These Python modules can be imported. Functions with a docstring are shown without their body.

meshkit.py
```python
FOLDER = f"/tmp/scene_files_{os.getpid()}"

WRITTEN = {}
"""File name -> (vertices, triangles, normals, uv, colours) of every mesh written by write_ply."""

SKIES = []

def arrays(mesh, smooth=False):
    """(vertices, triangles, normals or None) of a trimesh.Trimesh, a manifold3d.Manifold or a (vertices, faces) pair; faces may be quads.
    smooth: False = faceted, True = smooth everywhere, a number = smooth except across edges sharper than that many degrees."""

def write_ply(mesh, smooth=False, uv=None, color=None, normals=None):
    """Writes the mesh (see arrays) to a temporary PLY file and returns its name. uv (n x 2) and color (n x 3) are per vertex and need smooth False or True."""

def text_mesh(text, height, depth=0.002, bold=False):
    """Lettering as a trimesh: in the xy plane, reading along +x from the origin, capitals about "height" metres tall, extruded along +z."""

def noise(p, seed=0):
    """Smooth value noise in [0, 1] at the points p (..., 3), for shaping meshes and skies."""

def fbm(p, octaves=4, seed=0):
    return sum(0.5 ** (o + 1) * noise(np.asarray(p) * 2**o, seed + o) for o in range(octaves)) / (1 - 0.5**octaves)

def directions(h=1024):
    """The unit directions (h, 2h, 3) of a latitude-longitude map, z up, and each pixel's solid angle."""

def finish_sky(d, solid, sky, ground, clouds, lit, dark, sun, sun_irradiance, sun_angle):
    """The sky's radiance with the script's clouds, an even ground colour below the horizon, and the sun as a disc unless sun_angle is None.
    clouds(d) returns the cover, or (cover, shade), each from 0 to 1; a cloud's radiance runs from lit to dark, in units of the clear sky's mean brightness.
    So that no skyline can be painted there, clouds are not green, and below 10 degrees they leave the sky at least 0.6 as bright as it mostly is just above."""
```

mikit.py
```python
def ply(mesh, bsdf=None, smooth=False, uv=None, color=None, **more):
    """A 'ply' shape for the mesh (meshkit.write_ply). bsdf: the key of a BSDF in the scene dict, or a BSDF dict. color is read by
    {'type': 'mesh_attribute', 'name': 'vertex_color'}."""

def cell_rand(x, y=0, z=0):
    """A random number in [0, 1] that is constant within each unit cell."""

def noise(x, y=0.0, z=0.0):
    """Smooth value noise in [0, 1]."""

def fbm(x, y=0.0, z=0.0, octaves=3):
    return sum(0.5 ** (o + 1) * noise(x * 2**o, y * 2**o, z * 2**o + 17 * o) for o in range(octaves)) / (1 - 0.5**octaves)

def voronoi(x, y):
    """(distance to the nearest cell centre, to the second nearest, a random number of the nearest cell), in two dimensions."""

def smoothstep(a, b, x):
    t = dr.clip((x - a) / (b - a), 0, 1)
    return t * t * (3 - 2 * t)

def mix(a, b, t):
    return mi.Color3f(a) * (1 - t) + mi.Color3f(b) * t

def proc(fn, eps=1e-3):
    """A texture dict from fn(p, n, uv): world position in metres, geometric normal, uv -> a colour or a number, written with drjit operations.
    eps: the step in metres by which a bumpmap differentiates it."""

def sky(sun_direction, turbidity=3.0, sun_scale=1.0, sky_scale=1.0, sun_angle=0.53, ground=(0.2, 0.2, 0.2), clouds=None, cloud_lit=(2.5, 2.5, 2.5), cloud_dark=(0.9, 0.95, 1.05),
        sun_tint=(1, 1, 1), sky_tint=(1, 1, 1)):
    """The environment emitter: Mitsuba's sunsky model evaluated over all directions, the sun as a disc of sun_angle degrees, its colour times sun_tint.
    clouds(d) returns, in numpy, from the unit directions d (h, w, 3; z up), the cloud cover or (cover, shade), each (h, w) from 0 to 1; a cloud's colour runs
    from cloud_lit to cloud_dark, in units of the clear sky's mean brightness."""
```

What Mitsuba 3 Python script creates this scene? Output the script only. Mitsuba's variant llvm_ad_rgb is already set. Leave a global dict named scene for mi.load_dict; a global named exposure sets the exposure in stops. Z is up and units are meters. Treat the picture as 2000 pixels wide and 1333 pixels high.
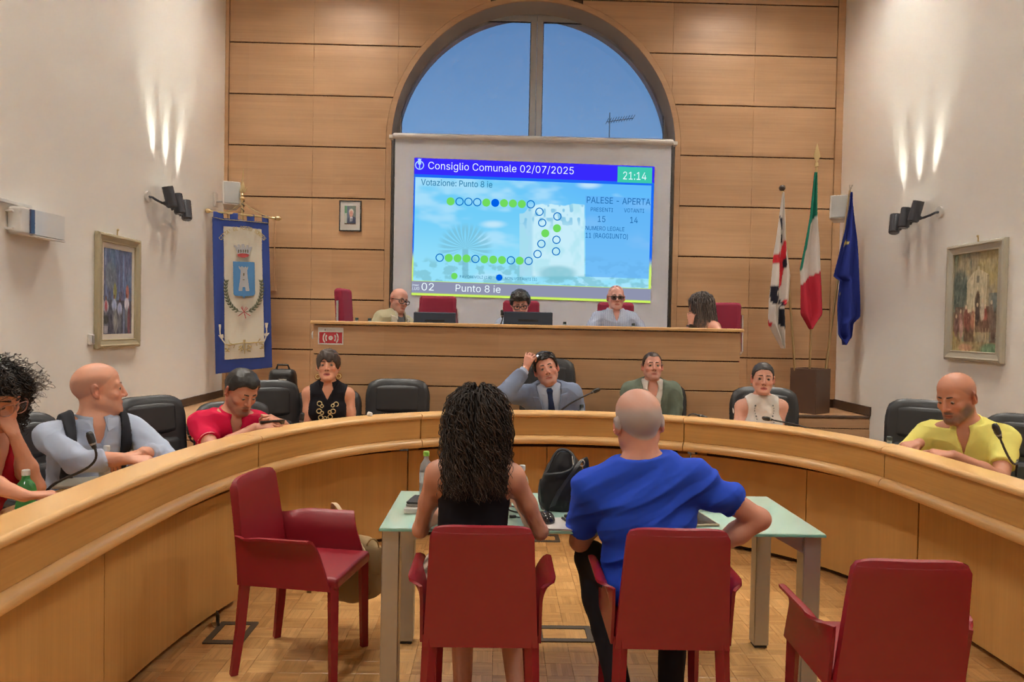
import math, random
import numpy as np, trimesh, shapely
from shapely.geometry import Polygon, Point, LineString, box as sbox
from scipy.interpolate import splprep, splev
import drjit as dr
import mitsuba as mi
import mikit, meshkit

T = mi.ScalarTransform4f
scene, labels = {'type': 'scene'}, {}

# ------------------------------------------------------------------ camera
# the room: x to the right along the panelled end wall, y into the room towards it, z up; the camera stands at x = y = 0
FOCAL, EYE = 1450.0, 1.55
_d = np.array([-25 / FOCAL, 33.5 / FOCAL, 1.0]); _d /= np.linalg.norm(_d)
_r = np.array([math.cos(math.radians(1.12)), -math.sin(math.radians(1.12)), 0.0]); _r -= _d * (_r @ _d); _r /= np.linalg.norm(_r)
_u = np.cross(_d, _r); _u *= np.sign(_u[1])
CB = np.stack([_r, _d, _u])                    # rows: the room's x, y, z as (right, up, forward) of the camera


def at(px, py, x=None, y=None, z=None):
    """The point of the room on the plane x, y or z = const that stands at a place measured in the photograph."""
    w = CB @ np.array([(px - 1000) / FOCAL, (666.5 - py) / FOCAL, 1.0])
    t = y / w[1] if y is not None else x / w[0] if x is not None else (z - EYE) / w[2]
    return w * t + [0, 0, EYE]


scene['camera'] = {'type': 'perspective', 'fov': math.degrees(2 * math.atan(1000 / FOCAL)), 'fov_axis': 'x', 'near_clip': 0.05, 'far_clip': 500.0,
                   'to_world': T().look_at(origin=[0, 0, EYE], target=(np.array([0, 0, EYE]) + CB[:, 2]).tolist(), up=CB[:, 1].tolist())}

# ------------------------------------------------------------------ sky (dusk) and light
exposure = 1.38
scene['sky'] = mikit.sky((0.3, -0.9, 0.3), turbidity=2.5, sun_scale=0.0, sky_scale=1.0, sky_tint=(0.95, 1.25, 1.75), ground=(0.12, 0.13, 0.16))
LAMP, LAMP_POWER = (1.0, 0.945, 0.85), 38.0          # the ceiling lamps
SPOT = (0.93, 1.0, 0.86)          # colour of the wall spotlights

# ------------------------------------------------------------------ helpers
def lin(*c):
    """sRGB 0..255 to linear."""
    c = np.asarray(c[0] if len(c) == 1 else c, float) / 255
    return np.where(c <= 0.04045, c / 12.92, ((c + 0.055) / 1.055) ** 2.4)


def rgb(c):
    return {'type': 'rgb', 'value': [float(x) for x in c]}


def mat(name, color, rough=0.5, metallic=0.0, spec=0.5, **more):
    """A principled material, entered once under its name; color: linear rgb, a texture dict, or 'vertex'."""
    if isinstance(color, str) and color == 'vertex':
        color = {'type': 'mesh_attribute', 'name': 'vertex_color'}
    elif not isinstance(color, dict):
        color = rgb(color)
    d = {'type': 'principled', 'base_color': color, 'roughness': rough, 'metallic': metallic, 'specular': spec}
    d.update(more)
    scene[name] = {'type': 'twosided', 'bsdf': d}
    return name


def free(key):
    if key not in scene and key not in labels:
        return key
    n = 1
    while f'{key}_{n:03d}' in scene or f'{key}_{n:03d}' in labels:
        n += 1
    return f'{key}_{n:03d}'


def thing(name, label, cat, group=None, kind=None):
    key = free(name)
    labels[key] = {'label': label, 'category': cat}
    if group:
        labels[key]['group'] = group
    if kind:
        labels[key]['kind'] = kind
    return key


def put(key, mesh, m, smooth=30, **more):
    scene[key] = mikit.ply(mesh, m, smooth=smooth, **more)
    return key


def part(owner, name, mesh, m, smooth=30, label=None, kind=None, **more):
    key = free(owner + '__' + name)
    scene[key] = mikit.ply(mesh, m, smooth=smooth, **more)
    if label or kind:
        labels[key] = {}
        if label:
            labels[key]['label'] = label
        if kind:
            labels[key]['kind'] = kind
    return key


def struct(name, mesh, m, smooth=30, label=None, **more):
    put(name, mesh, m, smooth, **more)
    labels[name] = {'kind': 'structure'}
    if label:
        labels[name]['label'] = label
    return name


def cat(*ms):
    ms = [m for m in (ms[0] if len(ms) == 1 and isinstance(ms[0], (list, tuple)) else ms)]
    return trimesh.util.concatenate(ms) if len(ms) > 1 else ms[0]


def bx(x0, x1, y0, y1, z0, z1, c=0.0):
    """A box, its edges chamfered by c."""
    if c <= 0:
        m = trimesh.creation.box((x1 - x0, y1 - y0, z1 - z0))
        m.apply_translation(((x0 + x1) / 2, (y0 + y1) / 2, (z0 + z1) / 2))
        return m
    h = np.array([x1 - x0, y1 - y0, z1 - z0]) / 2
    c = min(c, h.min() * 0.98)
    p = []
    for s in np.ndindex(2, 2, 2):
        s = np.array(s) * 2 - 1
        for k in range(3):
            q = h - c
            q[k] = h[k]
            p.append(s * q)
    return hull(np.array(p) + [(x0 + x1) / 2, (y0 + y1) / 2, (z0 + z1) / 2])


def hull(p):
    return trimesh.convex.convex_hull(np.asarray(p, float))


def rbox(sx, sy, sz, r, n=3):
    """A box with round edges and corners, centred."""
    a = np.linspace(0, math.pi / 2, n + 1)
    q = np.array([[math.cos(t) * math.cos(u), math.cos(t) * math.sin(u), math.sin(t)] for t in a for u in a])
    p = np.concatenate([(np.array([sx, sy, sz]) / 2 - r + q * r) * (np.array(s) * 2 - 1) for s in np.ndindex(2, 2, 2)])
    return hull(np.round(p, 7))


def xf(mesh, loc=(0, 0, 0), rz=0.0, rx=0.0, ry=0.0, scale=None, M=None):
    m = mesh.copy()
    if M is not None:
        m.apply_transform(M)
        return m
    A = np.eye(4)
    if scale is not None:
        A = np.diag([*np.broadcast_to(scale, 3), 1.0]) @ A
    for ang, ax in ((rx, (1, 0, 0)), (ry, (0, 1, 0)), (rz, (0, 0, 1))):
        if ang:
            A = trimesh.transformations.rotation_matrix(math.radians(ang), ax) @ A
    A[:3, 3] += np.asarray(loc, float)
    m.apply_transform(A)
    return m


def frame(o, x, y, z):
    """4x4 matrix with the given axes (columns) and origin."""
    M = np.eye(4)
    M[:3, 0], M[:3, 1], M[:3, 2], M[:3, 3] = x, y, z, o
    return M


def unit(v):
    v = np.asarray(v, float)
    return v / max(np.linalg.norm(v), 1e-12)


def tube(pts, r, n=8, closed=False, caps=True):
    """A tube of radius r (a number or one per point) along the points."""
    p = np.asarray(pts, float)
    r = np.broadcast_to(np.asarray(r, float), (len(p),))
    t = np.roll(p, -1, 0) - np.roll(p, 1, 0) if closed else np.gradient(p, axis=0)
    t /= np.maximum(np.linalg.norm(t, axis=1, keepdims=True), 1e-12)
    a = np.cross(t[0], [0, 0, 1.0] if abs(t[0][2]) < 0.9 else [1.0, 0, 0])
    rings = []
    ang = np.arange(n) * 2 * math.pi / n
    for i in range(len(p)):
        a = unit(a - t[i] * (a @ t[i]))
        b = np.cross(t[i], a)
        rings.append(p[i] + r[i] * (np.cos(ang)[:, None] * a + np.sin(ang)[:, None] * b))
    v = np.concatenate(rings)
    f = []
    m = len(p)
    for i in range(m if closed else m - 1):
        for j in range(n):
            q = (i * n + j, i * n + (j + 1) % n, ((i + 1) % m) * n + (j + 1) % n, ((i + 1) % m) * n + j)
            f += [(q[0], q[1], q[2]), (q[0], q[2], q[3])]
    if caps and not closed:
        v = np.vstack([v, p[:1], p[-1:]])
        k = m * n
        for j in range(n):
            f += [(k, (j + 1) % n, j), (k + 1, (m - 1) * n + j, (m - 1) * n + (j + 1) % n)]
    return trimesh.Trimesh(v, np.array(f), process=False)


def tubes(P, r, n=5):
    """Many tubes of equal length at once: P (strands, points, 3), r (strands, points)."""
    P = np.asarray(P, float)
    S, m, _ = P.shape
    t = np.gradient(P, axis=1)
    t /= np.maximum(np.linalg.norm(t, axis=2, keepdims=True), 1e-9)
    up = np.where(np.abs(t[..., 2:3]) < 0.95, [0, 0, 1.0], [1.0, 0, 0])
    a = np.cross(t, up)
    a /= np.maximum(np.linalg.norm(a, axis=2, keepdims=True), 1e-9)
    b = np.cross(t, a)
    ang = np.arange(n) * 2 * math.pi / n
    v = P[:, :, None, :] + np.broadcast_to(r, (S, m))[:, :, None, None] * (np.cos(ang)[:, None] * a[:, :, None, :] + np.sin(ang)[:, None] * b[:, :, None, :])
    i, j = np.meshgrid(np.arange(m - 1), np.arange(n), indexing='ij')
    q = np.stack([i * n + j, i * n + (j + 1) % n, (i + 1) * n + (j + 1) % n, (i + 1) * n + j], -1).reshape(-1, 4)
    q = (q[None] + (np.arange(S) * m * n)[:, None, None]).reshape(-1, 4)
    return trimesh.Trimesh(v.reshape(-1, 3), np.vstack([q[:, [0, 1, 2]], q[:, [0, 2, 3]]]), process=False)


def lathe(profile, n=24, loc=(0, 0, 0)):
    """Turns the (r, z) profile about the z axis; ends with r = 0 close it."""
    m = trimesh.creation.revolve(np.asarray(profile, float), sections=n)
    m.apply_translation(loc)
    return m


def rod(a, b, r, r2=None, n=12):
    return tube([a, b], [r, r if r2 is None else r2], n)


def extr(poly, depth):
    gs = getattr(poly, 'geoms', [poly])
    return cat([trimesh.creation.extrude_polygon(g, depth, engine='earcut') for g in gs if g.area > 1e-10])


def upright(mesh, x=0.0, y=0.0, z=0.0):
    """A mesh modelled in xy with thickness +z, stood up: its x along the room's x, its y up, its thickness towards the camera (-y)."""
    return xf(mesh, M=frame((x, y, z), (1, 0, 0), (0, 0, 1), (0, -1, 0)))


def sweep(path, profile, normals=None, closed_profile=True):
    """Sweeps a profile of (n, z) points along a plan path (m x 2); n is measured along the path's left-hand normals."""
    path = np.asarray(path, float)
    t = np.gradient(path, axis=0)
    t /= np.linalg.norm(t, axis=1, keepdims=True)
    nn = np.stack([-t[:, 1], t[:, 0]], 1) if normals is None else normals
    pr = np.asarray(profile, float)
    k, m = len(pr), len(path)
    v = np.zeros((m, k, 3))
    v[:, :, :2] = path[:, None, :] + pr[None, :, :1] * nn[:, None, :]
    v[:, :, 2] = pr[None, :, 1]
    f = []
    i, j = np.meshgrid(np.arange(m - 1), np.arange(k), indexing='ij')
    q = np.stack([i * k + j, (i + 1) * k + j, (i + 1) * k + (j + 1) % k, i * k + (j + 1) % k], -1).reshape(-1, 4)
    f = np.vstack([q[:, [0, 1, 2]], q[:, [0, 2, 3]]])
    poly = Polygon(pr)
    cv, cf = trimesh.creation.triangulate_polygon(poly, engine='earcut')
    # end caps by matching the triangulated corner points to the profile
    idx = np.array([np.argmin(((pr - c) ** 2).sum(1)) for c in cv])
    cf = idx[cf]
    f = np.vstack([f, cf[:, ::-1], cf + (m - 1) * k])
    mesh = trimesh.Trimesh(v.reshape(-1, 3), f, process=False)
    mesh.fix_normals()
    return mesh


def grid(fn, nu, nv):
    """A sheet: fn(u, v) -> points (nv, nu, 3); also the u, v of its vertices."""
    u, v = np.meshgrid(np.linspace(0, 1, nu), np.linspace(0, 1, nv))
    p = fn(u, v)
    i, j = np.meshgrid(np.arange(nv - 1), np.arange(nu - 1), indexing='ij')
    q = np.stack([i * nu + j, i * nu + j + 1, (i + 1) * nu + j + 1, (i + 1) * nu + j], -1).reshape(-1, 4)
    return trimesh.Trimesh(p.reshape(-1, 3), np.vstack([q[:, [0, 1, 2]], q[:, [0, 2, 3]]]), process=False), u.ravel(), v.ravel()


def sstep(a, b, x):
    t = np.clip((x - a) / (b - a), 0, 1)
    return t * t * (3 - 2 * t)


def spline(pts, n, s=0.0):
    p = np.asarray(pts, float)
    tck, _ = splprep(p.T, s=s, k=min(3, len(p) - 1))
    return np.stack(splev(np.linspace(0, 1, n), tck), 1)


def moved(mesh, M):
    return xf(mesh, M=M)


def rot_z(deg):
    a = math.radians(deg)
    return np.array([[math.cos(a), -math.sin(a), 0], [math.sin(a), math.cos(a), 0], [0, 0, 1]])


def shell(P, th, inward=None):
    """A closed sheet of thickness th about the middle surface P (nv, nu, 3)."""
    P = np.asarray(P, float)
    nv, nu, _ = P.shape
    n = np.cross(np.gradient(P, axis=1), np.gradient(P, axis=0))
    n /= np.maximum(np.linalg.norm(n, axis=2, keepdims=True), 1e-12)
    th = np.broadcast_to(th, (nv, nu))[..., None]
    v = np.concatenate([(P + n * th / 2).reshape(-1, 3), (P - n * th / 2).reshape(-1, 3)])
    i, j = np.meshgrid(np.arange(nv - 1), np.arange(nu - 1), indexing='ij')
    q = np.stack([i * nu + j, i * nu + j + 1, (i + 1) * nu + j + 1, (i + 1) * nu + j], -1).reshape(-1, 4)
    f = [q, q[:, ::-1] + nv * nu]
    e = np.concatenate([np.arange(nu), np.arange(1, nv) * nu + nu - 1, (nv - 1) * nu + np.arange(nu - 2, -1, -1), np.arange(nv - 2, 0, -1) * nu])
    e2 = np.roll(e, -1)
    f.append(np.stack([e2, e, e + nv * nu, e2 + nv * nu], 1))
    f = np.vstack(f)
    return trimesh.Trimesh(v, np.vstack([f[:, [0, 1, 2]], f[:, [0, 2, 3]]]), process=False)

# ------------------------------------------------------------------ materials
smoothstep, mix, fbm, noise, cell = mikit.smoothstep, mikit.mix, mikit.fbm, mikit.noise, mikit.cell_rand


def wood_fn(base, dark, axis, cellsize=None, contrast=1.0, freq=1.0):
    """Wood grain running along an axis: 'h' along the walls, 'v' upright."""
    def fn(p, n, uv):
        s = p.x * 0.83 + p.y * 0.79
        if axis == 'h':
            a, b = s * 0.9 * freq, p.z * 34 * freq
            blot = fbm(s * 1.3, p.z * 5.0, 3.0, 2)
        else:
            a, b = p.z * 0.9 * freq, s * 40 * freq
            blot = fbm(p.z * 1.1, s * 5.0, 7.0, 2)
        g = fbm(a, b, 1.5, 3)
        t = 0.55 * (g - 0.5) + 0.75 * (blot - 0.5)
        fine = noise(a * 6, b * 5, 9.0) - 0.5
        t = (t + 0.16 * fine) * contrast
        if cellsize is not None:
            t += (cell(dr.floor(p.x / cellsize[0]), dr.floor((p.z - 0.005) / cellsize[1]), 5) - 0.5) * 0.16
        return mix(base, dark, dr.clip(0.42 - t, 0, 1))
    return fn


mat('wood_wall', mikit.proc(wood_fn((0.50, 0.300, 0.160), (0.33, 0.178, 0.082), 'h', (1.0, 0.6))), 0.42)
mat('wood_desk', mikit.proc(wood_fn((0.56, 0.310, 0.100), (0.36, 0.175, 0.046), 'h')), 0.38)
mat('wood_front', mikit.proc(wood_fn((0.54, 0.300, 0.098), (0.36, 0.175, 0.048), 'v')), 0.38)
mat('wood_rail', mikit.proc(wood_fn((0.76, 0.48, 0.21), (0.56, 0.32, 0.12), 'h')), 0.26, clearcoat=0.5, clearcoat_gloss=0.9)
mat('wood_dark', (0.045, 0.027, 0.020), 0.45)
mat('wood_brown', (0.075, 0.040, 0.026), 0.4)
mat('gap_dark', (0.05, 0.024, 0.012), 0.8)


def plaster_fn(p, n, uv):
    t = fbm(p.x * 0.7 + p.y * 0.6, p.z * 0.7, 2.0, 3)
    return mix((0.72, 0.70, 0.65), (0.78, 0.76, 0.71), t)


mat('plaster', mikit.proc(plaster_fn), 0.75, spec=0.25)
mat('ceiling_white', (0.78, 0.76, 0.72), 0.9, spec=0.1)
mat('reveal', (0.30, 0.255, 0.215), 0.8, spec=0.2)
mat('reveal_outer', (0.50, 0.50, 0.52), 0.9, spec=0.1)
mat('aluminium', (0.42, 0.43, 0.44), 0.42, metallic=0.25)
BLOCK = 0.12


def parquet_fn(p, n, uv):
    i, j = dr.floor(p.x / BLOCK), dr.floor(p.y / BLOCK)
    odd = (i + j) - 2 * dr.floor((i + j) / 2)
    u = dr.select(odd > 0.5, p.x, p.y) / (BLOCK / 5)          # across the fingers
    w = dr.select(odd > 0.5, p.y, p.x)
    k = dr.floor(u)
    tone = 0.55 * cell(i, j, 3) + 0.45 * cell(k, i * 7 + j, 4)
    g = fbm(w * 9, u * 1.7, cell(i, j, 8) * 50, 3)
    e = u - k
    seam = smoothstep(0.0, 0.05, e) * smoothstep(0.0, 0.05, 1 - e)
    c = mix((0.33, 0.160, 0.050), (0.62, 0.365, 0.145), dr.clip(0.62 * tone + 0.55 * g - 0.1, 0, 1))
    return c * (0.72 + 0.28 * seam)


mat('parquet', mikit.proc(parquet_fn), 0.27, spec=0.5, clearcoat=0.25, clearcoat_gloss=0.85)
mat('floor_joint', (0.09, 0.045, 0.018), 0.8)
mat('white_paint', (0.62, 0.61, 0.58), 0.4)
mat('white_gloss', (0.66, 0.66, 0.63), 0.08, clearcoat=1.0, clearcoat_gloss=1.0)
mat('black', (0.012, 0.012, 0.013), 0.45)
mat('black_gloss', (0.012, 0.012, 0.014), 0.12)
mat('black_leather', (0.022, 0.024, 0.027), 0.42, spec=0.45)
mat('chrome', (0.75, 0.75, 0.76), 0.12, metallic=1.0)
mat('steel', (0.40, 0.385, 0.36), 0.42, metallic=0.75)
mat('brass', (0.55, 0.42, 0.22), 0.3, metallic=0.9)
mat('gold_thread', (0.42, 0.33, 0.16), 0.6)
mat('vc', 'vertex', 0.6, spec=0.3)
mat('vc_cloth', 'vertex', 0.85, spec=0.15, sheen=0.3)
mat('skin', 'vertex', 0.48, spec=0.4)

# ------------------------------------------------------------------ the room
WL, WR, WB, WREAR, CEIL = -3.27, 4.05, 8.85, -4.0, 6.1
AX, AZ, AR = 0.37, 3.69, 1.685                      # the arch: centre and radius
PLAT = 0.62                                        # height of the platform


def arch_poly(r, z0, grow=0.0):
    a = np.linspace(0, math.pi, 65)
    p = [(AX + (r + grow) * math.cos(t), AZ + (r + grow) * math.sin(t)) for t in a]
    return Polygon([(AX + r + grow, z0)] + p + [(AX - r - grow, z0)])


wall2d = sbox(WL - 0.3, 0.0, WR + 0.3, CEIL)
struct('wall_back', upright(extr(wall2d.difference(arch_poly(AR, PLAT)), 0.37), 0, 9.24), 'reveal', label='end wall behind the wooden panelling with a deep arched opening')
struct('wall_outer', upright(extr(wall2d.difference(arch_poly(AR, 3.3)), 0.13), 0, 9.45), 'reveal_outer')
xs = [WL + 0.045, -2.24, -1.25, -0.17, 0.92, 2.0, 2.98, WR - 0.09]
hole = arch_poly(AR, -1.0, 0.065)
zs = [0.6 * k + 0.0 for k in range(0, 11)]
for k in range(len(zs) - 1):
    for i in range(len(xs) - 1):
        z0, z1 = max(zs[k], PLAT) + (0.0075 if zs[k] > PLAT else 0), zs[k + 1] - 0.0075
        if z1 < PLAT + 0.1:
            continue
        c = sbox(xs[i] + 0.0012, z0, xs[i + 1] - 0.0012, z1).difference(hole)
        for g in getattr(c, 'geoms', [c]):
            if g.area > 0.004:
                part('wall_back', 'panel', upright(extr(g, 0.018), 0, 8.868), 'wood_wall')
ring = arch_poly(AR, PLAT, 0.062).difference(arch_poly(AR - 0.002, PLAT - 0.1)).intersection(sbox(-5, PLAT, 5, CEIL))
part('wall_back', 'arch_border', upright(extr(ring, 0.019), 0, 8.868), 'wood_wall')
part('wall_back', 'corner_strip', bx(WL, WL + 0.04, 8.835, 8.868, PLAT, CEIL, 0.002), 'wood_wall')
part('wall_back', 'corner_strip', bx(WR - 0.085, WR, 8.835, 8.868, PLAT + 0.1, CEIL, 0.002), 'wood_wall')
part('wall_back', 'groove_backing', upright(extr(wall2d.difference(arch_poly(AR, -1.0, 0.03)), 0.001), 0, 8.8695), 'gap_dark')
struct('wall_infill', bx(AX - AR, AX + AR, 9.26, 9.30, PLAT, 3.58), 'plaster')

struct('wall_left', bx(WL - 0.2, WL, WREAR, 9.2, -0.05, CEIL), 'plaster', label='white plaster side wall on the left')
struct('wall_right', bx(WR, WR + 0.2, WREAR, 9.2, -0.05, CEIL), 'plaster', label='white plaster side wall on the right')
struct('wall_rear', bx(WL - 0.2, WR + 0.2, WREAR - 0.2, WREAR, -0.05, CEIL), 'plaster')
struct('ceiling', bx(WL - 0.2, WR + 0.2, WREAR - 0.2, 9.5, CEIL, CEIL + 0.15), 'ceiling_white')
struct('floor', bx(WL - 0.2, WR + 0.2, WREAR - 0.2, 9.2, -0.08, -0.003), 'floor_joint', label='mosaic parquet floor of small square wooden blocks')

# parquet blocks: the ones that show largest one by one, the rest as one part
block_mesh = bx(0.0006, BLOCK - 0.0006, 0.0006, BLOCK - 0.0006, -0.004, 0.0, 0.0008)
block = mikit.ply(block_mesh, 'parquet', smooth=False)
near, rest = [], []
for i in range(-28, 34):
    for j in range(-12, 56):
        x, y = i * BLOCK, j * BLOCK
        if -1.32 < x < 2.16 and 3.16 < y < 5.0:
            inside = abs(x - 0.37) < 1.75 - max(0, y - 3.9) * 0.95
            if inside:
                near.append((y, x))
                continue
        rest.append((x, y))
near.sort()
for y, x in near[:298]:
    scene[free('floor__block')] = {**block, 'to_world': T().translate([x, y, 0])}
rest += [(x, y) for y, x in near[298:]]
rest = [(x, y) for x, y in rest if y < 6.45]
bv, bf = np.asarray(block_mesh.vertices), np.asarray(block_mesh.faces)
rr = np.array([(x, y, 0.0) for x, y in rest])
part('floor', 'outlying_blocks', trimesh.Trimesh((bv[None] + rr[:, None]).reshape(-1, 3), (bf[None] + (np.arange(len(rr)) * len(bv))[:, None, None]).reshape(-1, 3), process=False), 'parquet', smooth=False, kind='stuff')

# the raised platform under the end wall
PF, PR_ = 6.5, 8.0
plat2d = Polygon([(WL, PF), (2.12, PF), (2.12, PR_), (WR, PR_), (WR, 8.868), (WL, 8.868)])
struct('platform', xf(extr(plat2d, PLAT - 0.03 + 0.01), (0, 0, -0.01)), 'gap_dark', label='raised wooden platform along the end wall')
part('platform', 'deck', xf(extr(plat2d.intersection(sbox(WL + 0.001, PF + 0.001, WR - 0.001, 8.86)), 0.03), (0, 0, PLAT - 0.03)), 'wood_wall')
for k, (z0, z1) in enumerate([(0.008, 0.12), (0.128, 0.245), (0.253, 0.365), (0.373, 0.48), (0.488, 0.59)]):
    part('platform', 'riser_board', bx(2.125, WR - 0.002, PR_ - 0.016, PR_ - 0.001, z0, z1, 0.002), 'wood_wall')
    part('platform', 'riser_board', bx(WL + 0.002, -1.64, PF - 0.016, PF - 0.001, z0, z1, 0.002), 'wood_wall')
part('platform', 'step_edge', bx(2.125, WR - 0.002, PR_ - 0.03, PR_ + 0.03, 0.6, PLAT + 0.004, 0.004), 'wood_brown')
part('platform', 'step_edge', bx(WL + 0.002, -1.64, PF - 0.03, PF + 0.03, 0.6, PLAT + 0.004, 0.004), 'wood_brown')
struct('baseboard_left', bx(WL, WL + 0.018, 6.47, 8.84, PLAT + 0.006, PLAT + 0.085, 0.003), 'wood_dark')
struct('baseboard_right', bx(WR - 0.018, WR, 7.96, 8.84, PLAT + 0.006, PLAT + 0.105, 0.003), 'wood_dark')

# the window behind the arch
gz0, gz1 = 3.86, 5.29
fr = []
WX0, WX1, WM = AX - AR - 0.06, AX + AR + 0.06, 0.40
wk = 'window_1'
labels[wk] = {'kind': 'structure', 'label': 'grey aluminium window of two leaves under the arch, dusk sky behind'}
part(wk, 'frame', cat(bx(WX0, WX1, 9.245, 9.315, 3.56, 3.76, 0.004), bx(WX0, WX1, 9.245, 9.315, 5.36, 5.44, 0.004), bx(WX0, WX0 + 0.05, 9.245, 9.315, 3.76, 5.36), bx(WX1 - 0.05, WX1, 9.245, 9.315, 3.76, 5.36)), 'aluminium')
for s0, s1 in ((WX0 + 0.045, WM - 0.002), (WM + 0.002, WX1 - 0.045)):
    a, w = 0.075, (9.235, 9.30)
    sash = part(wk, 'sash', cat(bx(s0, s1, *w, 3.765, gz0, 0.006), bx(s0, s1, *w, gz1, 5.365, 0.006), bx(s0, s0 + a, *w, gz0 - 0.01, gz1 + 0.01, 0.006), bx(s1 - a, s1, *w, gz0 - 0.01, gz1 + 0.01, 0.006)), 'aluminium')
    part(sash, 'pane', xf(trimesh.Trimesh([[s0 + a, 0, gz0], [s1 - a, 0, gz0], [s1 - a, 0, gz1], [s0 + a, 0, gz1]], [[0, 1, 2], [0, 2, 3]]), (0, 9.27, 0)), {'type': 'thindielectric', 'int_ior': 1.5}, smooth=False)
    part(sash, 'gasket', cat(bx(s0 + a - 0.004, s1 - a + 0.004, 9.262, 9.268, gz1 - 0.012, gz1 + 0.002), bx(s0 + a - 0.002, s0 + a + 0.006, 9.262, 9.268, gz0, gz1), bx(s1 - a - 0.006, s1 - a + 0.002, 9.262, 9.268, gz0, gz1)), 'black')

# outside: the roof the aerial stands on
struct('outside_roof', bx(4.0, 12.0, 29.0, 36.0, 0.0, 8.9, 0.05), 'reveal_outer')
ax_, ay_, az_ = at(1190, 262, y=30.0)
k = thing('television_aerial', 'thin television aerial on a mast, seen through the right window leaf', 'aerial')
part(k, 'mast', rod((ax_, 30, 8.9), (ax_, 30, az_ + 0.85), 0.022, n=6), 'steel')
p0, p1 = at(1186, 238, y=30.0), at(1237, 231, y=30.0)
part(k, 'boom', rod(p0, p1, 0.014, n=6), 'steel')
for t in np.linspace(0, 1, 11):
    q = p0 + (p1 - p0) * t
    part(k, 'element', rod(q + [0, 0.4, 0.03], q - [0, 0.4, -0.03], 0.012, n=5), 'steel')
q = p0 + (p1 - p0) * 0.08
part(k, 'reflector', rod(q + [0, 0, 0.18], q - [0, 0, 0.22], 0.012, n=5), 'steel')

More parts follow.
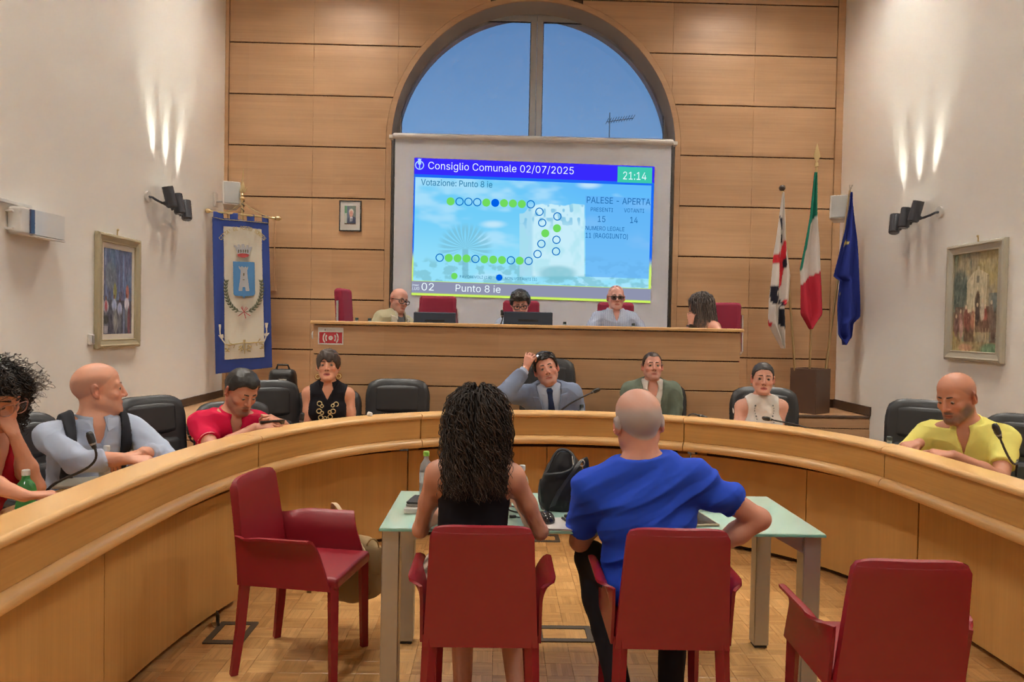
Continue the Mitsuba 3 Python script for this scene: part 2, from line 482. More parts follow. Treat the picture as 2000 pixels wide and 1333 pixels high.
# lamps: square luminaires in the ceiling (above the picture)
mat('lamp_body', (0.12, 0.12, 0.12), 0.6)
for i, (x, y) in enumerate([(-1.8, 0.2), (2.6, 0.2), (-2.5, 4.2), (3.45, 4.2), (-2.0, 7.5), (2.9, 7.5)]):
    k = thing('ceiling_lamp', 'square lamp set flush in the ceiling above the room', 'lamp', 'lamps in the ceiling')
    fm = sbox(x - 0.40, y - 0.40, x + 0.40, y + 0.40).difference(sbox(x - 0.37, y - 0.37, x + 0.37, y + 0.37))
    part(k, 'housing', xf(extr(fm, 0.36), (0, 0, CEIL - 0.36)), 'lamp_body')
    d = trimesh.Trimesh([[x - 0.37, y - 0.37, 0], [x + 0.37, y - 0.37, 0], [x + 0.37, y + 0.37, 0], [x - 0.37, y + 0.37, 0]], [[0, 2, 1], [0, 3, 2]])
    part(k, 'diffuser', xf(d, (0, 0, CEIL - 0.03)), 'lamp_body', smooth=False, emitter={'type': 'area', 'radiance': rgb(np.array(LAMP) * LAMP_POWER)})

# ------------------------------------------------------------------ the horseshoe council desk
NOSE = spline([(-1.40, 0.6), (-1.405, 1.8), (-1.41, 2.6), (-1.41, 3.2), (-1.375, 3.7), (-1.265, 4.08), (-1.12, 4.41), (-0.96, 4.70), (-0.73, 4.96), (-0.5, 5.09), (0.085, 5.28), (0.45, 5.33),
               (0.83, 5.29), (1.168, 5.18), (1.46, 5.03), (1.69, 4.85), (1.905, 4.59), (2.05, 4.28), (2.11, 3.9), (2.14, 3.5), (2.152, 3.0), (2.155, 1.9), (2.155, 0.6)], 900, s=0.002)
_seg = np.linalg.norm(np.diff(NOSE, axis=0), axis=1)
NS = np.concatenate([[0], np.cumsum(_seg)])
_t = np.gradient(NOSE, axis=0); _t /= np.linalg.norm(_t, axis=1, keepdims=True)
NN = np.stack([-_t[:, 1], _t[:, 0]], 1)          # outward, towards the seats


def nose_at(s, n=0.0):
    """The plan point at arc length s, n metres outside the desk's inner edge."""
    p = np.array([np.interp(s, NS, NOSE[:, 0]), np.interp(s, NS, NOSE[:, 1])])
    q = unit([np.interp(s, NS, NN[:, 0]), np.interp(s, NS, NN[:, 1])])
    return p + n * q, q


def s_near(x, y):
    return NS[np.argmin(((NOSE - [x, y]) ** 2).sum(1))]


def arc_part(owner, name, s0, s1, profile, m, step=0.05, smooth=40, label=None):
    k = max(2, int((s1 - s0) / step) + 1)
    s = np.linspace(s0, s1, k)
    P = np.array([nose_at(t)[0] for t in s])
    Q = np.array([nose_at(t)[1] for t in s])
    return part(owner, name, sweep(P, profile, normals=Q), m, smooth=smooth, label=label)


def round_front(n0, n1, z0, z1, k=7):
    """Profile of a slab from n0 (rounded, inside) to n1."""
    r = (z1 - z0) / 2
    a = np.linspace(-math.pi / 2, math.pi / 2, k)
    return [(n1, z0)] + [(n0 + r - r * math.cos(t), z0 + r + r * math.sin(t)) for t in a] + [(n1, z1)]


DESK = 0.752
joints = [0.02, s_near(-1.29, 4.02), s_near(-0.53, 5.08), s_near(1.30, 5.12), s_near(2.11, 3.98), NS[-1] - 0.02]
sect_labels = ['straight left wing of the wooden council desk, nearest the curly-haired woman in red',
               'curved left section of the wooden council desk before the woman with the ring necklace',
               'middle section of the wooden council desk in front of the man in the grey suit',
               'curved right section of the wooden council desk in front of the woman in white',
               'right wing of the wooden council desk in front of the man in yellow']
for k in range(5):
    s0, s1 = joints[k] + 0.003, joints[k + 1] - 0.003
    d = thing('council_desk_section', sect_labels[k], 'desk', 'sections of the horseshoe council desk')
    arc_part(d, 'parapet', s0, s1, [(0.0, DESK + 0.002), (0.0, 0.884), (0.11, 0.884), (0.11, DESK + 0.002)], 'wood_desk')
    arc_part(d, 'parapet_cap', s0, s1, round_front(-0.024, 0.13, 0.885, 0.921), 'wood_rail')
    arc_part(d, 'table_edge', s0, s1, [(0.04, 0.690)] + [(-0.032 + 0.031 * (1 - math.cos(t)) if t < 0 else -0.032 + 0.04 * (1 - math.cos(t)), 0.7215 + 0.0315 * math.sin(t)) for t in np.linspace(-math.pi / 2, math.pi / 2, 9)] + [(0.04, 0.753)], 'wood_rail')
    arc_part(d, 'table_top', s0, s1, [(0.041, 0.715), (0.041, DESK), (0.60, DESK), (0.605, 0.747), (0.605, 0.72), (0.60, 0.715)], 'wood_desk')
    off = 0.095 if k == 0 else 0.215
    # the lower front in boards standing side by side
    L = s1 - s0
    nb = max(1, int(round(L / (1.0 if k in (0, 4) else 0.95))))
    for b in range(nb):
        a0, a1 = s0 + L * b / nb + 0.002, s0 + L * (b + 1) / nb - 0.002
        arc_part(d, 'front_board', a0, a1, [(off, 0.035), (off, 0.635), (off + 0.022, 0.635), (off + 0.022, 0.035)], 'wood_front')
    arc_part(d, 'plinth', s0, s1, [(off + 0.05, 0.0), (off + 0.05, 0.036), (off + 0.07, 0.036), (off + 0.07, 0.0)], 'gap_dark')
    arc_part(d, 'modesty_rail', s0 + 0.06, s1 - 0.06, [(off + 0.06, 0.60), (off + 0.06, 0.714), (off + 0.08, 0.714), (off + 0.08, 0.60)], 'gap_dark')
    for sp in ([s0 + 0.06, s1 - 0.06]):
        c, q = nose_at(sp, off + 0.075)
        part(d, 'post', lathe([(0, 0), (0.026, 0), (0.026, 0.012), (0.038, 0.014), (0.038, 0.713), (0, 0.713)], 18, (c[0], c[1], 0)), 'wood_front')
    if k == 0:
        c, q = nose_at(s1 + 0.055, off + 0.01)

# ------------------------------------------------------------------ the raised bench of the presidency
b = thing('presidency_bench', 'long raised wooden bench of the presidency under the projection screen', 'bench')
BX0, BX1 = -1.615, 2.12
part(b, 'top_board', bx(BX0 - 0.02, BX1 + 0.02, PF - 0.055, PF + 0.10, 1.518, 1.548, 0.006), 'wood_rail')
gz = [0.006, 0.20, 0.465, 0.73, 0.995, 1.258, 1.5165]
for z0, z1 in zip(gz[:-1], gz[1:]):
    part(b, 'front_board', bx(BX0, BX1, PF - 0.02, PF - 0.002, z0 + 0.005, z1 - 0.005, 0.002), 'wood_wall')
part(b, 'carcass', bx(BX0 + 0.005, BX1 - 0.005, PF - 0.001, PF + 0.02, 0.005, 1.517), 'gap_dark')
for x0 in (BX0, BX1 - 0.025):
    part(b, 'side_board', bx(x0, x0 + 0.025, PF + 0.02, PF + 0.72, PLAT, 1.36, 0.002), 'wood_wall')
part(b, 'desk_board', bx(BX0 + 0.025, BX1 - 0.025, PF + 0.02, PF + 0.74, 1.335, 1.365, 0.004), 'wood_desk')


# ------------------------------------------------------------------ chairs
def leather_fn(p, n, uv):
    t = fbm(p.x * 9, p.y * 9, p.z * 9, 3)
    return mix((0.30, 0.010, 0.014), (0.36, 0.016, 0.020), t)


def grain_fn(p, n, uv):
    return noise(p.x * 260, p.y * 260, p.z * 260) * 0.00025


mat('red_leather', (0.190, 0.0070, 0.014), 0.42, spec=0.5, clearcoat=0.15, clearcoat_gloss=0.6)
mat('red_fabric', (0.22, 0.022, 0.045), 0.8, spec=0.2, sheen=0.4)


def red_chair(label, x, y, face):
    """A leather dining chair with arms; face: compass-like angle its front points to (0 = along +y, 90 = along +x)."""
    t = thing('red_leather_chair', label, 'chair', 'red leather armchairs on the parquet')
    M = frame((x, y, 0), rot_z(-face)[:, 0], rot_z(-face)[:, 1], (0, 0, 1))
    g = lambda m: moved(m, M)
    # back: a tapering padded panel with round top corners, leaning back
    us, vs = np.linspace(-1, 1, 17), np.linspace(0, 1, 19)
    U, V = np.meshgrid(us, vs)
    z = 0.398 + V * 0.449
    w = 0.205 - 0.027 * V
    corner = np.clip((V - 0.93) / 0.07, 0, 1)
    w = w * (1 - 0.055 * corner ** 2.5)
    zz = z - 0.012 * np.abs(U) ** 6 * V
    yy = -0.215 - 0.055 * V ** 1.3 + 0.018 * (1 - U ** 2) * -1 * V
    th = 0.030 + 0.006 * V - 0.018 * corner ** 2
    part(t, 'backrest', g(shell(np.stack([U * w, yy, zz], -1), th)), 'red_leather', smooth=50)
    part(t, 'back_seam', g(tube([(xx, -0.2805 - 0.018 * (1 - (xx / 0.175) ** 2), 0.823) for xx in np.linspace(-0.170, 0.170, 9)], 0.0022, 6)), 'red_leather')
    # seat
    seat = rbox(0.408, 0.44, 0.055, 0.018)
    part(t, 'seat', g(xf(seat, (0, 0.005, 0.43))), 'red_leather', smooth=40)
    # arms: leather slings that flare outwards at the top
    for s in (-1, 1):
        us, vs = np.linspace(0, 1, 15), np.linspace(0, 1, 15)
        U, V = np.meshgrid(us, vs)
        zt = 0.615 + 0.035 * sstep(0, 0.35, U)
        z = 0.402 + V * (zt - 0.402)
        y1 = 0.20 - 0.085 * V
        y0 = -0.20 - 0.035 * V
        yy = y0 + (y1 - y0) * U
        fl = 0.058 * sstep(0.0, 0.30, U + 0.02) * np.clip((V - 0.55) / 0.45, 0, 1) ** 1.7
        z = z - 0.030 * np.clip((V - 0.82) / 0.18, 0, 1) ** 2 * sstep(0, 0.3, U)
        xx = s * (0.2125 + fl)
        part(t, 'armrest', g(shell(np.stack([xx, yy, z], -1), 0.011)), 'red_leather', smooth=50)
    for s in (-1, 1):
        part(t, 'leg', g(tube([(s * 0.182, -0.205, 0.43), (s * 0.190, -0.222, 0.2), (s * 0.200, -0.245, 0.001)], [0.027, 0.025, 0.021], 4)), 'red_leather', smooth=False)
        part(t, 'leg', g(tube([(s * 0.181, 0.197, 0.42), (s * 0.188, 0.205, 0.001)], [0.026, 0.021], 4)), 'red_leather', smooth=False)
    return t, M


chairA, MA = red_chair('empty red leather armchair on the left with a beige bag hung on its arm', -0.850, 3.37, 100)
chairB, MB_ = red_chair('red leather armchair under the woman with long curly hair', -0.045, 2.845, 0)
chairC, MC = red_chair('red leather armchair under the man in the blue T-shirt', 0.645, 2.845, 1)
chairD, MD = red_chair('empty red leather armchair nearest the right edge, turned to the right wing', 1.298, 2.53, 2)


def pad(w, d, h, r, bulge=0.0):
    return rbox(w, d, h, r, 4)


def office_chair(label, x, y, face, seat=0.46, top=1.08, kind='black', floor=0.0, name='black_office_chair', group='black leather office chairs at the council desk', w=0.52):
    t = thing(name, label, 'chair', group)
    M = frame((x, y, floor), rot_z(-face)[:, 0], rot_z(-face)[:, 1], (0, 0, 1))
    g = lambda m: moved(m, M)
    lean = 6
    if kind == 'black':
        m, h = 'black_leather', top - seat - 0.06
        R = trimesh.transformations.rotation_matrix(math.radians(lean), (1, 0, 0))
        R[:3, 3] = (0, -0.24, seat + 0.04)
        def bk(mesh, lo):
            return g(moved(xf(mesh, lo), R))
        us, vs = np.meshgrid(np.linspace(-1, 1, 21), np.linspace(0, 1, 21))
        ww = w / 2 * (1 - 0.10 * np.clip((vs - 0.72) / 0.28, 0, 1) ** 2 - 0.04 * (1 - vs))
        zz = vs * (h + 0.02) - 0.05 * np.abs(us) ** 5 * sstep(0.55, 1.0, vs)
        yy = -0.02 + 0.045 * us ** 2
        thk = 0.085 * np.clip(1.02 - np.abs(us) ** 7 * 0.55, 0, 1) * (1 - 0.6 * np.clip((vs - 0.9) / 0.1, 0, 1) ** 2)
        part(t, 'backrest', g(moved(shell(np.stack([us * ww, yy, zz], -1), thk), R)), m, smooth=60)
        part(t, 'upper_cushion', bk(rbox(w * 0.74, 0.07, h * 0.40, 0.034, 5), (0, 0.012, h * 0.74)), m, smooth=60)
        part(t, 'lumbar_cushion', bk(rbox(w * 0.78, 0.085, h * 0.46, 0.04, 5), (0, 0.018, h * 0.27)), m, smooth=60)
        part(t, 'seat', g(xf(rbox(w * 0.98, 0.50, 0.12, 0.05, 5), (0, 0.02, seat))), m, smooth=60)
        for s in (-1, 1):
            part(t, 'armrest', g(tube([(s * w * 0.5, -0.2, seat - 0.01), (s * w * 0.55, -0.18, seat + 0.16), (s * w * 0.55, -0.1, seat + 0.2), (s * w * 0.55, 0.14, seat + 0.2), (s * w * 0.55, 0.19, seat + 0.14), (s * w * 0.5, 0.17, seat - 0.01)], [0.018, 0.022, 0.026, 0.026, 0.022, 0.018], 8)), m)
    else:
        m = 'red_fabric'
        part(t, 'backrest', g(xf(rbox(w, 0.09, top - seat - 0.06, 0.04, 5), (0, -0.23, (top + seat + 0.06) / 2), rx=4)), m, smooth=60)
        part(t, 'seat', g(xf(rbox(w, 0.47, 0.10, 0.04, 5), (0, 0.02, seat))), m, smooth=60)
        for s in (-1, 1):
            part(t, 'armrest', g(tube([(s * (w / 2 + 0.012), -0.25, top - 0.13), (s * (w / 2 + 0.02), -0.24, seat + 0.22), (s * (w / 2 + 0.03), 0.0, seat + 0.2), (s * (w / 2 + 0.03), 0.2, seat + 0.19), (s * (w / 2 + 0.01), 0.2, seat)], 0.012, 8)), 'chrome')
    part(t, 'column', g(rod((0, 0, 0.10), (0, 0, seat - 0.05), 0.028)), 'chrome')
    for k in range(5):
        a = k * 2 * math.pi / 5 + 0.3
        ex, ey = 0.25 * math.cos(a), 0.25 * math.sin(a)
        lg = part(t, 'leg', g(tube([(0, 0, 0.115), (ex, ey, 0.075)], [0.024, 0.016], 6)), 'black')
        part(lg, 'caster', g(xf(trimesh.creation.cylinder(0.03, 0.04, sections=12), (ex, ey, 0.031), rx=90, rz=math.degrees(a))), 'black')
    return t


# ------------------------------------------------------------------ the glass table
def glass_fn(p, n, uv):
    return mix((0.38, 0.60, 0.50), (0.42, 0.64, 0.54), noise(p.x * 3, p.y * 3, 1.0))


mat('glass_top', (0.40, 0.60, 0.505), 0.03, spec=1.0, clearcoat=1.0, clearcoat_gloss=1.0)
mat('glass_edge', (0.16, 0.42, 0.36), 0.06, spec=0.8)
TX0, TX1, TY0, TY1, TZ = -0.468, 1.345, 2.972, 3.64, 0.72
tb = thing('glass_table', 'pale green glass table on grey metal legs inside the horseshoe', 'table')
part(tb, 'table_top', bx(TX0 + 0.002, TX1 - 0.002, TY0 + 0.002, TY1 - 0.002, TZ - 0.0095, TZ, 0.0008), 'glass_top', label='pale green frosted glass top')
part(tb, 'glass_edge', bx(TX0, TX1, TY0, TY1, TZ - 0.013, TZ - 0.003, 0.001), 'glass_edge')
LEGS = [(TX0 + 0.045, TY0 + 0.06), (TX1 - 0.045, TY0 + 0.06), (TX0 + 0.045, TY1 - 0.06), (TX1 - 0.045, TY1 - 0.06)]
for x, y in LEGS:
    lg = part(tb, 'leg', bx(x - 0.036, x + 0.036, y - 0.036, y + 0.036, 0.012, TZ - 0.014, 0.004), 'steel', label='square grey metal leg')
    part(lg, 'foot', bx(x - 0.03, x + 0.03, y - 0.03, y + 0.03, 0.0, 0.012), 'black')
    sx = 1 if x < 0.4 else -1
    sy = 1 if y < 3.3 else -1
    gus = Polygon([(0, 0), (0.15, 0), (0.15, -0.012), (0.036, -0.075), (0, -0.075)])
    part(tb, 'corner_bracket', xf(extr(gus, 0.05), M=frame((x, y - 0.025, TZ - 0.0135), (sx, 0, 0), (0, 0, 1), (0, 1, 0))), 'steel')

# floor outlets: metal frames let into the parquet
mat('outlet_metal', (0.085, 0.070, 0.055), 0.45, metallic=0.4)


def floor_outlet(label, x0, x1, y0, y1):
    k = thing('floor_outlet_box', label, 'floor outlet', 'metal framed outlets in the parquet')
    fm = sbox(x0, y0, x1, y1).buffer(-0.008).buffer(0.008).difference(sbox(x0 + 0.03, y0 + 0.035, x1 - 0.03, y1 - 0.035))
    part(k, 'frame', xf(extr(fm, 0.007), (0, 0, -0.001)), 'outlet_metal')
    part(k, 'lid', bx(x0 + 0.032, x1 - 0.032, y0 + 0.037, y1 - 0.037, -0.001, 0.003, 0.001), 'parquet')


floor_outlet('dark metal frame of a floor outlet beside the empty left red chair', -1.385, -1.195, 3.52, 3.775)
floor_outlet('dark metal frame of a floor outlet between the two occupied red chairs', 0.215, 0.495, 3.585, 3.775)
floor_outlet('dark metal frame of a floor outlet beyond the glass table', 0.28, 0.465, 5.25, 5.43)
k = thing('metal_bracket', 'small shiny folded metal bracket on the floor under the left wing', 'bracket')
p0 = at(412, 1222, z=0.0)
part(k, 'plate', xf(bx(-0.035, 0.035, -0.012, 0.012, 0, 0.004, 0.001), (p0[0] + 0.02, p0[1], 0.0), rz=-60), 'chrome')
part(k, 'upright', xf(bx(-0.035, 0.035, -0.003, 0.003, 0.003, 0.06, 0.001), (p0[0] + 0.03, p0[1] + 0.01, 0.0), rz=-60), 'black')

# ------------------------------------------------------------------ the projection screen and the projected picture
YS = 8.735
k = screen = thing('projection_screen', 'pull-down projection screen under the arch showing the blue voting page', 'projection screen')
scene['unlit'] = {'type': 'diffuse', 'reflectance': rgb((0, 0, 0))}     # the light of the beamer outshines what falls on the cloth here
mat('screen_fabric', (0.60, 0.63, 0.70), 0.95, spec=0.05)
part(k, 'fabric', bx(-1.255, 1.985, YS + 0.012, YS + 0.016, 0.98, 3.70), 'screen_fabric')
part(k, 'case', xf(rbox(3.30, 0.075, 0.070, 0.03, 4), (0.365, YS + 0.01, 3.722)), 'white_paint', smooth=40)
for x_ in (-1.30, 2.03):
    part(k, 'bracket', bx(x_ - 0.03, x_ + 0.03, YS + 0.02, 8.875, 3.70, 3.74), 'white_paint')
part(k, 'bottom_bar', rod((-1.25, YS + 0.014, 0.97), (1.98, YS + 0.014, 0.97), 0.014), 'white_paint')
part(k, 'edge_strip', bx(-1.275, -1.256, YS + 0.010, YS + 0.018, 0.98, 3.69), 'black')
part(k, 'edge_strip', bx(1.986, 2.003, YS + 0.010, YS + 0.018, 0.98, 3.69), 'black')
SX = 2000 / 520.0


def S(X, Y, y=YS):
    """Places on the projected picture, measured on an enlargement of the photograph."""
    return at(780 + X / SX, 280 + Y / SX, y=y)


def EM(c, k=1.0):
    return rgb(lin(c) * k / 2.0 ** exposure)


def C3(*c):
    return tuple(float(x) for x in lin(c))


def slide_fn(p, n, uv):
    u, v = uv.x, 1 - uv.y
    X, Y = 113 + 1800 * u - 28 * v, 107 + 68 * u + 1026 * v

    def box_(a, b, x, s=0.003):
        return smoothstep(a - s, a + s, x) * (1 - smoothstep(b - s, b + s, x))
    c = mix(C3(112, 205, 248), C3(150, 225, 250), smoothstep(0.35, 0.85, v))
    c = mix(c, C3(96, 186, 250), smoothstep(0.5, 0.15, v) * smoothstep(0.25, 0.8, u))
    cl = smoothstep(0.52, 0.75, fbm(u * 5 + 3.3, v * 7, 2.0, 4))
    c = mix(c, C3(190, 232, 252), cl * 0.6)
    c = mix(c, C3(205, 236, 250), smoothstep(110, 20, dr.sqrt(dr.square((X - 1420) * 0.9) + dr.square((Y - 310) * 2.6))) * 0.8)
    c = mix(c, C3(205, 236, 250), smoothstep(130, 20, dr.sqrt(dr.square((X - 700) * 1.0) + dr.square((Y - 605) * 3.2))) * 0.8)
    # far shore and shrubs
    g = fbm(X * 0.02, Y * 0.03, 5.0, 3)
    c = mix(c, C3(128, 196, 212), smoothstep(850, 900, Y + 60 * (noise(X * 0.02, 1.0) - 0.5)) * smoothstep(0.42, 0.58, g) * 0.8)
    # tower
    top = 450 + 22 * noise(X * 0.03, 2.0) + 70 * smoothstep(1020, 890, X)
    tw = smoothstep(top - 5, top + 5, Y) * box_(897, 1385, X, 5) * smoothstep(1010, 985, Y)
    lit = mix(C3(172, 220, 240), C3(205, 240, 250), smoothstep(980, 1010, X))
    lit = mix(lit, C3(120, 190, 225), smoothstep(0.62, 0.8, noise(X * 0.035, Y * 0.03, 4.0)) * smoothstep(680, 560, Y) * 0.8)
    lit = mix(lit, C3(165, 225, 235), smoothstep(0.45, 0.7, fbm(X * 0.012, Y * 0.01, 8.0, 3)) * 0.5)
    c = mix(c, lit, tw * 0.9)
    c = mix(c, C3(120, 190, 205), smoothstep(75, 40, dr.sqrt(dr.square((X - 1180) * 0.42) + dr.square(Y - 975))) * 0.7)
    # palm
    dx, dy = X - 490, Y - 775
    r = dr.sqrt(dr.square(dx) + dr.square(dy * 1.15)) + 1e-3
    a = dr.atan2(dy, dx)
    fr_ = smoothstep(0.35, 0.75, dr.abs(dr.sin(a * 13 + r * 0.012 * dr.sign(dx)))) * smoothstep(225, 150, r) * smoothstep(0.75, 0.2, dy / r)
    c = mix(c, C3(122, 190, 214), fr_ * 0.75)
    c = mix(c, C3(120, 186, 208), box_(468, 512, X, 6) * smoothstep(770, 800, Y) * smoothstep(1005, 980, Y) * 0.8)
    # box with the count, frame, title bars, foot
    c = mix(c, C3(98, 176, 246), box_(1393, 1888, X, 2) * box_(392, 1000, Y - (X - 1393) * 0.037, 2) * 0.75)
    inside = box_(0.0055, 0.9895, u, 0.0007) * box_(0.139, 0.893, v, 0.001)
    side = mix(C3(24, 106, 245), C3(205, 240, 110), smoothstep(0.66, 0.76, v))
    c = mix(side, c, inside)
    c = mix(c, C3(30, 108, 245), 1 - smoothstep(0.136, 0.139, v))
    c = mix(c, C3(56, 42, 252), 1 - smoothstep(0.117, 0.119, v))
    c = mix(c, C3(62, 200, 172), box_(0.846, 0.991, u, 0.0007) * box_(0.008, 0.124, v, 0.001))
    c = mix(c, C3(142, 146, 172), smoothstep(0.896, 0.898, v))
    c = mix(c, C3(205, 240, 96), smoothstep(0.981, 0.984, v))
    return mi.Color3f(c) * (1.0 / 2.0 ** exposure)


tl, tr, bl, br = (at(*q, y=YS + 0.004) for q in ((810, 308), (1278, 326), (803, 577), (1271, 592)))
cen, hx_, hz_ = (tl + tr + bl + br) / 4, (tr + br - tl - bl) / 4, (tl + tr - bl - br) / 4
scene[free(screen + '__projected_picture')] = {'type': 'rectangle', 'to_world': T(frame(cen, hx_, hz_, np.cross(hx_, hz_))), 'bsdf': {'type': 'ref', 'id': 'unlit'},
                                               'emitter': {'type': 'area', 'radiance': mikit.proc(slide_fn)}}
ex, ez = unit(hx_), unit(hz_)


def slide_text(text, X0, X1, Yb, cap, bold=False, tilt=0.0377):
    """Lettering between X0 and X1 whose baseline starts at Yb and whose capitals are cap tall."""
    m = meshkit.text_mesh(text, 0.1, 0.0008, bold)
    p0, p1 = S(X0, Yb, YS + 0.001), S(X1, Yb + (X1 - X0) * tilt, YS + 0.001)
    w0, w1 = m.bounds[0][0], m.bounds[1][0]
    sx = np.linalg.norm(p1 - p0) / (w1 - w0)
    sy = np.linalg.norm(S(X0, Yb) - S(X0, Yb - cap)) / 0.1
    M = frame(p0 - ex * w0 * sx, ex * sx, ez * sy, (0, -1, 0))
    return moved(m, M)


def disc(X, Y, r, r_in=0.0, n=28):
    o = S(X, Y, YS + 0.0012)
    R = r / SX * YS / FOCAL
    a = np.arange(n) * 2 * math.pi / n
    ring = np.stack([np.cos(a), np.sin(a)], 1)
    if r_in:
        q = r_in / SX * YS / FOCAL
        v2 = np.vstack([ring * R, ring * q])
        i = np.arange(n); j = (i + 1) % n
        f = np.vstack([np.stack([i, j, j + n], 1), np.stack([i, j + n, i + n], 1)])
    else:
        v2 = np.vstack([ring * R, [[0, 0]]])
        i = np.arange(n)
        f = np.stack([i, (i + 1) % n, i * 0 + n], 1)
    return trimesh.Trimesh(o + v2[:, :1] * [1, 0, 0] + v2[:, 1:] * [0, 0, 1], f, process=False)


def glow(name, mesh, c, label=None):
    part(screen, name, mesh, 'unlit', smooth=False, label=label, emitter={'type': 'area', 'radiance': EM(c), 'sampling_weight': 0.0})


for m_ in (slide_text('Consiglio Comunale 02/07/2025', 217, 1310, 193, 54), slide_text('21:14', 1680, 1855, 271, 58), slide_text('02', 166, 258, 1105, 56), slide_text('Punto 8 ie', 422, 760, 1113, 52), slide_text('LUG', 96, 150, 1101, 22), slide_text('mer', 96, 148, 1072, 16)):
    glow('lettering', m_, (236, 250, 255))
for m_ in (slide_text('Votazione: Punto 8 ie', 163, 698, 314, 45), slide_text('FAVOREVOLI (14)', 455, 690, 1012, 20), slide_text('NON VOTANTI (1)', 793, 1032, 1025, 20)):
    glow('lettering', m_, (38, 118, 160))
for m_ in (slide_text('PALESE - APERTA', 1408, 1885, 448, 47), slide_text('PRESENTI', 1437, 1604, 511, 29), slide_text('VOTANTI', 1688, 1838, 518, 29), slide_text('15', 1490, 1547, 591, 45), slide_text('14', 1733, 1790, 599, 45),
                            slide_text('NUMERO LEGALE', 1398, 1690, 651, 30), slide_text('11 (RAGGIUNTO)', 1398, 1716, 709, 36)):
    glow('lettering', m_, (34, 108, 172))
GREEN = [(385, 437), (653, 446), (786, 450), (853, 453), (920, 457), (1096, 677), (1184, 639), (371, 862), (437, 864), (504, 866), (638, 873), (705, 875), (771, 878), (904, 883)]
RING = [(452, 438), (519, 440), (585, 443), (987, 459), (1052, 515), (1073, 598), (1067, 756), (1038, 833), (1187, 550), (1180, 726), (1177, 813), (303, 860), (571, 870), (838, 880), (971, 885)]
for x, y in GREEN:
    glow('green_marker', disc(x, y, 30), (112, 218, 96))
glow('green_marker', disc(413, 998, 24), (112, 218, 96))
for x, y in RING:
    glow('ring_marker', disc(x, y, 31, 24), (12, 112, 196))
glow('blue_marker', disc(720, 448, 30), (0, 96, 232))
glow('blue_marker', disc(750, 1010, 24), (0, 96, 232))
cr = [disc(152, 165, 34, 26), disc(152, 150, 13)]
cr += [xf(extr(Polygon([(-0.017, 0.0), (0.017, 0.0), (0.022, 0.028), (0.010, 0.020), (0.0, 0.030), (-0.010, 0.020), (-0.022, 0.028)]), 0.0008), M=frame(S(152, 132, YS + 0.001), ex, ez, (0, -1, 0))),
       xf(extr(Polygon([(-0.007, -0.045), (0.007, -0.045), (0.005, 0.0), (-0.005, 0.0)]), 0.0008), M=frame(S(152, 160, YS + 0.001), ex, ez, (0, -1, 0)))]
glow('crest', cat(cr), (176, 214, 255))

# ------------------------------------------------------------------ spotlights on the side walls
mat('spot_grey', (0.035, 0.037, 0.045), 0.35, metallic=0.3)
mat('lens', (0.9, 0.9, 0.88), 0.2)


def spotlights(label, x_wall, y, z, s, lit=True):
    """A bar along the wall with three spotlight heads that shine up the wall; s: +1 when the room lies on the +x side."""
    t = thing('spotlight_cluster', label, 'wall light', 'triple spotlights on the side walls')
    off = 0.062
    part(t, 'wall_plate', xf(trimesh.creation.cylinder(0.052, 0.022, sections=28), (x_wall + s * 0.0115, y, z), ry=90), 'white_paint')
    part(t, 'arm', tube([(x_wall + s * 0.02, y, z), (x_wall + s * 0.05, y, z - 0.005), (x_wall + s * off, y + 0.05, z - 0.02), (x_wall + s * off, y + 0.66, z - 0.06)], 0.011, 10), 'spot_grey')
    for i in range(3):
        yy = y + 0.19 + 0.185 * i
        zc = z + 0.03 - 0.035 * i
        d = unit([-s * 0.17, (-0.19, 0.0, 0.19)[i], 1.0])
        o = np.array([x_wall + s * (off + 0.065), yy, zc])
        a = unit(np.cross(d, [0, 1, 0])); b_ = np.cross(d, a)
        M = frame(o, a, b_, d)
        prof = [(0.0, -0.098), (0.040, -0.098), (0.050, -0.085), (0.050, 0.098), (0.046, 0.100), (0.044, 0.098), (0.044, 0.075), (0, 0.075)]
        h = part(t, 'head', moved(lathe(prof, 28), M), 'spot_grey')
        part(t, 'joint', rod(o - d * 0.03, [x_wall + s * off, yy, z - 0.03 - 0.03 * i], 0.012), 'spot_grey')
        dm = trimesh.creation.cylinder(0.040, 0.004, sections=24)
        part(h, 'lens', moved(xf(dm, (0, 0, 0.079)), M), 'lens', smooth=False, emitter={'type': 'area', 'radiance': rgb(np.array(SPOT) * 1.5), 'sampling_weight': 0.0})
        src = o + d * 0.102
        for tilt, cut, pw in ((0.27, 8.0, 1.3), (0.11, 13.0, 1.0)):          # the bright core of the beam and its long upper part
            e = unit([-s * tilt, d[1], 1.0])
            scene[free(t + '_beam')] = {'type': 'spot', 'to_world': T().look_at(origin=src.tolist(), target=(src + e).tolist(), up=[0, 1, 0]), 'intensity': rgb(np.array(SPOT) * SPOT_POWER * pw), 'cutoff_angle': cut, 'beam_width': 1.0}
    return t


SPOT_POWER = 2.6
spotlights('triple dark grey spotlight on the left wall above the blue painting', WL, 6.93, 2.66, 1)
spotlights('triple dark grey spotlight on the right wall above the church painting', WR, 6.80, 2.66, -1)

# ------------------------------------------------------------------ pictures


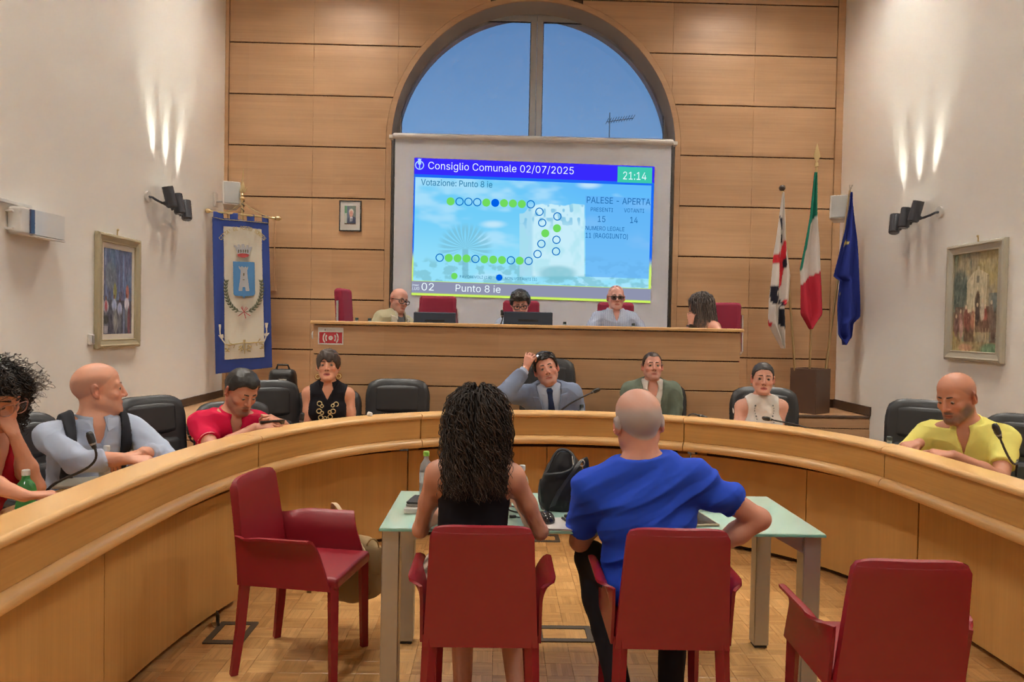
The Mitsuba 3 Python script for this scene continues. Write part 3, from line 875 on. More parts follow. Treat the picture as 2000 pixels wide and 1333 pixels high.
class Canvas:
    """Colours of a picture on a grid of points (w x h), painted in sRGB."""

    def __init__(self, w, h, base):
        self.x, self.y = np.meshgrid(np.linspace(0, 1, w), np.linspace(0, 1, h))     # y = 0 at the top
        self.c = np.zeros((h, w, 3)) + np.asarray(base, float)

    def put(self, mask, c, a=1.0):
        m = (np.asarray(mask, float) * a)[..., None]
        self.c = self.c * (1 - m) + np.asarray(c, float) * m

    def ell(self, x, y, rx, ry, c, a=1.0, soft=0.25):
        d = np.sqrt(((self.x - x) / rx) ** 2 + ((self.y - y) / ry) ** 2)
        self.put(1 - sstep(1 - soft, 1 + soft, d), c, a)

    def rect(self, x0, x1, y0, y1, c, a=1.0, s=0.006):
        self.put(sstep(x0 - s, x0 + s, self.x) * (1 - sstep(x1 - s, x1 + s, self.x)) * sstep(y0 - s, y0 + s, self.y) * (1 - sstep(y1 - s, y1 + s, self.y)), c, a)

    def poly(self, pts, c, a=1.0):
        self.put(shapely.contains_xy(Polygon(pts), self.x, self.y), c, a)

    def noise(self, fx, fy, seed, oct_=4):
        return meshkit.fbm(np.stack([self.x * fx, self.y * fy, self.x * 0 + seed * 3.7], -1), oct_, seed)

    def strokes(self, seed, amp=26):
        """Brush strokes: short upright and slanting dabs of lighter and darker paint."""
        for k, (fx, fy) in enumerate(((34, 12), (22, 30), (48, 20))):
            n = self.noise(fx, fy, seed + k, 2) - 0.5
            self.c = self.c + amp * n[..., None] * np.array([1.0, 0.92, 0.85])

    def colors(self):
        return lin(np.clip(self.c, 0, 255).reshape(-1, 3))


def picture_mesh(cv, o, ex_, ey_):
    """The canvas as a sheet: o its top left corner, ex_ and ey_ the vectors along its width and down its height."""
    h, w = cv.x.shape
    o, ex_, ey_ = (np.asarray(v, float) for v in (o, ex_, ey_))
    m, _, _ = grid(lambda u, v: o + u[..., None] * ex_ + v[..., None] * ey_, w, h)
    return m


def frame_mesh(w, h, prof):
    """A mitred frame around w x h (outer), in xy, centred; prof: (inset, height) points from the outer edge inwards."""
    P = []
    for ins, z in prof:
        a, b_ = w / 2 - ins, h / 2 - ins
        P.append([(-a, -b_, z), (a, -b_, z), (a, b_, z), (-a, b_, z)])
    P = np.array(P)
    k = len(P)
    v = P.reshape(-1, 3)
    f = []
    for i in range(k - 1):
        for j in range(4):
            q = (i * 4 + j, i * 4 + (j + 1) % 4, (i + 1) * 4 + (j + 1) % 4, (i + 1) * 4 + j)
            f += [(q[0], q[1], q[2]), (q[0], q[2], q[3])]
    return trimesh.Trimesh(v, f, process=False)


mat('frame_gilt', (0.36, 0.31, 0.20), 0.45, metallic=0.25)
mat('frame_silver', (0.40, 0.37, 0.29), 0.42, metallic=0.25)
mat('mount', (0.62, 0.58, 0.50), 0.8)


def hang_picture(t, x_wall, s, yc, zc, w, h, fw, cv, m, mount=0.0):
    """A framed picture on a side wall; s = +1 on the left wall (faces +x)."""
    exx = np.array([0, s, 0.0])                       # to the right as seen from the room
    M = frame((x_wall + s * 0.002, yc, zc), exx, (0, 0, 1), (s, 0, 0))
    prof = [(0, 0), (0, 0.028), (0.008, 0.040), (0.022, 0.043), (0.034, 0.034), (fw - 0.012, 0.026), (fw - 0.006, 0.030), (fw, 0.024), (fw, 0.010)]
    part(t, 'frame', moved(frame_mesh(w, h, prof), M), m, smooth=False)
    if mount:
        part(t, 'mount', moved(frame_mesh(w - 2 * fw + 0.004, h - 2 * fw + 0.004, [(0, 0.012), (mount, 0.014), (mount, 0.010)]), M), 'mount', smooth=False)
    a, b_ = w / 2 - fw - mount + 0.004, h / 2 - fw - mount + 0.004
    o = np.array([x_wall + s * 0.012, yc, zc]) + exx * -a + [0, 0, b_]
    cvm = picture_mesh(cv, o, exx * 2 * a, np.array([0, 0, -2 * b_]))
    part(t, 'canvas', cvm, 'vc', smooth=False, color=cv.colors())
    part(t, 'back_panel', moved(bx(-w / 2 + 0.005, w / 2 - 0.005, -h / 2 + 0.005, h / 2 - 0.005, 0.0, 0.008), M), 'wood_brown')
    part(t, 'hook', cat(rod((x_wall + s * 0.004, yc, zc + h / 2 - 0.005), (x_wall + s * 0.006, yc, zc + h / 2 + 0.05), 0.005, n=8), xf(trimesh.creation.icosphere(1, 0.010), (x_wall + s * 0.010, yc, zc + h / 2 + 0.052))), 'brass')


rng = np.random.default_rng(7)
cv = Canvas(90, 150, (86, 92, 120))
n1, n2 = cv.noise(3, 5, 1), cv.noise(6, 3, 2)
cv.put(sstep(0.45, 0.7, n1), (72, 112, 140), 0.8)
cv.put(sstep(0.5, 0.75, n2) * (cv.y < 0.6), (112, 92, 128), 0.7)
cv.put(sstep(0.55, 0.7, cv.noise(9, 2, 3)) * (cv.y < 0.62), (104, 128, 168), 0.6)
cv.rect(0.06, 0.10, 0.0, 0.2, (150, 160, 190), 0.6)
cv.ell(0.70, 0.25, 0.03, 0.22, (130, 160, 200), 0.6)
cv.ell(0.25, 0.32, 0.2, 0.16, (106, 116, 118), 0.6)
cv.rect(0, 1, 0.60, 1.0, (58, 58, 66), 0.75)
cv.put(sstep(0.5, 0.65, cv.noise(14, 4, 4)) * (cv.y > 0.5), (80, 76, 88), 0.7)
cv.ell(0.40, 0.50, 0.06, 0.10, (140, 138, 70), 0.8)
cv.ell(0.84, 0.50, 0.06, 0.09, (168, 92, 74), 0.8)
for x, y, c1, c2 in ((0.10, 0.68, (196, 190, 198), (158, 62, 70)), (0.38, 0.66, (164, 178, 206), (150, 160, 190)), (0.57, 0.70, (170, 178, 204), (150, 160, 196)), (0.82, 0.64, (206, 204, 212), (180, 176, 190))):
    cv.ell(x, y, 0.085, 0.075, c1, 0.9)
    cv.ell(x, y, 0.045, 0.07, c2, 0.8)
    cv.ell(x, y - 0.10, 0.03, 0.025, (96, 66, 56), 0.8)
    cv.ell(x, y + 0.16, 0.06, 0.13, (112, 116, 124), 0.7)
cv.ell(0.10, 0.83, 0.09, 0.05, (52, 54, 52), 0.9)
cv.rect(0.03, 0.16, 0.90, 0.99, (176, 172, 178), 0.8)
cv.ell(0.43, 0.86, 0.07, 0.14, (150, 150, 142), 0.7)
cv.ell(0.72, 0.85, 0.04, 0.18, (112, 128, 156), 0.8)
cv.ell(0.90, 0.85, 0.05, 0.18, (124, 64, 70), 0.7)
cv.put(sstep(0.6, 0.75, cv.noise(20, 9, 5)), (190, 190, 200), 0.25)
cv.strokes(21, 40)
t = thing('framed_painting', 'blue and violet painting of standing figures in a gilt frame, left wall', 'painting')
hang_picture(t, WL, 1, 6.40, 1.759, 0.705, 0.952, 0.075, cv, 'frame_gilt', 0.045)

cv = Canvas(110, 150, (150, 140, 116))
cv.put(sstep(0.4, 0.65, cv.noise(3, 4, 11)), (166, 150, 96), 0.8)
cv.put(sstep(0.45, 0.7, cv.noise(4, 5, 12)) * (cv.x < 0.4), (84, 110, 106), 0.9)
cv.put((cv.y > 0.42) * sstep(0.75, 0.9, cv.x), (92, 108, 112), 0.8)
cv.ell(0.12, 0.40, 0.2, 0.22, (72, 84, 78), 0.85)
cv.poly([(0.30, 0.30), (0.42, 0.21), (0.54, 0.17), (0.66, 0.20), (0.78, 0.24), (0.78, 0.62), (0.32, 0.62)], (186, 176, 148), 0.95)
cv.poly([(0.74, 0.24), (0.78, 0.24), (0.78, 0.62), (0.74, 0.62)], (146, 134, 106), 0.9)
cv.rect(0.53, 0.575, 0.145, 0.18, (186, 176, 150), 0.9)
cv.rect(0.52, 0.575, 0.24, 0.31, (110, 104, 88), 0.8)
cv.ell(0.55, 0.50, 0.055, 0.10, (82, 66, 52), 0.95)
cv.put((cv.y > 0.55) * sstep(0.45, 0.6, cv.noise(9, 6, 14)), (96, 72, 58), 0.8)
cv.rect(0, 1, 0.60, 0.80, (104, 78, 64), 0.6)
for x, y, c in ((0.18, 0.70, (150, 112, 100)), (0.08, 0.75, (110, 80, 76)), (0.30, 0.66, (128, 74, 62)), (0.36, 0.70, (120, 70, 60)), (0.46, 0.68, (172, 120, 96)), (0.72, 0.66, (150, 80, 70)), (0.66, 0.60, (190, 180, 160)), (0.85, 0.62, (110, 92, 80)), (0.55, 0.64, (70, 58, 52))):
    cv.ell(x, y, 0.05, 0.10, c, 0.85)
    cv.ell(x, y - 0.11, 0.022, 0.022, (210, 190, 160), 0.8)
cv.ell(0.20, 0.78, 0.045, 0.10, (176, 140, 130), 0.8)
cv.rect(0.49, 0.51, 0.62, 0.84, (200, 176, 140), 0.8)
cv.ell(0.72, 0.74, 0.10, 0.06, (96, 70, 56), 0.9)
for x in (0.67, 0.74, 0.80):
    cv.rect(x, x + 0.015, 0.76, 0.92, (190, 168, 136), 0.7)
cv.rect(0, 1, 0.90, 1.0, (150, 132, 92), 0.7)
cv.ell(0.85, 0.97, 0.2, 0.06, (96, 132, 104), 0.8)
cv.ell(0.30, 0.96, 0.15, 0.04, (178, 136, 110), 0.8)
cv.put(sstep(0.62, 0.75, cv.noise(22, 16, 15)), (206, 196, 160), 0.3)
cv.strokes(31, 46)
t = thing('framed_painting', 'painting of a white church and crowd in a silvery frame, right wall', 'painting')
hang_picture(t, WR, -1, 6.243, 1.815, 0.765, 1.012, 0.085, cv, 'frame_silver')

# the small portrait on the panelling
cv = Canvas(40, 54, (104, 116, 108))
cv.rect(0, 0.27, 0, 0.42, (92, 138, 108))
cv.rect(0, 0.2, 0.42, 1.0, (190, 198, 192))
cv.rect(0.22, 0.40, 0.0, 1.0, (86, 92, 112))
cv.poly([(0.2, 1.0), (0.28, 0.72), (0.5, 0.6), (0.7, 0.6), (0.98, 0.68), (1.0, 1.0)], (58, 64, 86))
cv.poly([(0.44, 0.62), (0.66, 0.62), (0.60, 0.90), (0.46, 0.90)], (206, 208, 214))
cv.poly([(0.51, 0.70), (0.58, 0.70), (0.58, 0.90), (0.51, 0.90)], (62, 66, 92))
cv.ell(0.55, 0.34, 0.19, 0.17, (208, 200, 196))
cv.ell(0.54, 0.45, 0.15, 0.19, (196, 148, 134))
cv.rect(0.44, 0.64, 0.40, 0.42, (120, 92, 92), 0.6)
t = thing('portrait_photograph', 'small framed portrait of a grey-haired man in a suit on the panelling', 'picture frame')
px0, pz0 = -1.784, 2.791
M = frame((px0, 8.832, pz0), (1, 0, 0), (0, 0, 1), (0, -1, 0))
part(t, 'frame', moved(frame_mesh(0.258, 0.360, [(0, -0.017), (0, 0.006), (0.012, 0.006), (0.012, -0.002)]), M), 'black', smooth=False)
part(t, 'mount', moved(frame_mesh(0.236, 0.338, [(0, 0.0), (0.052, 0.001)]), M), 'white_gloss', smooth=False)
part(t, 'mount_foot', moved(bx(-0.118, 0.118, -0.169, -0.100, -0.002, 0.001), M), 'white_gloss')
part(t, 'photograph', picture_mesh(cv, (px0 - 0.067, 8.8315, pz0 + 0.118), (0.146, 0, 0), (0, 0, -0.206)), 'vc', smooth=False, color=cv.colors())
part(t, 'back_panel', moved(bx(-0.125, 0.125, -0.176, 0.176, -0.017, -0.003), M), 'wood_brown')

# ------------------------------------------------------------------ small things on the walls
t = thing('wall_appliance', 'white glossy wall unit with dark stripe high on the left wall', 'wall unit')
U0, U1, UZ0, UZ1 = 4.98, 5.47, 2.085, 2.268
part(t, 'body', xf(rbox(0.095, U1 - U0, UZ1 - UZ0, 0.02, 4), (WL + 0.0475, (U0 + U1) / 2, (UZ0 + UZ1) / 2)), 'white_paint', smooth=40)
part(t, 'front_panel', xf(rbox(0.012, U1 - U0 - 0.13, UZ1 - UZ0 - 0.012, 0.004, 3), (WL + 0.098, (U0 + U1) / 2 + 0.06, (UZ0 + UZ1) / 2 + 0.003)), 'white_gloss', smooth=40)
part(t, 'stripe', xf(rbox(0.012, 0.045, UZ1 - UZ0 - 0.02, 0.003, 3), (WL + 0.099, U0 + 0.115, (UZ0 + UZ1) / 2 + 0.003)), mat('stripe_blue', (0.03, 0.035, 0.09), 0.1))
part(t, 'lower_flap', bx(WL + 0.085, WL + 0.112, U0 + 0.11, U1 - 0.01, UZ0 - 0.006, UZ0 + 0.003, 0.002), 'white_paint')
part(t, 'mounting_lug', cat(bx(WL, WL + 0.05, U0 - 0.022, U0 + 0.004, UZ0 + 0.025, UZ0 + 0.04, 0.003), bx(WL, WL + 0.05, U0 - 0.018, U0 + 0.004, UZ1 - 0.04, UZ1 - 0.026, 0.003)), 'white_paint')
t = thing('cable_duct', 'thin white cable duct running along the left wall over the wall unit', 'cable duct')
part(t, 'channel', bx(WL, WL + 0.022, 1.0, U0 + 0.24, UZ1 + 0.014, UZ1 + 0.037, 0.003), 'white_paint')
t = thing('wall_switch', 'small white switch box on the left wall beside the blue painting', 'switch')
part(t, 'plate', bx(WL, WL + 0.022, 5.955, 6.025, 1.318, 1.404, 0.004), 'white_paint')
part(t, 'rocker', bx(WL + 0.02, WL + 0.028, 5.985, 6.015, 1.33, 1.392, 0.002), mat('grey_plastic', (0.20, 0.19, 0.18), 0.5))

for nm, lab, x, y, z, face, wallpt in (('wall_speaker', 'white loudspeaker on the left behind the top of the city banner', -3.035, 8.42, 2.93, 24, (WL, 8.42)), ('wall_speaker', 'white loudspeaker in the right corner behind the flags', 3.845, 8.42, 2.935, -28, (WR, 8.42))):
    t = thing(nm, lab, 'loudspeaker', 'white loudspeakers in the corners')
    M = frame((x, y, z), rot_z(face)[:, 0], rot_z(face)[:, 1], (0, 0, 1)) @ trimesh.transformations.rotation_matrix(math.radians(-12 if face > 0 else -8), (1, 0, 0))
    part(t, 'cabinet', moved(hull([(s * a, yy, zz) for s in (-1, 1) for a, yy in ((0.085, -0.09), (0.095, -0.075), (0.06, 0.10)) for zz in (-0.135, 0.135)]), M), 'white_paint', smooth=False)
    part(t, 'grille', moved(xf(rbox(0.16, 0.012, 0.25, 0.005, 3), (0, -0.092, 0)), M), mat('grille_grey', (0.36, 0.36, 0.35), 0.7))
    back = (M @ [0, 0.08, 0, 1])[:3]
    part(t, 'bracket', tube([back, [back[0], back[1] + 0.06, z - 0.04], [wallpt[0] * 0.99 + back[0] * 0.01, back[1] + 0.06, z - 0.05]], 0.014), 'white_paint')
    part(t, 'wall_plate', bx(min(wallpt[0], wallpt[0] * 0.992), max(wallpt[0], wallpt[0] * 0.992), back[1] + 0.02, back[1] + 0.10, z - 0.11, z + 0.05, 0.003), 'white_paint')
t = thing('cable_conduit', 'thin pale conduit with a junction box on the panelling beside the banner', 'conduit')
q0, q1 = at(536, 485, y=8.84), at(537, 560, y=8.84)
part(t, 'tube', bx(q0[0] - 0.006, q0[0] + 0.006, 8.838, 8.8495, q1[2], q0[2] + 0.35, 0.002), 'wood_wall')
part(t, 'junction_box', bx(q0[0] - 0.03, q0[0] + 0.03, 8.825, 8.8495, q1[2] - 0.055, q1[2] + 0.005, 0.004), 'wood_wall')

# the notice on the bench
t = thing('recording_notice', 'white and red notice with sound-wave arcs on the front of the bench', 'notice')
NX0, NX1, NZ0, NZ1 = -1.572, -1.352, 1.341, 1.490
part(t, 'sheet', bx(NX0, NX1, 6.4755, 6.4795, NZ0, NZ1, 0.0006), 'white_paint')
part(t, 'red_field', bx(NX0 + 0.012, NX1 - 0.010, 6.4745, 6.4758, NZ0 + 0.012, NZ0 + 0.108), mat('notice_red', (0.42, 0.035, 0.045), 0.5), label='red printed field')
cx_, cz_ = (NX0 + NX1) / 2 + 0.001, NZ0 + 0.058
arcs = []
for r, half in ((0.042, 38), (0.064, 40)):
    for s in (0, 180):
        a = np.radians(np.linspace(s - half, s + half, 13))
        arcs.append(Polygon(np.vstack([np.stack([np.cos(a) * (r + 0.006), np.sin(a) * (r + 0.006)], 1), np.stack([np.cos(a) * (r - 0.006), np.sin(a) * (r - 0.006)], 1)[::-1]])))
arcs.append(Point(0, 0).buffer(0.019))
part(t, 'sound_wave_print', upright(cat([extr(a, 0.0008) for a in arcs]), cx_, 6.4746, cz_), 'white_paint', smooth=False)
part(t, 'lettering', cat(upright(meshkit.text_mesh('REC', 0.009, 0.0006, True), cx_ - 0.0125, 6.4739, cz_ - 0.0045), upright(meshkit.text_mesh('AUDIO', 0.008, 0.0006), cx_ - 0.068, 6.4739, cz_ - 0.004), upright(meshkit.text_mesh('VIDEO', 0.008, 0.0006), cx_ + 0.036, 6.4739, cz_ - 0.004)), 'notice_red', smooth=False)
part(t, 'small_print', cat(upright(meshkit.text_mesh('Citta di Porto Torres', 0.006, 0.0006), NX0 + 0.075, 6.4749, NZ0 + 0.124), upright(extr(Polygon([(-0.004, 0), (0.004, 0), (0.005, 0.012), (0, 0.017), (-0.005, 0.012)]), 0.0006), NX0 + 0.062, 6.4749, NZ0 + 0.120)), 'grey_plastic', smooth=False)
t = thing('socket_outlet', 'round white socket fixed to the left end of the bench', 'socket')
q = at(606, 655, y=6.60)
part(t, 'housing', xf(lathe([(0, 0), (0.042, 0), (0.045, 0.01), (0.036, 0.034), (0, 0.036)], 24), (BX0 - 0.0005, 6.60, q[2]), ry=-90), 'white_paint')
part(t, 'insert', xf(lathe([(0, 0.03), (0.018, 0.03), (0.018, 0.039), (0, 0.039)], 18), (BX0 - 0.0005, 6.60, q[2]), ry=-90), 'grey_plastic')

# ------------------------------------------------------------------ figures: rounded volumes blended into one skin


def smin(a, b, k):
    h = np.clip(0.5 + 0.5 * (b - a) / k, 0, 1)
    return b + (a - b) * h - k * h * (1 - h)


class Field:
    """A distance field on a grid, and its surface."""

    def __init__(s, lo, hi, h):
        s.lo, s.h = np.asarray(lo, float), float(h)
        s.n = np.maximum(np.ceil((np.asarray(hi, float) - s.lo) / h).astype(int) + 1, 4)
        s.D = np.full(tuple(s.n), 1.0, np.float32)

    def axes(s, sl=(slice(None),) * 3):
        return [(s.lo[k] + s.h * np.arange(s.n[k]))[sl[k]].astype(np.float32) for k in range(3)]

    def pts(s, sl=(slice(None),) * 3):
        x, y, z = s.axes(sl)
        return np.meshgrid(x, y, z, indexing='ij', sparse=True)

    def window(s, lo, hi):
        a = np.clip(np.floor((np.asarray(lo) - s.lo) / s.h).astype(int), 0, s.n)
        b = np.clip(np.ceil((np.asarray(hi) - s.lo) / s.h).astype(int) + 1, 0, s.n)
        return None if (b <= a).any() else tuple(slice(i, j) for i, j in zip(a, b))

    def add(s, pr, k=None, op='add', grow=0.0):
        m = max(0.05, 5 * s.h)
        lo, hi = pr.box()
        w = s.window(lo - m - grow, hi + m + grow)
        if w is None:
            return
        X, Y, Z = s.pts(w)
        d = (pr.dist(X, Y, Z) - grow).astype(np.float32)
        k = pr.k if k is None else k
        if op == 'add':
            s.D[w] = smin(s.D[w], d, k)
        else:
            s.D[w] = -smin(-s.D[w], d, k)

    def mesh(s):
        D = s.D
        S_ = D < 0
        c = S_[:-1, :-1, :-1].astype(np.int8)
        for o in list(np.ndindex(2, 2, 2))[1:]:
            c = c + S_[o[0]:D.shape[0] - 1 + o[0], o[1]:D.shape[1] - 1 + o[1], o[2]:D.shape[2] - 1 + o[2]]
        act = (c > 0) & (c < 8)
        idx = np.full(act.shape, -1, np.int64)
        cells = np.argwhere(act)
        idx[act] = np.arange(len(cells))
        acc, cnt = np.zeros((len(cells), 3)), np.zeros(len(cells))
        corners = list(np.ndindex(2, 2, 2))
        val = {o: D[cells[:, 0] + o[0], cells[:, 1] + o[1], cells[:, 2] + o[2]].astype(float) for o in corners}
        for o in corners:
            for ax in range(3):
                if o[ax] == 0:
                    o2 = list(o); o2[ax] = 1; o2 = tuple(o2)
                    a, b = val[o], val[o2]
                    m = (a < 0) != (b < 0)
                    t = np.where(m, a / np.where(m, a - b, 1), 0)
                    p = np.tile(np.array(o, float), (len(cells), 1))
                    p[:, ax] = t
                    acc += p * m[:, None]
                    cnt += m
        v = s.lo + s.h * (cells + acc / np.maximum(cnt, 1)[:, None])
        F = []
        for ax in range(3):
            a = np.moveaxis(S_, ax, 0)
            ch = a[:-1] != a[1:]
            b1, b2 = (ax + 1) % 3, (ax + 2) % 3
            e = np.argwhere(np.moveaxis(ch, 0, ax))
            ok = (e[:, b1] > 0) & (e[:, b2] > 0) & (e[:, b1] < S_.shape[b1] - 1) & (e[:, b2] < S_.shape[b2] - 1)
            e = e[ok]
            u1, u2 = np.zeros(3, int), np.zeros(3, int)
            u1[b1], u2[b2] = 1, 1
            q = np.stack([idx[tuple((e - o).T)] for o in (u1 * 0, u1, u1 + u2, u2)], 1)
            inside = S_[tuple(e.T)]
            q = np.where(inside[:, None], q[:, ::-1], q)
            F.append(q)
        q = np.vstack(F)
        q = q[(q >= 0).all(1)]
        # make the faces look outwards (towards growing distance)
        f = np.vstack([q[:, [0, 1, 2]], q[:, [0, 2, 3]]])
        return trimesh.Trimesh(v, f[:, ::-1], process=False)


class RC:
    """A limb: a cone with round ends."""

    def __init__(s, a, b, ra, rb=None, k=0.02, flat=None):
        s.a, s.b, s.ra, s.rb, s.k = np.asarray(a, float), np.asarray(b, float), ra, ra if rb is None else rb, k
        s.flat = flat                                   # (direction, factor): squashes the section along a direction

    def box(s):
        r = max(s.ra, s.rb)
        return np.minimum(s.a, s.b) - r, np.maximum(s.a, s.b) + r

    def dist(s, X, Y, Z):
        d = s.b - s.a
        L = max(d @ d, 1e-12)
        px, py, pz = X - s.a[0], Y - s.a[1], Z - s.a[2]
        t = np.clip((px * d[0] + py * d[1] + pz * d[2]) / L, 0, 1)
        qx, qy, qz = px - t * d[0], py - t * d[1], pz - t * d[2]
        if s.flat is not None:
            n, f = s.flat
            w = (qx * n[0] + qy * n[1] + qz * n[2]) * (f - 1)
            qx, qy, qz = qx + w * n[0], qy + w * n[1], qz + w * n[2]
        return np.sqrt(qx * qx + qy * qy + qz * qz) - (s.ra + (s.rb - s.ra) * t)


class EL:
    """An ellipsoid with axes R (rows) and radii r."""

    def __init__(s, c, r, R=None, k=0.03):
        s.c, s.r, s.R, s.k = np.asarray(c, float), np.broadcast_to(np.asarray(r, float), (3,)), np.eye(3) if R is None else np.asarray(R, float), k

    def box(s):
        e = np.sqrt(((s.R * s.r[:, None]) ** 2).sum(0))
        return s.c - e, s.c + e

    def dist(s, X, Y, Z):
        p = [X - s.c[0], Y - s.c[1], Z - s.c[2]]
        q = [p[0] * s.R[i, 0] + p[1] * s.R[i, 1] + p[2] * s.R[i, 2] for i in range(3)]
        k0 = np.sqrt(sum((q[i] / s.r[i]) ** 2 for i in range(3)))
        k1 = np.sqrt(sum((q[i] / s.r[i] ** 2) ** 2 for i in range(3)))
        return k0 * (k0 - 1) / np.maximum(k1, 1e-6)


def az(deg):
    """A level direction: 0 = along +y, away from the camera; 90 = +x; 180 = towards the camera."""
    a = math.radians(deg)
    return np.array([math.sin(a), math.cos(a), 0.0])


def orient(yaw, pitch=0.0, roll=0.0):
    """Rows right, forward, up of something that looks towards az(yaw), raised by pitch and tilted to its right by roll."""
    f0 = az(yaw)
    r0 = np.array([f0[1], -f0[0], 0.0])
    u0 = np.array([0, 0, 1.0])
    p = math.radians(pitch)
    f = f0 * math.cos(p) + u0 * math.sin(p)
    u = u0 * math.cos(p) - f0 * math.sin(p)
    q = math.radians(roll)
    r = r0 * math.cos(q) - u * math.sin(q)
    u = u * math.cos(q) + r0 * math.sin(q)
    return np.stack([r, f, u])


def head_prims(C, R, g, s=1.0, jaw=1.0, nose=1.0, eye=1.0):
    """Head in its own frame (x right, y forward, z up, eyes at z = 0); g = 'm' or 'f'."""
    P = lambda x, y, z: C + s * (R[0] * x + R[1] * y + R[2] * z)
    E = lambda c, r, k=0.02: EL(P(*c), np.array(r) * s, R, k * s)
    L = lambda a, b, ra, rb, k=0.015: RC(P(*a), P(*b), ra * s, rb * s, k * s)
    fm = g == 'f'
    w = 0.95 if fm else 1.0
    pr = [E((0, -0.018, 0.030), (0.076 * w, 0.096, 0.086), 0.02),
          E((0, 0.000, 0.055), (0.066 * w, 0.080, 0.062), 0.03),
          E((0, 0.024, -0.030), (0.060 * w, 0.066, 0.078), 0.03),
          E((0, 0.045, -0.072), (0.040 * w * jaw, 0.036, 0.034), 0.03)]
    for x in (-1, 1):
        pr.append(L((x * 0.052 * w * jaw, -0.005, -0.048), (x * 0.020 * jaw, 0.068, -0.096 if not fm else -0.094), 0.021, 0.017, 0.025))
    pr += [L((-0.012 * jaw, 0.074, -0.099), (0.012 * jaw, 0.074, -0.099), 0.016, 0.016, 0.02),
           L((-0.036, 0.068, 0.020), (0.036, 0.068, 0.020), 0.014 if not fm else 0.011, 0.014 if not fm else 0.011, 0.02)]
    for x in (-1, 1):
        pr.append(E((x * 0.043 * w, 0.056, -0.026), (0.021, 0.022, 0.018), 0.02))
    pr += [L((0, 0.088, 0.012), (0, 0.106 * (1 if nose < 1.1 else 1.02), -0.030), 0.0085, 0.0115 * nose, 0.010)]
    for x in (-1, 1):
        pr.append(E((x * 0.0125 * nose, 0.094, -0.034), (0.0085 * nose, 0.011, 0.0075), 0.006))
    pr += [L((-0.017, 0.083, -0.064), (0.017, 0.083, -0.064), 0.0065, 0.0065, 0.008), L((-0.015, 0.083, -0.0745), (0.015, 0.083, -0.0745), 0.0072, 0.0072, 0.008), L((0, 0.088, -0.064), (0, 0.088, -0.064), 0.007, 0.007, 0.008)]
    cut = [(E((x * 0.031, 0.0955, 0.000), (0.017, 0.014, 0.0115), 0.010), 0.010) for x in (-1, 1)]
    cut += [(L((-0.019, 0.0955, -0.0692), (0.019, 0.0955, -0.0692), 0.0028, 0.0028), 0.004)]
    late = []
    for x in (-1, 1):
        late.append((E((x * 0.031, 0.0745, 0.0005), (0.0135, 0.0125, 0.0125), 0.004), 'add', 0.004))
        late.append((E((x * 0.031, 0.0865, -0.0026 * (1 - eye)), (0.0118, 0.008, 0.0040 * eye), 0.002), 'sub', 0.002))
    ear = []
    for x in (-1, 1):
        ec = (x * 0.077 * w, -0.012, -0.006)
        Re = np.stack([R[0] * 0.86 + R[1] * (-0.5 * x) * 1.0, R[1] * 0.86 + R[0] * (0.5 * x), R[2]])
        Re = np.stack([unit(v) for v in Re])
        ear.append(EL(P(x * 0.0835 * w, -0.016, -0.002), np.array([0.0095, 0.0195, 0.032]) * s, Re, 0.008 * s))
        ear.append(EL(P(x * 0.078 * w, -0.008, -0.024), np.array([0.007, 0.011, 0.012]) * s, Re, 0.008 * s))
        cut.append((EL(P(x * 0.0905 * w, -0.010, 0.000), np.array([0.0055, 0.010, 0.018]) * s, Re), 0.004))
    return pr, cut, late, ear, P


def ik(S_, W, a, b, pole):
    """Elbow of an arm from shoulder S to wrist W; pulls W in when it is out of reach."""
    d = W - S_
    L = np.linalg.norm(d)
    if L > (a + b) * 0.995:
        W = S_ + d / L * (a + b) * 0.995
        L = (a + b) * 0.995
    d = unit(W - S_)
    c = np.clip((a * a + L * L - b * b) / (2 * a * L), -1, 1)
    p = np.asarray(pole, float)
    p = unit(p - d * (p @ d))
    return S_ + d * a * c + p * a * math.sqrt(max(0, 1 - c * c)), W


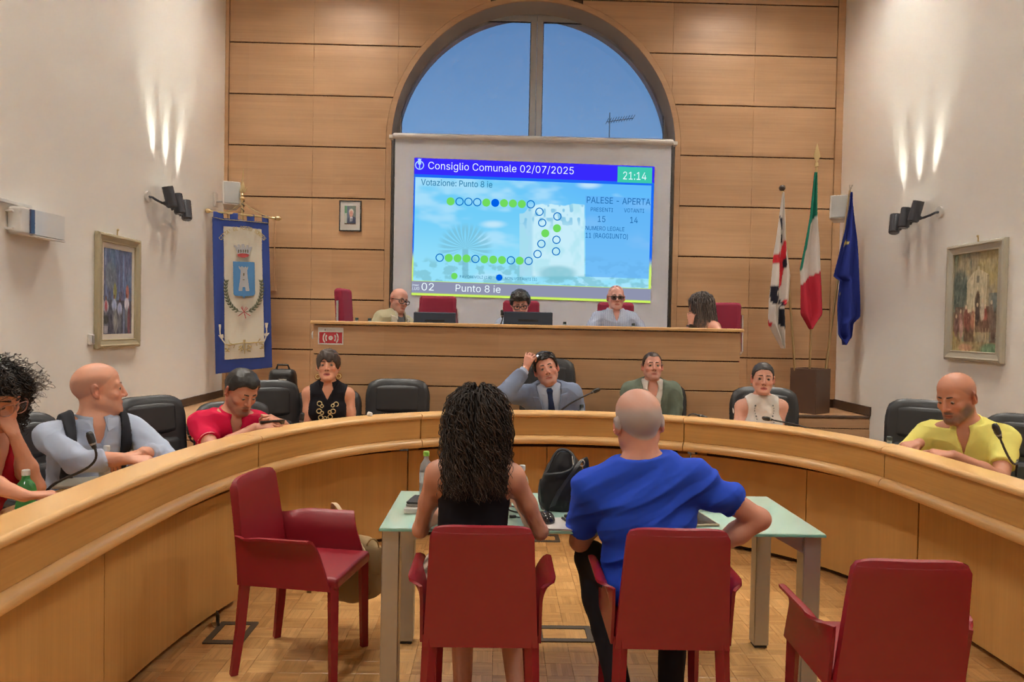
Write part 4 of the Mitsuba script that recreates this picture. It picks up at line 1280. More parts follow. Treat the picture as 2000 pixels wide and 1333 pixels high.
def hand_prims(W, d, n, s=1.0, curl=25, spread=1.0, side=1, thumb=35, curls=None):
    """A hand: d towards the fingers, n out of its back, side = +1 when the thumb lies towards n x d."""
    d = unit(d); n = unit(n - d * (n @ d)); t = np.cross(n, d) * side
    P = lambda x, y, z: W + s * (d * x + t * y + n * z)
    pr = [RC(P(0.004, 0.010, 0), P(0.076, 0.026, 0), 0.0185 * s, 0.0155 * s, 0.012 * s, (n, 1.35)), RC(P(0.004, -0.008, 0), P(0.074, -0.024, 0), 0.0185 * s, 0.0145 * s, 0.012 * s, (n, 1.35)), RC(P(0.02, 0, 0), P(0.078, 0.0, 0), 0.02 * s, 0.0165 * s, 0.014 * s, (n, 1.35))]
    lens = [(0.040, 0.026, 0.020), (0.044, 0.029, 0.021), (0.041, 0.027, 0.020), (0.032, 0.020, 0.018)]
    ys = [0.029, 0.010, -0.0095, -0.027]
    curls = curls or [curl * 0.9, curl, curl * 1.1, curl * 1.2]
    for k in range(4):
        a0 = math.radians((6, 2, -3, -9)[k] * spread)
        fd = d * math.cos(a0) + t * math.sin(a0)
        p = P(0.080 - abs(k - 1.2) * 0.003, ys[k], 0.001)
        c = 0.0
        r = (0.0088, 0.0091, 0.0086, 0.0076)[k] * s
        for j, L in enumerate(lens[k]):
            c += math.radians(curls[k] * (0.8, 1.15, 0.8)[j])
            q = p + (fd * math.cos(c) - n * math.sin(c)) * L * s
            pr.append(RC(p, q, r, r * 0.92, 0.004 * s))
            p, r = q, r * 0.92
    a = math.radians(thumb)
    td = d * math.cos(a) + t * math.sin(a) - n * 0.25
    td = unit(td)
    p = P(0.018, 0.020, -0.004)
    r = 0.0125 * s
    for j, L in enumerate((0.042, 0.032, 0.026)):
        q = p + td * L * s
        pr.append(RC(p, q, r, r * (0.85 if j else 0.88), 0.006 * s))
        p, r = q, r * (0.85 if j else 0.88)
        td = unit(td * 0.93 + d * 0.28 - n * 0.10)
    return pr


def vnormals(m):
    v, f = np.asarray(m.vertices), np.asarray(m.faces)
    fn = np.cross(v[f[:, 1]] - v[f[:, 0]], v[f[:, 2]] - v[f[:, 0]])
    n = np.zeros_like(v)
    for k in range(3):
        np.add.at(n, f[:, k], fn)
    return n / np.maximum(np.linalg.norm(n, axis=1, keepdims=True), 1e-12)


def bounds(prs):
    b = [p.box() for p in prs]
    return np.min([x[0] for x in b], 0), np.max([x[1] for x in b], 0)


def drop_inside(m, boxes, keep=0.006):
    c = m.vertices[m.faces]
    ok = np.ones(len(c), bool)
    for lo, hi in boxes:
        ok &= ~((c > lo + keep) & (c < hi - keep)).all((1, 2))
    return trimesh.Trimesh(m.vertices, m.faces[ok], process=False)


SKIN = {'fair': (214, 160, 136), 'tan': (190, 132, 104), 'rosy': (206, 146, 124), 'olive': (196, 146, 116)}
NF = {'n': 0}


class Figure:
    """One seated person; the dict of measures is described in __init__."""

    def __init__(s, label, head, face, hip, chest, g='m', size=1.0, skin='fair', seat=None, foot=0.0, lean=None, legs=None, arms=None, hres=0.0032, bres=0.009, belly=0.0, girth=1.0, shoulders=None, neck_back=0.028, neck=0.157, jaw=1.0, nose=1.0, tint=None, hs=1.0, tilt=0.0, eye=1.0):
        # head: eye-level centre of the head; face: (yaw, pitch, roll); hip: middle of the hips; chest: yaw of the chest
        s.key = thing('person', label, 'person')
        s.g, s.z, s.hs = g, size, size * hs
        s.C, s.R = np.asarray(head, float), orient(*face)
        s.H = np.asarray(hip, float)
        s.skin = np.array(SKIN[skin] if isinstance(skin, str) else skin, float)
        fm = g == 'f'
        s.N = s.C - orient(face[0], face[1] * 0.35, face[2] * 0.5)[2] * neck * s.hs - az(face[0]) * neck_back * s.hs * math.cos(math.radians(face[1] * 0.5))
        s.up = unit(s.N - s.H)
        L = s.L = np.linalg.norm(s.N - s.H)
        f0 = az(chest)
        r = np.array([f0[1], -f0[0], 0.0])
        tl_ = math.radians(tilt)
        s.fw = unit(f0 - s.up * (f0 @ s.up))
        s.rt = unit(np.cross(s.fw, s.up)); s.rt = unit(s.rt * math.cos(tl_) - s.up * math.sin(tl_))
        sw = (shoulders or (0.178 if not fm else 0.152)) * size
        u, f, rt = s.up, s.fw, s.rt
        B = np.stack([rt, f, u])
        q = size * girth
        s.SH = {k: s.N + rt * sw * x - u * 0.053 * size + (arms or {}).get(k, {}).get('shrug', np.zeros(3)) for k, x in (('L', -1), ('R', 1))}
        s.torso = [EL(s.H + u * 0.03, np.array([0.160 if not fm else 0.165, 0.115, 0.12]) * q, B, 0.05),
                   EL(s.H + u * 0.36 * L + f * belly * 0.4, np.array([0.148 if not fm else 0.122, 0.105 + belly * 0.6, 0.17 * L / 0.5]) * q, B, 0.06),
                   EL(s.N - u * 0.27 * L + f * 0.012, np.array([0.158 if not fm else 0.130, 0.108 if not fm else 0.095, 0.20 * L / 0.5]) * q, B, 0.06),
                   RC(s.SH['L'] + rt * 0.03 - u * 0.012, s.SH['R'] - rt * 0.03 - u * 0.012, 0.056 * size, k=0.05),
                   RC(s.N + u * 0.008 - f * 0.008, s.SH['L'] + rt * 0.02, 0.044 * size, 0.046 * size, k=0.04),
                   RC(s.N + u * 0.008 - f * 0.008, s.SH['R'] - rt * 0.02, 0.044 * size, 0.046 * size, k=0.04)]
        if fm:
            for x in (-1, 1):
                s.torso.append(EL(s.N - u * 0.33 * L + f * 0.075 + rt * 0.068 * x, np.array([0.060, 0.055, 0.060]) * size, B, 0.04))
        nr = (0.058 if not fm else 0.046) * s.hs
        s.neckp = [RC(s.N - u * 0.02, s.C - s.R[2] * 0.06 * s.hs - s.R[1] * 0.022 * s.hs, nr * 1.08, nr, k=0.03)]
        s.hp, s.hcut, s.hlate, s.ear, s.P = head_prims(s.C, s.R, g, s.hs, jaw=jaw, nose=nose, eye=eye)
        s.eye = eye
        s.armp, s.handp, s.EB, s.WR = {'L': [], 'R': []}, {'L': [], 'R': []}, {}, {}
        la, lb = 0.285 * size * (0.95 if fm else 1), 0.25 * size * (0.95 if fm else 1)
        ar = (1.0 if not fm else 0.80) * size
        for k in 'LR':
            a = (arms or {}).get(k)
            if a is None:
                a = dict(hand=s.SH[k] - u * 0.36 + f * 0.22 + rt * (0.05 if k == 'R' else -0.05), pole=-f * 0.4 - u + rt * (0.5 if k == 'R' else -0.5))
            e, w = ik(s.SH[k], np.asarray(a['hand'], float), la * a.get('la', 1), lb * a.get('lb', 1), a['pole'])
            s.EB[k], s.WR[k] = e, w
            m = s.SH[k] * 0.5 + e * 0.5
            s.armp[k] = [RC(s.SH[k], m, 0.052 * ar, 0.046 * ar, 0.03), RC(m, e, 0.046 * ar, 0.038 * ar, 0.02), RC(e, e * 0.62 + w * 0.38, 0.039 * ar, 0.041 * ar, 0.02), RC(e * 0.62 + w * 0.38, w, 0.041 * ar, 0.027 * ar, 0.02)]
            if a.get('nohand'):
                continue
            dh = a.get('dir', w - e)
            nh = a.get('back', np.array([0, 0, 1.0]))
            s.handp[k] = hand_prims(w + unit(dh) * 0.012, dh, nh, size * (0.92 if fm else 1.0), a.get('curl', 25), a.get('spread', 1.0), a.get('thumbside', -1 if k == 'L' else 1) * a.get('flip', 1), a.get('thumb', 35), a.get('curls'))
        # legs: thighs forward from the hips, shins down to the feet
        s.legp, s.footp = [], []
        lg = legs or {}
        lf = az(lg.get('yaw', chest))
        lr = np.array([lf[1], -lf[0], 0.0])
        th = lg.get('th', 0.335) * size
        for k, x in (('L', -1), ('R', 1)):
            hj = s.H + lr * 0.085 * x * size - np.array([0, 0, 0.015])
            kn = lg.get('knee' + k)
            kn = hj + unit(lf + lr * x * lg.get('spread', 0.15)) * th if kn is None else np.asarray(kn, float)
            kn[2] = max(lg.get('kneez', foot + 0.50 * size), 0) if 'kneez' in lg or lg.get('knee' + k) is None else kn[2]
            an = lg.get('ankle' + k)
            an = np.array([kn[0], kn[1], foot + 0.085]) - lf * lg.get('tuck', 0.05) if an is None else np.asarray(an, float)
            tr = (0.078 if not fm else 0.074) * size
            s.legp += [RC(hj, kn, tr, 0.054 * size, 0.04), RC(kn, kn * 0.7 + an * 0.3, 0.053 * size, 0.054 * size, 0.03), RC(kn * 0.7 + an * 0.3, an, 0.054 * size, 0.034 * size, 0.03)]
            fd = az(lg.get('toe' + k, lg.get('yaw', chest) + x * 8))
            s.footp += [RC(an - [0, 0, 0.045] - fd * 0.03, an + fd * 0.13 * size - [0, 0, 0.058], 0.034, 0.026, 0.02), RC(an, an - [0, 0, 0.04], 0.034, 0.032, 0.02)]
        s.hres, s.bres = hres, bres
        s.tint = tint

    # -------------------------------------------------- skin
    def body(s, legs=True, bare_legs=False):
        skin = s.torso + s.neckp + s.armp['L'] + s.armp['R'] + s.handp['L'] + s.handp['R'] + s.hp
        if legs:
            skin = skin + s.legp + s.footp
        hlo, hhi = s.C - 0.128 * s.hs, s.C + 0.150 * s.hs
        hlo = s.C - np.array([0.128, 0.128, 0.150]) * s.hs
        hhi = s.C + np.array([0.128, 0.128, 0.140]) * s.hs
        boxes = [(hlo, hhi)]
        for k in 'LR':
            if s.handp[k]:
                lo, hi = bounds(s.handp[k])
                boxes.append((lo - 0.006, hi + 0.006))
        ms = []

        def fill(F, head):
            for p in s.torso + s.neckp + s.hp + s.armp['L'] + s.armp['R']:
                F.add(p)
            if legs:
                for p in s.legp + s.footp:
                    F.add(p)
            for k in 'LR':
                for p in s.handp[k]:
                    F.add(p)
            if head:
                for p in s.ear:
                    F.add(p)
                for p, k in s.hcut:
                    F.add(p, k * s.hs, 'sub')
                for p, op, k in s.hlate:
                    F.add(p, k * s.hs, op)
        lo, hi = bounds(skin)
        F = Field(lo - 0.03, hi + 0.03, s.bres)
        fill(F, False)
        ms.append(drop_inside(F.mesh(), boxes, s.bres * 0.8))
        for i, (lo, hi) in enumerate(boxes):
            F = Field(lo, hi, s.hres if i == 0 else max(0.0030, s.hres * 0.95))
            fill(F, i == 0)
            ms.append(F.mesh())
        m = cat(ms)
        v = np.asarray(m.vertices)
        s.skin_mesh = m
        c = np.tile(s.skin, (len(v), 1))
        q = (v - s.C) @ s.R.T / s.hs
        inh = (np.abs(q) < [0.12, 0.13, 0.15]).all(1)
        rng_ = meshkit.fbm(v * 22, 3)[:, None]
        c = c * (0.97 + 0.06 * rng_)

        def blend(mask, col, a=1.0):
            w = (np.asarray(mask, float) * a * inh)[:, None]
            c[:] = c * (1 - w) + np.asarray(col, float) * w
        def ball(x, y, z, r, soft=0.5):
            d = np.sqrt(((q[:, 0] - x) / r[0]) ** 2 + ((q[:, 1] - y) / r[1]) ** 2 + ((q[:, 2] - z) / r[2]) ** 2)
            return 1 - sstep(1 - soft, 1 + soft, d)
        red = s.skin * [0.98, 0.80, 0.78]
        for x in (-1, 1):
            blend(ball(x * 0.045, 0.07, -0.03, (0.028, 0.04, 0.022), 0.9), red, 0.28)
            blend(ball(x * 0.085, -0.01, 0.0, (0.02, 0.03, 0.04)), red, 0.5)
        blend(ball(0, 0.11, -0.03, (0.016, 0.02, 0.02), 0.9), red, 0.3)
        lip = np.array((168, 88, 84)) if s.g == 'f' else s.skin * [0.84, 0.66, 0.64]
        blend(ball(0, 0.092, -0.0695, (0.024, 0.03, 0.0115), 0.25), lip, 0.9)
        blend(ball(0, 0.094, -0.0692, (0.022, 0.03, 0.0022), 0.4), lip * 0.55, 0.9)
        for x in (-1, 1):
            blend(ball(x * 0.009, 0.10, -0.042, (0.0042, 0.02, 0.004), 0.3), s.skin * 0.45, 0.9)
        if s.tint is not None:
            s.tint(q, blend, ball)
        scene[s.key] = mikit.ply(m, 'skin', smooth=True, color=lin(np.clip(c, 0, 255)))
        # eyes and brows
        return s

    def eyes(s, gaze=(0, 0), iris=(70, 48, 34), brow=(52, 40, 34), lids=0.0, browz=0.0235, thick=1.0, half=0.0):
        for x in (-1, 1):
            e = trimesh.creation.icosphere(3, 0.0122 * s.hs)
            g_ = orient(0, gaze[1]) ; a = math.radians(gaze[0])
            d = np.array([math.sin(a) * math.cos(math.radians(gaze[1])), math.cos(a) * math.cos(math.radians(gaze[1])), math.sin(math.radians(gaze[1]))])
            dv = e.vertices / (0.0122 * s.hs) @ d
            col = np.where((dv > 0.975)[:, None], (16, 12, 12), np.where((dv > 0.80)[:, None], iris, (160, 148, 140)))
            e.vertices = s.P(0, 0, 0) + (e.vertices + s.hs * np.array([x * 0.031, 0.0752, 0.0003])) @ s.R
            part(s.key, 'eye', e, 'eye_gloss', smooth=True, color=lin(col))
            # lash line along the upper lid
            la_ = np.linspace(-1, 1, 9)
            pts = [s.P(x * 0.031 + t * 0.0125, 0.0866 - 0.003 * t * t - 0.002 * abs(t), (0.0042 * s.eye - 0.0026 * (1 - s.eye)) * (1 - t * t) + 0.0002 * s.eye - 0.0022 * (1 - s.eye)) for t in la_]
            part(s.key, 'eyelash', tube(pts, np.interp(np.abs(la_), [0, 1], [0.0015, 0.0008]) * s.hs, 5), mat_flat('lash', (0.012, 0.009, 0.008)))
            if brow is not None:
                t_ = np.linspace(0, 1, 9)
                pts = [s.P(x * (0.013 + 0.036 * t), 0.0925 - 0.004 * t - 0.016 * t * t, browz + 0.002 + 0.0035 * math.sin(t * 2.4) - 0.003 * t) for t in t_]
                M_ = tube(pts, np.interp(t_, [0, 0.3, 1], [0.0030, 0.0036, 0.0012]) * s.hs * thick, 6)
                part(s.key, 'eyebrow', M_, mat_flat('brow_%d_%d_%d' % tuple(brow), lin(brow)))

    # -------------------------------------------------- clothes
    def cloth(s, name, m, prims, off=0.012, k=0.03, cuts=(), keep=None, res=0.0075, wr=0.010, freq=14.0, stretch=None, seed=0, add=(), label=None, tint=None, sleeves=()):
        """A garment: the prims grown by off, less the cut volumes (prim, blend); keep(X, Y, Z) is negative inside."""
        sl = [(s.arm_sleeve(k, t), k, t) for k, t in sleeves]
        lo, hi = bounds(list(prims) + list(add) + [p for q in sl for p in q[0]])
        F = Field(lo - off - 0.02, hi + off + 0.02, res)
        for p in prims:
            F.add(p, max(p.k, k), grow=off)
        for p in add:
            F.add(p)
        X, Y, Z = F.pts()
        for pr, arm, t in sl:
            F2 = Field(lo - off - 0.02, hi + off + 0.02, res)
            for p in pr:
                F2.add(p, p.k, grow=off)
            a, b = (s.SH[arm], s.EB[arm]) if t <= 1 else (s.EB[arm], s.WR[arm])
            tt = t if t <= 1 else t - 1
            cut = s.half(a + (b - a) * tt, b - a)(X, Y, Z)
            if t > 1:                                   # the upper arm stays whole when the forearm folds back beside it
                F3 = Field(lo - off - 0.02, hi + off + 0.02, res)
                F3.add(pr[0], pr[0].k, grow=off)
                F4 = Field(lo - off - 0.02, hi + off + 0.02, res)
                F4.add(pr[1], pr[1].k, grow=off)
                F2.D = smin(F3.D, np.maximum(F4.D, cut.astype(np.float32)), 0.02)
            else:
                F2.D = np.maximum(F2.D, cut.astype(np.float32))
            F.D = smin(F.D, F2.D, 0.035)
        if keep is not None:
            for fn in keep:
                F.D = np.maximum(F.D, fn(X, Y, Z).astype(np.float32))
        for p, kk in cuts:
            F.add(p, kk, 'sub')
        msh = F.mesh()
        if wr:
            v = np.asarray(msh.vertices); n = vnormals(msh)
            w = v @ (np.stack([s.rt, s.fw, s.up]).T)
            if stretch is not None:
                w = w @ np.asarray(stretch, float).T
            a = meshkit.fbm(w * freq + seed * 3.1, 3, seed)
            b = 1 - np.abs(2 * meshkit.noise(w * freq * 0.8 + 7.7 + seed, seed + 3) - 1)
            msh = trimesh.Trimesh(v + n * (wr * (0.6 * (a - 0.5) + 0.7 * (b - 0.55)))[:, None], msh.faces, process=False)
        if tint is not None:
            return part(s.key, name, msh, m, smooth=True, label=label, color=lin(tint(np.asarray(msh.vertices))))
        return part(s.key, name, msh, m, smooth=True, label=label)

    def half(s, p, n):
        """Half space: negative on the side against n."""
        n = unit(n); p = np.asarray(p, float)
        return lambda X, Y, Z: (X - p[0]) * n[0] + (Y - p[1]) * n[1] + (Z - p[2]) * n[2]

    def loc(s, X, Y, Z):
        """Chest coordinates of points: right, forward, up of the base of the neck."""
        a, b, c = X - s.N[0], Y - s.N[1], Z - s.N[2]
        return [a * v[0] + b * v[1] + c * v[2] for v in (s.rt, s.fw, s.up)]

    def band(s, x0, x1, z0, z1, front=True):
        """Keeps what lies between widths x0(z) and x1(z) (numbers or functions of the height) on the chest."""
        def fn(X, Y, Z):
            x, y, z = s.loc(X, Y, Z)
            a = x0(z) if callable(x0) else x0
            b = x1(z) if callable(x1) else x1
            return np.maximum.reduce(np.broadcast_arrays(a - np.abs(x), np.abs(x) - b, z0 - z, z - z1, (-y if front else y) + 0 * x))
        return fn

    def side_band(s, x0, x1, z0, z1, back=0.0):
        def fn(X, Y, Z):
            x, y, z = s.loc(X, Y, Z)
            a = x0(z) if callable(x0) else x0
            b = x1(z) if callable(x1) else x1
            return np.maximum.reduce(np.broadcast_arrays(a - x, x - b, z0 - z, z - z1, -y - back + 0 * x))
        return fn

    def v_open(s, z0, k, w0=0.0):
        """Cuts a V open at the front from height z0 upwards, widening by k."""
        def fn(X, Y, Z):
            x, y, z = s.loc(X, Y, Z)
            return -np.maximum.reduce(np.broadcast_arrays(np.abs(x) - (w0 + (z - z0) * k), z0 - z, 0.01 - y))
        return fn

    def armhole(s, r=0.075, inset=0.02):
        return [(EL(s.SH[k] + s.rt * x * inset - s.up * 0.01, np.array([0.055, 0.13, r]) * s.z, np.stack([s.rt, s.fw, s.up])), 0.006) for k, x in (('L', -1), ('R', 1))]

    def neck_cut(s, h=0.030):
        """Ends a garment h above the base of the neck, square to the neck."""
        ax = unit(s.C - s.R[2] * 0.06 * s.hs - s.R[1] * 0.022 * s.hs - s.N)
        return s.half(s.N + ax * h * s.z, ax)

    def arm_sleeve(s, k, t):
        """Prims of the arm cut at fraction t: 0..1 upper arm, 1..2 forearm."""
        S0, E0, W0 = s.SH[k], s.EB[k], s.WR[k]
        ar = s.armp[k]
        if t <= 1:
            e = S0 + (E0 - S0) * t
            return [RC(S0, e, ar[0].ra, ar[0].ra * (1 - 0.18 * t), 0.04)]
        w = E0 + (W0 - E0) * (t - 1)
        return [RC(S0, E0, ar[0].ra, ar[1].rb * 1.05, 0.04), RC(E0, w, ar[2].ra * 1.05, ar[3].rb * 1.12, 0.03)]

    def sleeve_keep(s, k, t):
        """Cuts a sleeve straight at its end (only near that end)."""
        S0, E0, W0 = s.SH[k], s.EB[k], s.WR[k]
        a, b = (S0, E0) if t <= 1 else (E0, W0)
        p = a + (b - a) * (t if t <= 1 else t - 1)
        d = unit(b - a)
        r = 0.10 * s.z

        def fn(X, Y, Z):
            h = (X - p[0]) * d[0] + (Y - p[1]) * d[1] + (Z - p[2]) * d[2]
            rr = np.sqrt((X - p[0]) ** 2 + (Y - p[1]) ** 2 + (Z - p[2]) ** 2)
            return np.where(rr < r, h, -1.0)
        return fn

    def neckline(s, r=0.075, drop=0.02, fwd=0.02):
        """A volume that opens the collar."""
        c = s.N + s.up * 0.045 + s.fw * fwd
        return EL(c - s.up * drop * 0.5, np.array([r, r * 1.05, 0.055 + drop]) * s.z, np.stack([s.rt, s.fw, s.up]))

    def collar_band(s, m, r=0.070, h=0.045, thick=0.006, open_=0.35, name='collar', spread=0.02):
        """A turned-down shirt collar round the neck, open at the front."""
        ax = unit(s.C - s.R[2] * 0.06 * s.hs - s.R[1] * 0.022 * s.hs - s.N)          # along the neck
        c = s.N + ax * 0.030 * s.z
        rt = unit(s.rt - ax * (s.rt @ ax)); fw = np.cross(ax, rt); rt = np.cross(fw, ax)
        a = np.linspace(open_, 2 * math.pi - open_, 31)
        v = np.linspace(0, 1, 7)
        A, V = np.meshgrid(a, v)
        fr_ = np.clip(np.cos(A), 0, 1)
        rr = (r + spread * V ** 0.8 + 0.012 * V * fr_) * s.z
        hz = h * 0.50 * (1 - V) - h * 0.50 * V - 0.014 * fr_ ** 2 - 0.020 * V * fr_ ** 3
        Pm = c + (rr * np.sin(A))[..., None] * rt + (rr * np.cos(A) * 1.02)[..., None] * fw + (hz * s.z)[..., None] * ax
        return part(s.key, name, shell(Pm, thick), m, smooth=True)

    def trousers(s, m, shoes='shoe_dark', res=0.011):
        s.cloth('trousers', m, s.legp + s.torso[:1], 0.010, keep=[s.half(s.H + s.up * 0.12, s.up)], res=res, wr=0.008, freq=12)
        for i in (0, 2):
            s.cloth('shoe', shoes, s.footp[i:i + 2], 0.007, res=0.009, wr=0)

    # -------------------------------------------------- hair and glasses
    def hair_cap(s, m, thick=0.012, hairline=0.062, nape=-0.055, side=0.0, rough=0.010, freq=60, recess=0.0, res=0.004, sideburn=0.0, name='hair', top=0.0, fringe=None, stretch=(1, 1, 1)):
        """Short hair: the skull grown by thick, above a line from the forehead over the ears to the nape."""
        E = lambda c, r: EL(s.P(*c), np.array(r) * s.hs, s.R, 0.02 * s.hs)
        w = 0.95 if s.g == 'f' else 1.0
        F = Field(s.C - 0.16 * s.hs, s.C + 0.17 * s.hs, res)
        F.add(E((0, -0.018, 0.030), (0.076 * w + thick, 0.096 + thick, 0.086 + thick)))
        F.add(E((0, 0.000, 0.055 + top), (0.066 * w + thick, 0.080 + thick, 0.062 + thick + top)))
        X, Y, Z = F.pts()
        q = [((X - s.C[0]) * s.R[i, 0] + (Y - s.C[1]) * s.R[i, 1] + (Z - s.C[2]) * s.R[i, 2]) / s.hs for i in range(3)]
        # lower edge of the hair as a height over (x, y)
        yy = q[1]
        edge = np.interp(yy, [-0.12, -0.075, -0.035, 0.010, 0.030, 0.048, 0.075, 0.12], [nape, nape, -0.020 + side, 0.012 + side - sideburn, 0.020 + side - sideburn, 0.045, hairline, hairline]) 
        edge = edge + recess * np.exp(-((np.abs(q[0]) - 0.045) / 0.02) ** 2) * (yy > 0.02)
        if fringe is not None:
            edge = edge + fringe(q[0]) * (yy > 0.03)
        n = meshkit.fbm(np.stack(np.broadcast_arrays(q[0] * freq * stretch[0], q[1] * freq * stretch[1], q[2] * freq * stretch[2]), -1), 3)
        F.D = np.maximum(F.D + (rough * (n - 0.5) * s.hs).astype(np.float32), ((edge + 0.012 * (n - 0.5)) - q[2]).astype(np.float32) * s.hs)
        return part(s.key, name, F.mesh(), m, smooth=True)

    def glasses(s, m='black', w=0.052, h=0.036, r=0.0022, lens=True, up=(0.0, 0.0), tilt=0.0, y=0.104, drop=-0.004, solid=False):
        """Spectacles on the nose; up = (dy, dz) and tilt move them onto the hair."""
        ca, sa = math.cos(math.radians(tilt)), math.sin(math.radians(tilt))

        def G(x, yy, z):
            a, b = yy - y, z - drop
            return s.P(x, y + up[0] + a * ca - b * sa, drop + up[1] + a * sa + b * ca)
        bits = []
        for x in (-1, 1):
            t = np.linspace(0, 2 * math.pi, 25)[:-1]
            sq = 0.72
            px_ = np.sign(np.cos(t)) * np.abs(np.cos(t)) ** sq * w / 2
            pz_ = np.sign(np.sin(t)) * np.abs(np.sin(t)) ** sq * h / 2
            ring_ = [G(x * 0.0325 + a, y - 0.004 * (abs(x * 0.0325 + a) / 0.06) ** 2 * 2.0, drop + b) for a, b in zip(px_, pz_)]
            bits.append(tube(ring_, r * s.hs, 6, closed=True))
            bits.append(tube([G(x * (0.0325 + w / 2), y - 0.006, drop + h * 0.28), G(x * 0.079, y - 0.03, drop + h * 0.30), G(x * 0.083, -0.005, drop + 0.010), G(x * 0.083, -0.030, drop - 0.010)], r * s.hs, 6))
            if lens:
                c_ = np.mean(ring_, 0)
                k = len(ring_)
                part(s.key, 'lens', trimesh.Trimesh(np.vstack([ring_, [c_]]), [[i, (i + 1) % k, k] for i in range(k)], process=False), 'lens_dark' if solid else 'lens_clear', smooth=False)
        bits.append(tube([G(-0.0325 + w / 2, y, drop + h * 0.15), G(0, y + 0.003, drop + h * 0.24), G(0.0325 - w / 2, y, drop + h * 0.15)], r * s.hs, 6))
        return part(s.key, 'spectacles', cat(bits), m, label=None)


def mat_flat(name, c, rough=0.6):
    if name not in scene:
        mat(name, c, rough, spec=0.3)
    return name


mat('eye_gloss', 'vertex', 0.08, spec=0.6)
scene['lens_clear'] = {'type': 'thindielectric', 'int_ior': 1.25}
scene['lens_dark'] = {'type': 'thindielectric', 'int_ior': 1.5, 'specular_transmittance': rgb((0.12, 0.12, 0.13))}
mat('shoe_dark', (0.018, 0.016, 0.016), 0.4)


def cloth_mat(name, c, rough=0.85, sheen=0.25):
    return mat(name, lin(c), rough, spec=0.15, sheen=sheen)

# ------------------------------------------------------------------ flags in their box
FY = 8.22


def px_sheet(left, right, nv, nu, yplane, depth, waves, seed, phase=0.0):
    """A hanging cloth whose sides run through the measured points; folds are pushed along y."""
    L, R = np.array(left, float), np.array(right, float)
    y0, y1 = L[0, 1], max(L[-1, 1], R[-1, 1])
    Y = np.linspace(y0, y1, nv)
    XL, XR = np.interp(Y, L[:, 1], L[:, 0]), np.interp(Y, R[:, 1], R[:, 0])
    u = np.linspace(0, 1, nu)
    PX = XL[:, None] + (XR - XL)[:, None] * u
    PY = np.broadcast_to(Y[:, None], PX.shape)
    P = np.array([[at(a, b, y=yplane) for a, b in zip(ra, rb)] for ra, rb in zip(PX, PY)])
    V = (PY - y0) / (y1 - y0)
    fold = np.sin(2 * math.pi * (waves * u[None, :] + phase + 0.25 * np.sin(3 * V))) * (0.25 + 0.75 * V)
    P[..., 1] += depth * fold + 0.02 * (meshkit.fbm(np.stack([u[None, :] * 3 + V * 0, V * 4, V * 0 + seed], -1), 3) - 0.5)
    return P, PX, PY


def flag_mesh(P):
    return shell(P, 0.004)


def poly_mask(pts, PX, PY):
    return shapely.contains_xy(Polygon(pts), PX, PY)


def c3(pts):
    return [(1480 + x / 2.9615, 280 + y / 2.9615) for x, y in pts]


def flag(name, label, left, right, paint, waves, depth, base, top, y_, phase, finial):
    t = thing(name, label, 'flag')
    P, PX, PY = px_sheet(c3(left), c3(right), 70, 26, y_, depth, waves, len(name) % 7, phase)
    col = paint(PX, PY, P)
    m = flag_mesh(P)
    part(t, 'cloth', m, 'vc_cloth', smooth=True, color=np.vstack([lin(col.reshape(-1, 3))] * 2))
    b_, p_ = at(*base, y=8.30), at(*top, y=y_ + 0.015)
    part(t, 'pole', rod(b_ - [0, 0, 0.3], p_, 0.0125, 0.011), 'brass')
    d = unit(p_ - b_)
    if finial == 'ball':
        part(t, 'finial', xf(trimesh.creation.icosphere(2, 0.034), p_ + d * 0.02), 'wood_dark')
    elif finial == 'spear':
        part(t, 'finial', hull([p_ + d * 0.02, p_ + d * 0.24] + [p_ + d * 0.09 + np.array([math.cos(a) * 0.042, math.sin(a) * 0.010, 0]) for a in np.linspace(0, 6.28, 9)]), 'brass')
        part(t, 'collar', rod(p_ - d * 0.02, p_ + d * 0.025, 0.026, 0.016), 'brass')
    else:
        part(t, 'finial', cat(rod(p_, p_ + d * 0.06 + [0.02, 0, 0], 0.006), rod(p_, p_ + d * 0.06 - [0.012, 0, 0], 0.006)), 'steel')
    return t


def it_paint(PX, PY, P):
    c = np.zeros(PX.shape + (3,)) + (196, 186, 180)
    c[poly_mask(c3([(300, 100), (380, 100), (352, 405), (300, 465), (278, 600), (248, 735), (200, 735)]), PX, PY)] = (22, 92, 74)
    c[poly_mask(c3([(200, 850), (246, 822), (300, 772), (368, 738), (420, 730), (420, 1200), (200, 1200)]), PX, PY)] = (158, 42, 54)
    return c


def eu_paint(PX, PY, P):
    c = np.zeros(PX.shape + (3,)) + (34, 44, 112)
    for sx, sy, r, full in ((515, 577, 17, 1), (478, 872, 16, 0)):
        q = []
        for k in range(10):
            a = math.pi / 2 + k * math.pi / 5
            rr_ = r if k % 2 == 0 else r * 0.42
            q.append((sx + rr_ * math.cos(a) * (1 if full else 0.5), sy - rr_ * math.sin(a)))
        c[poly_mask(c3(q), PX, PY)] = (206, 184, 96)
    return c


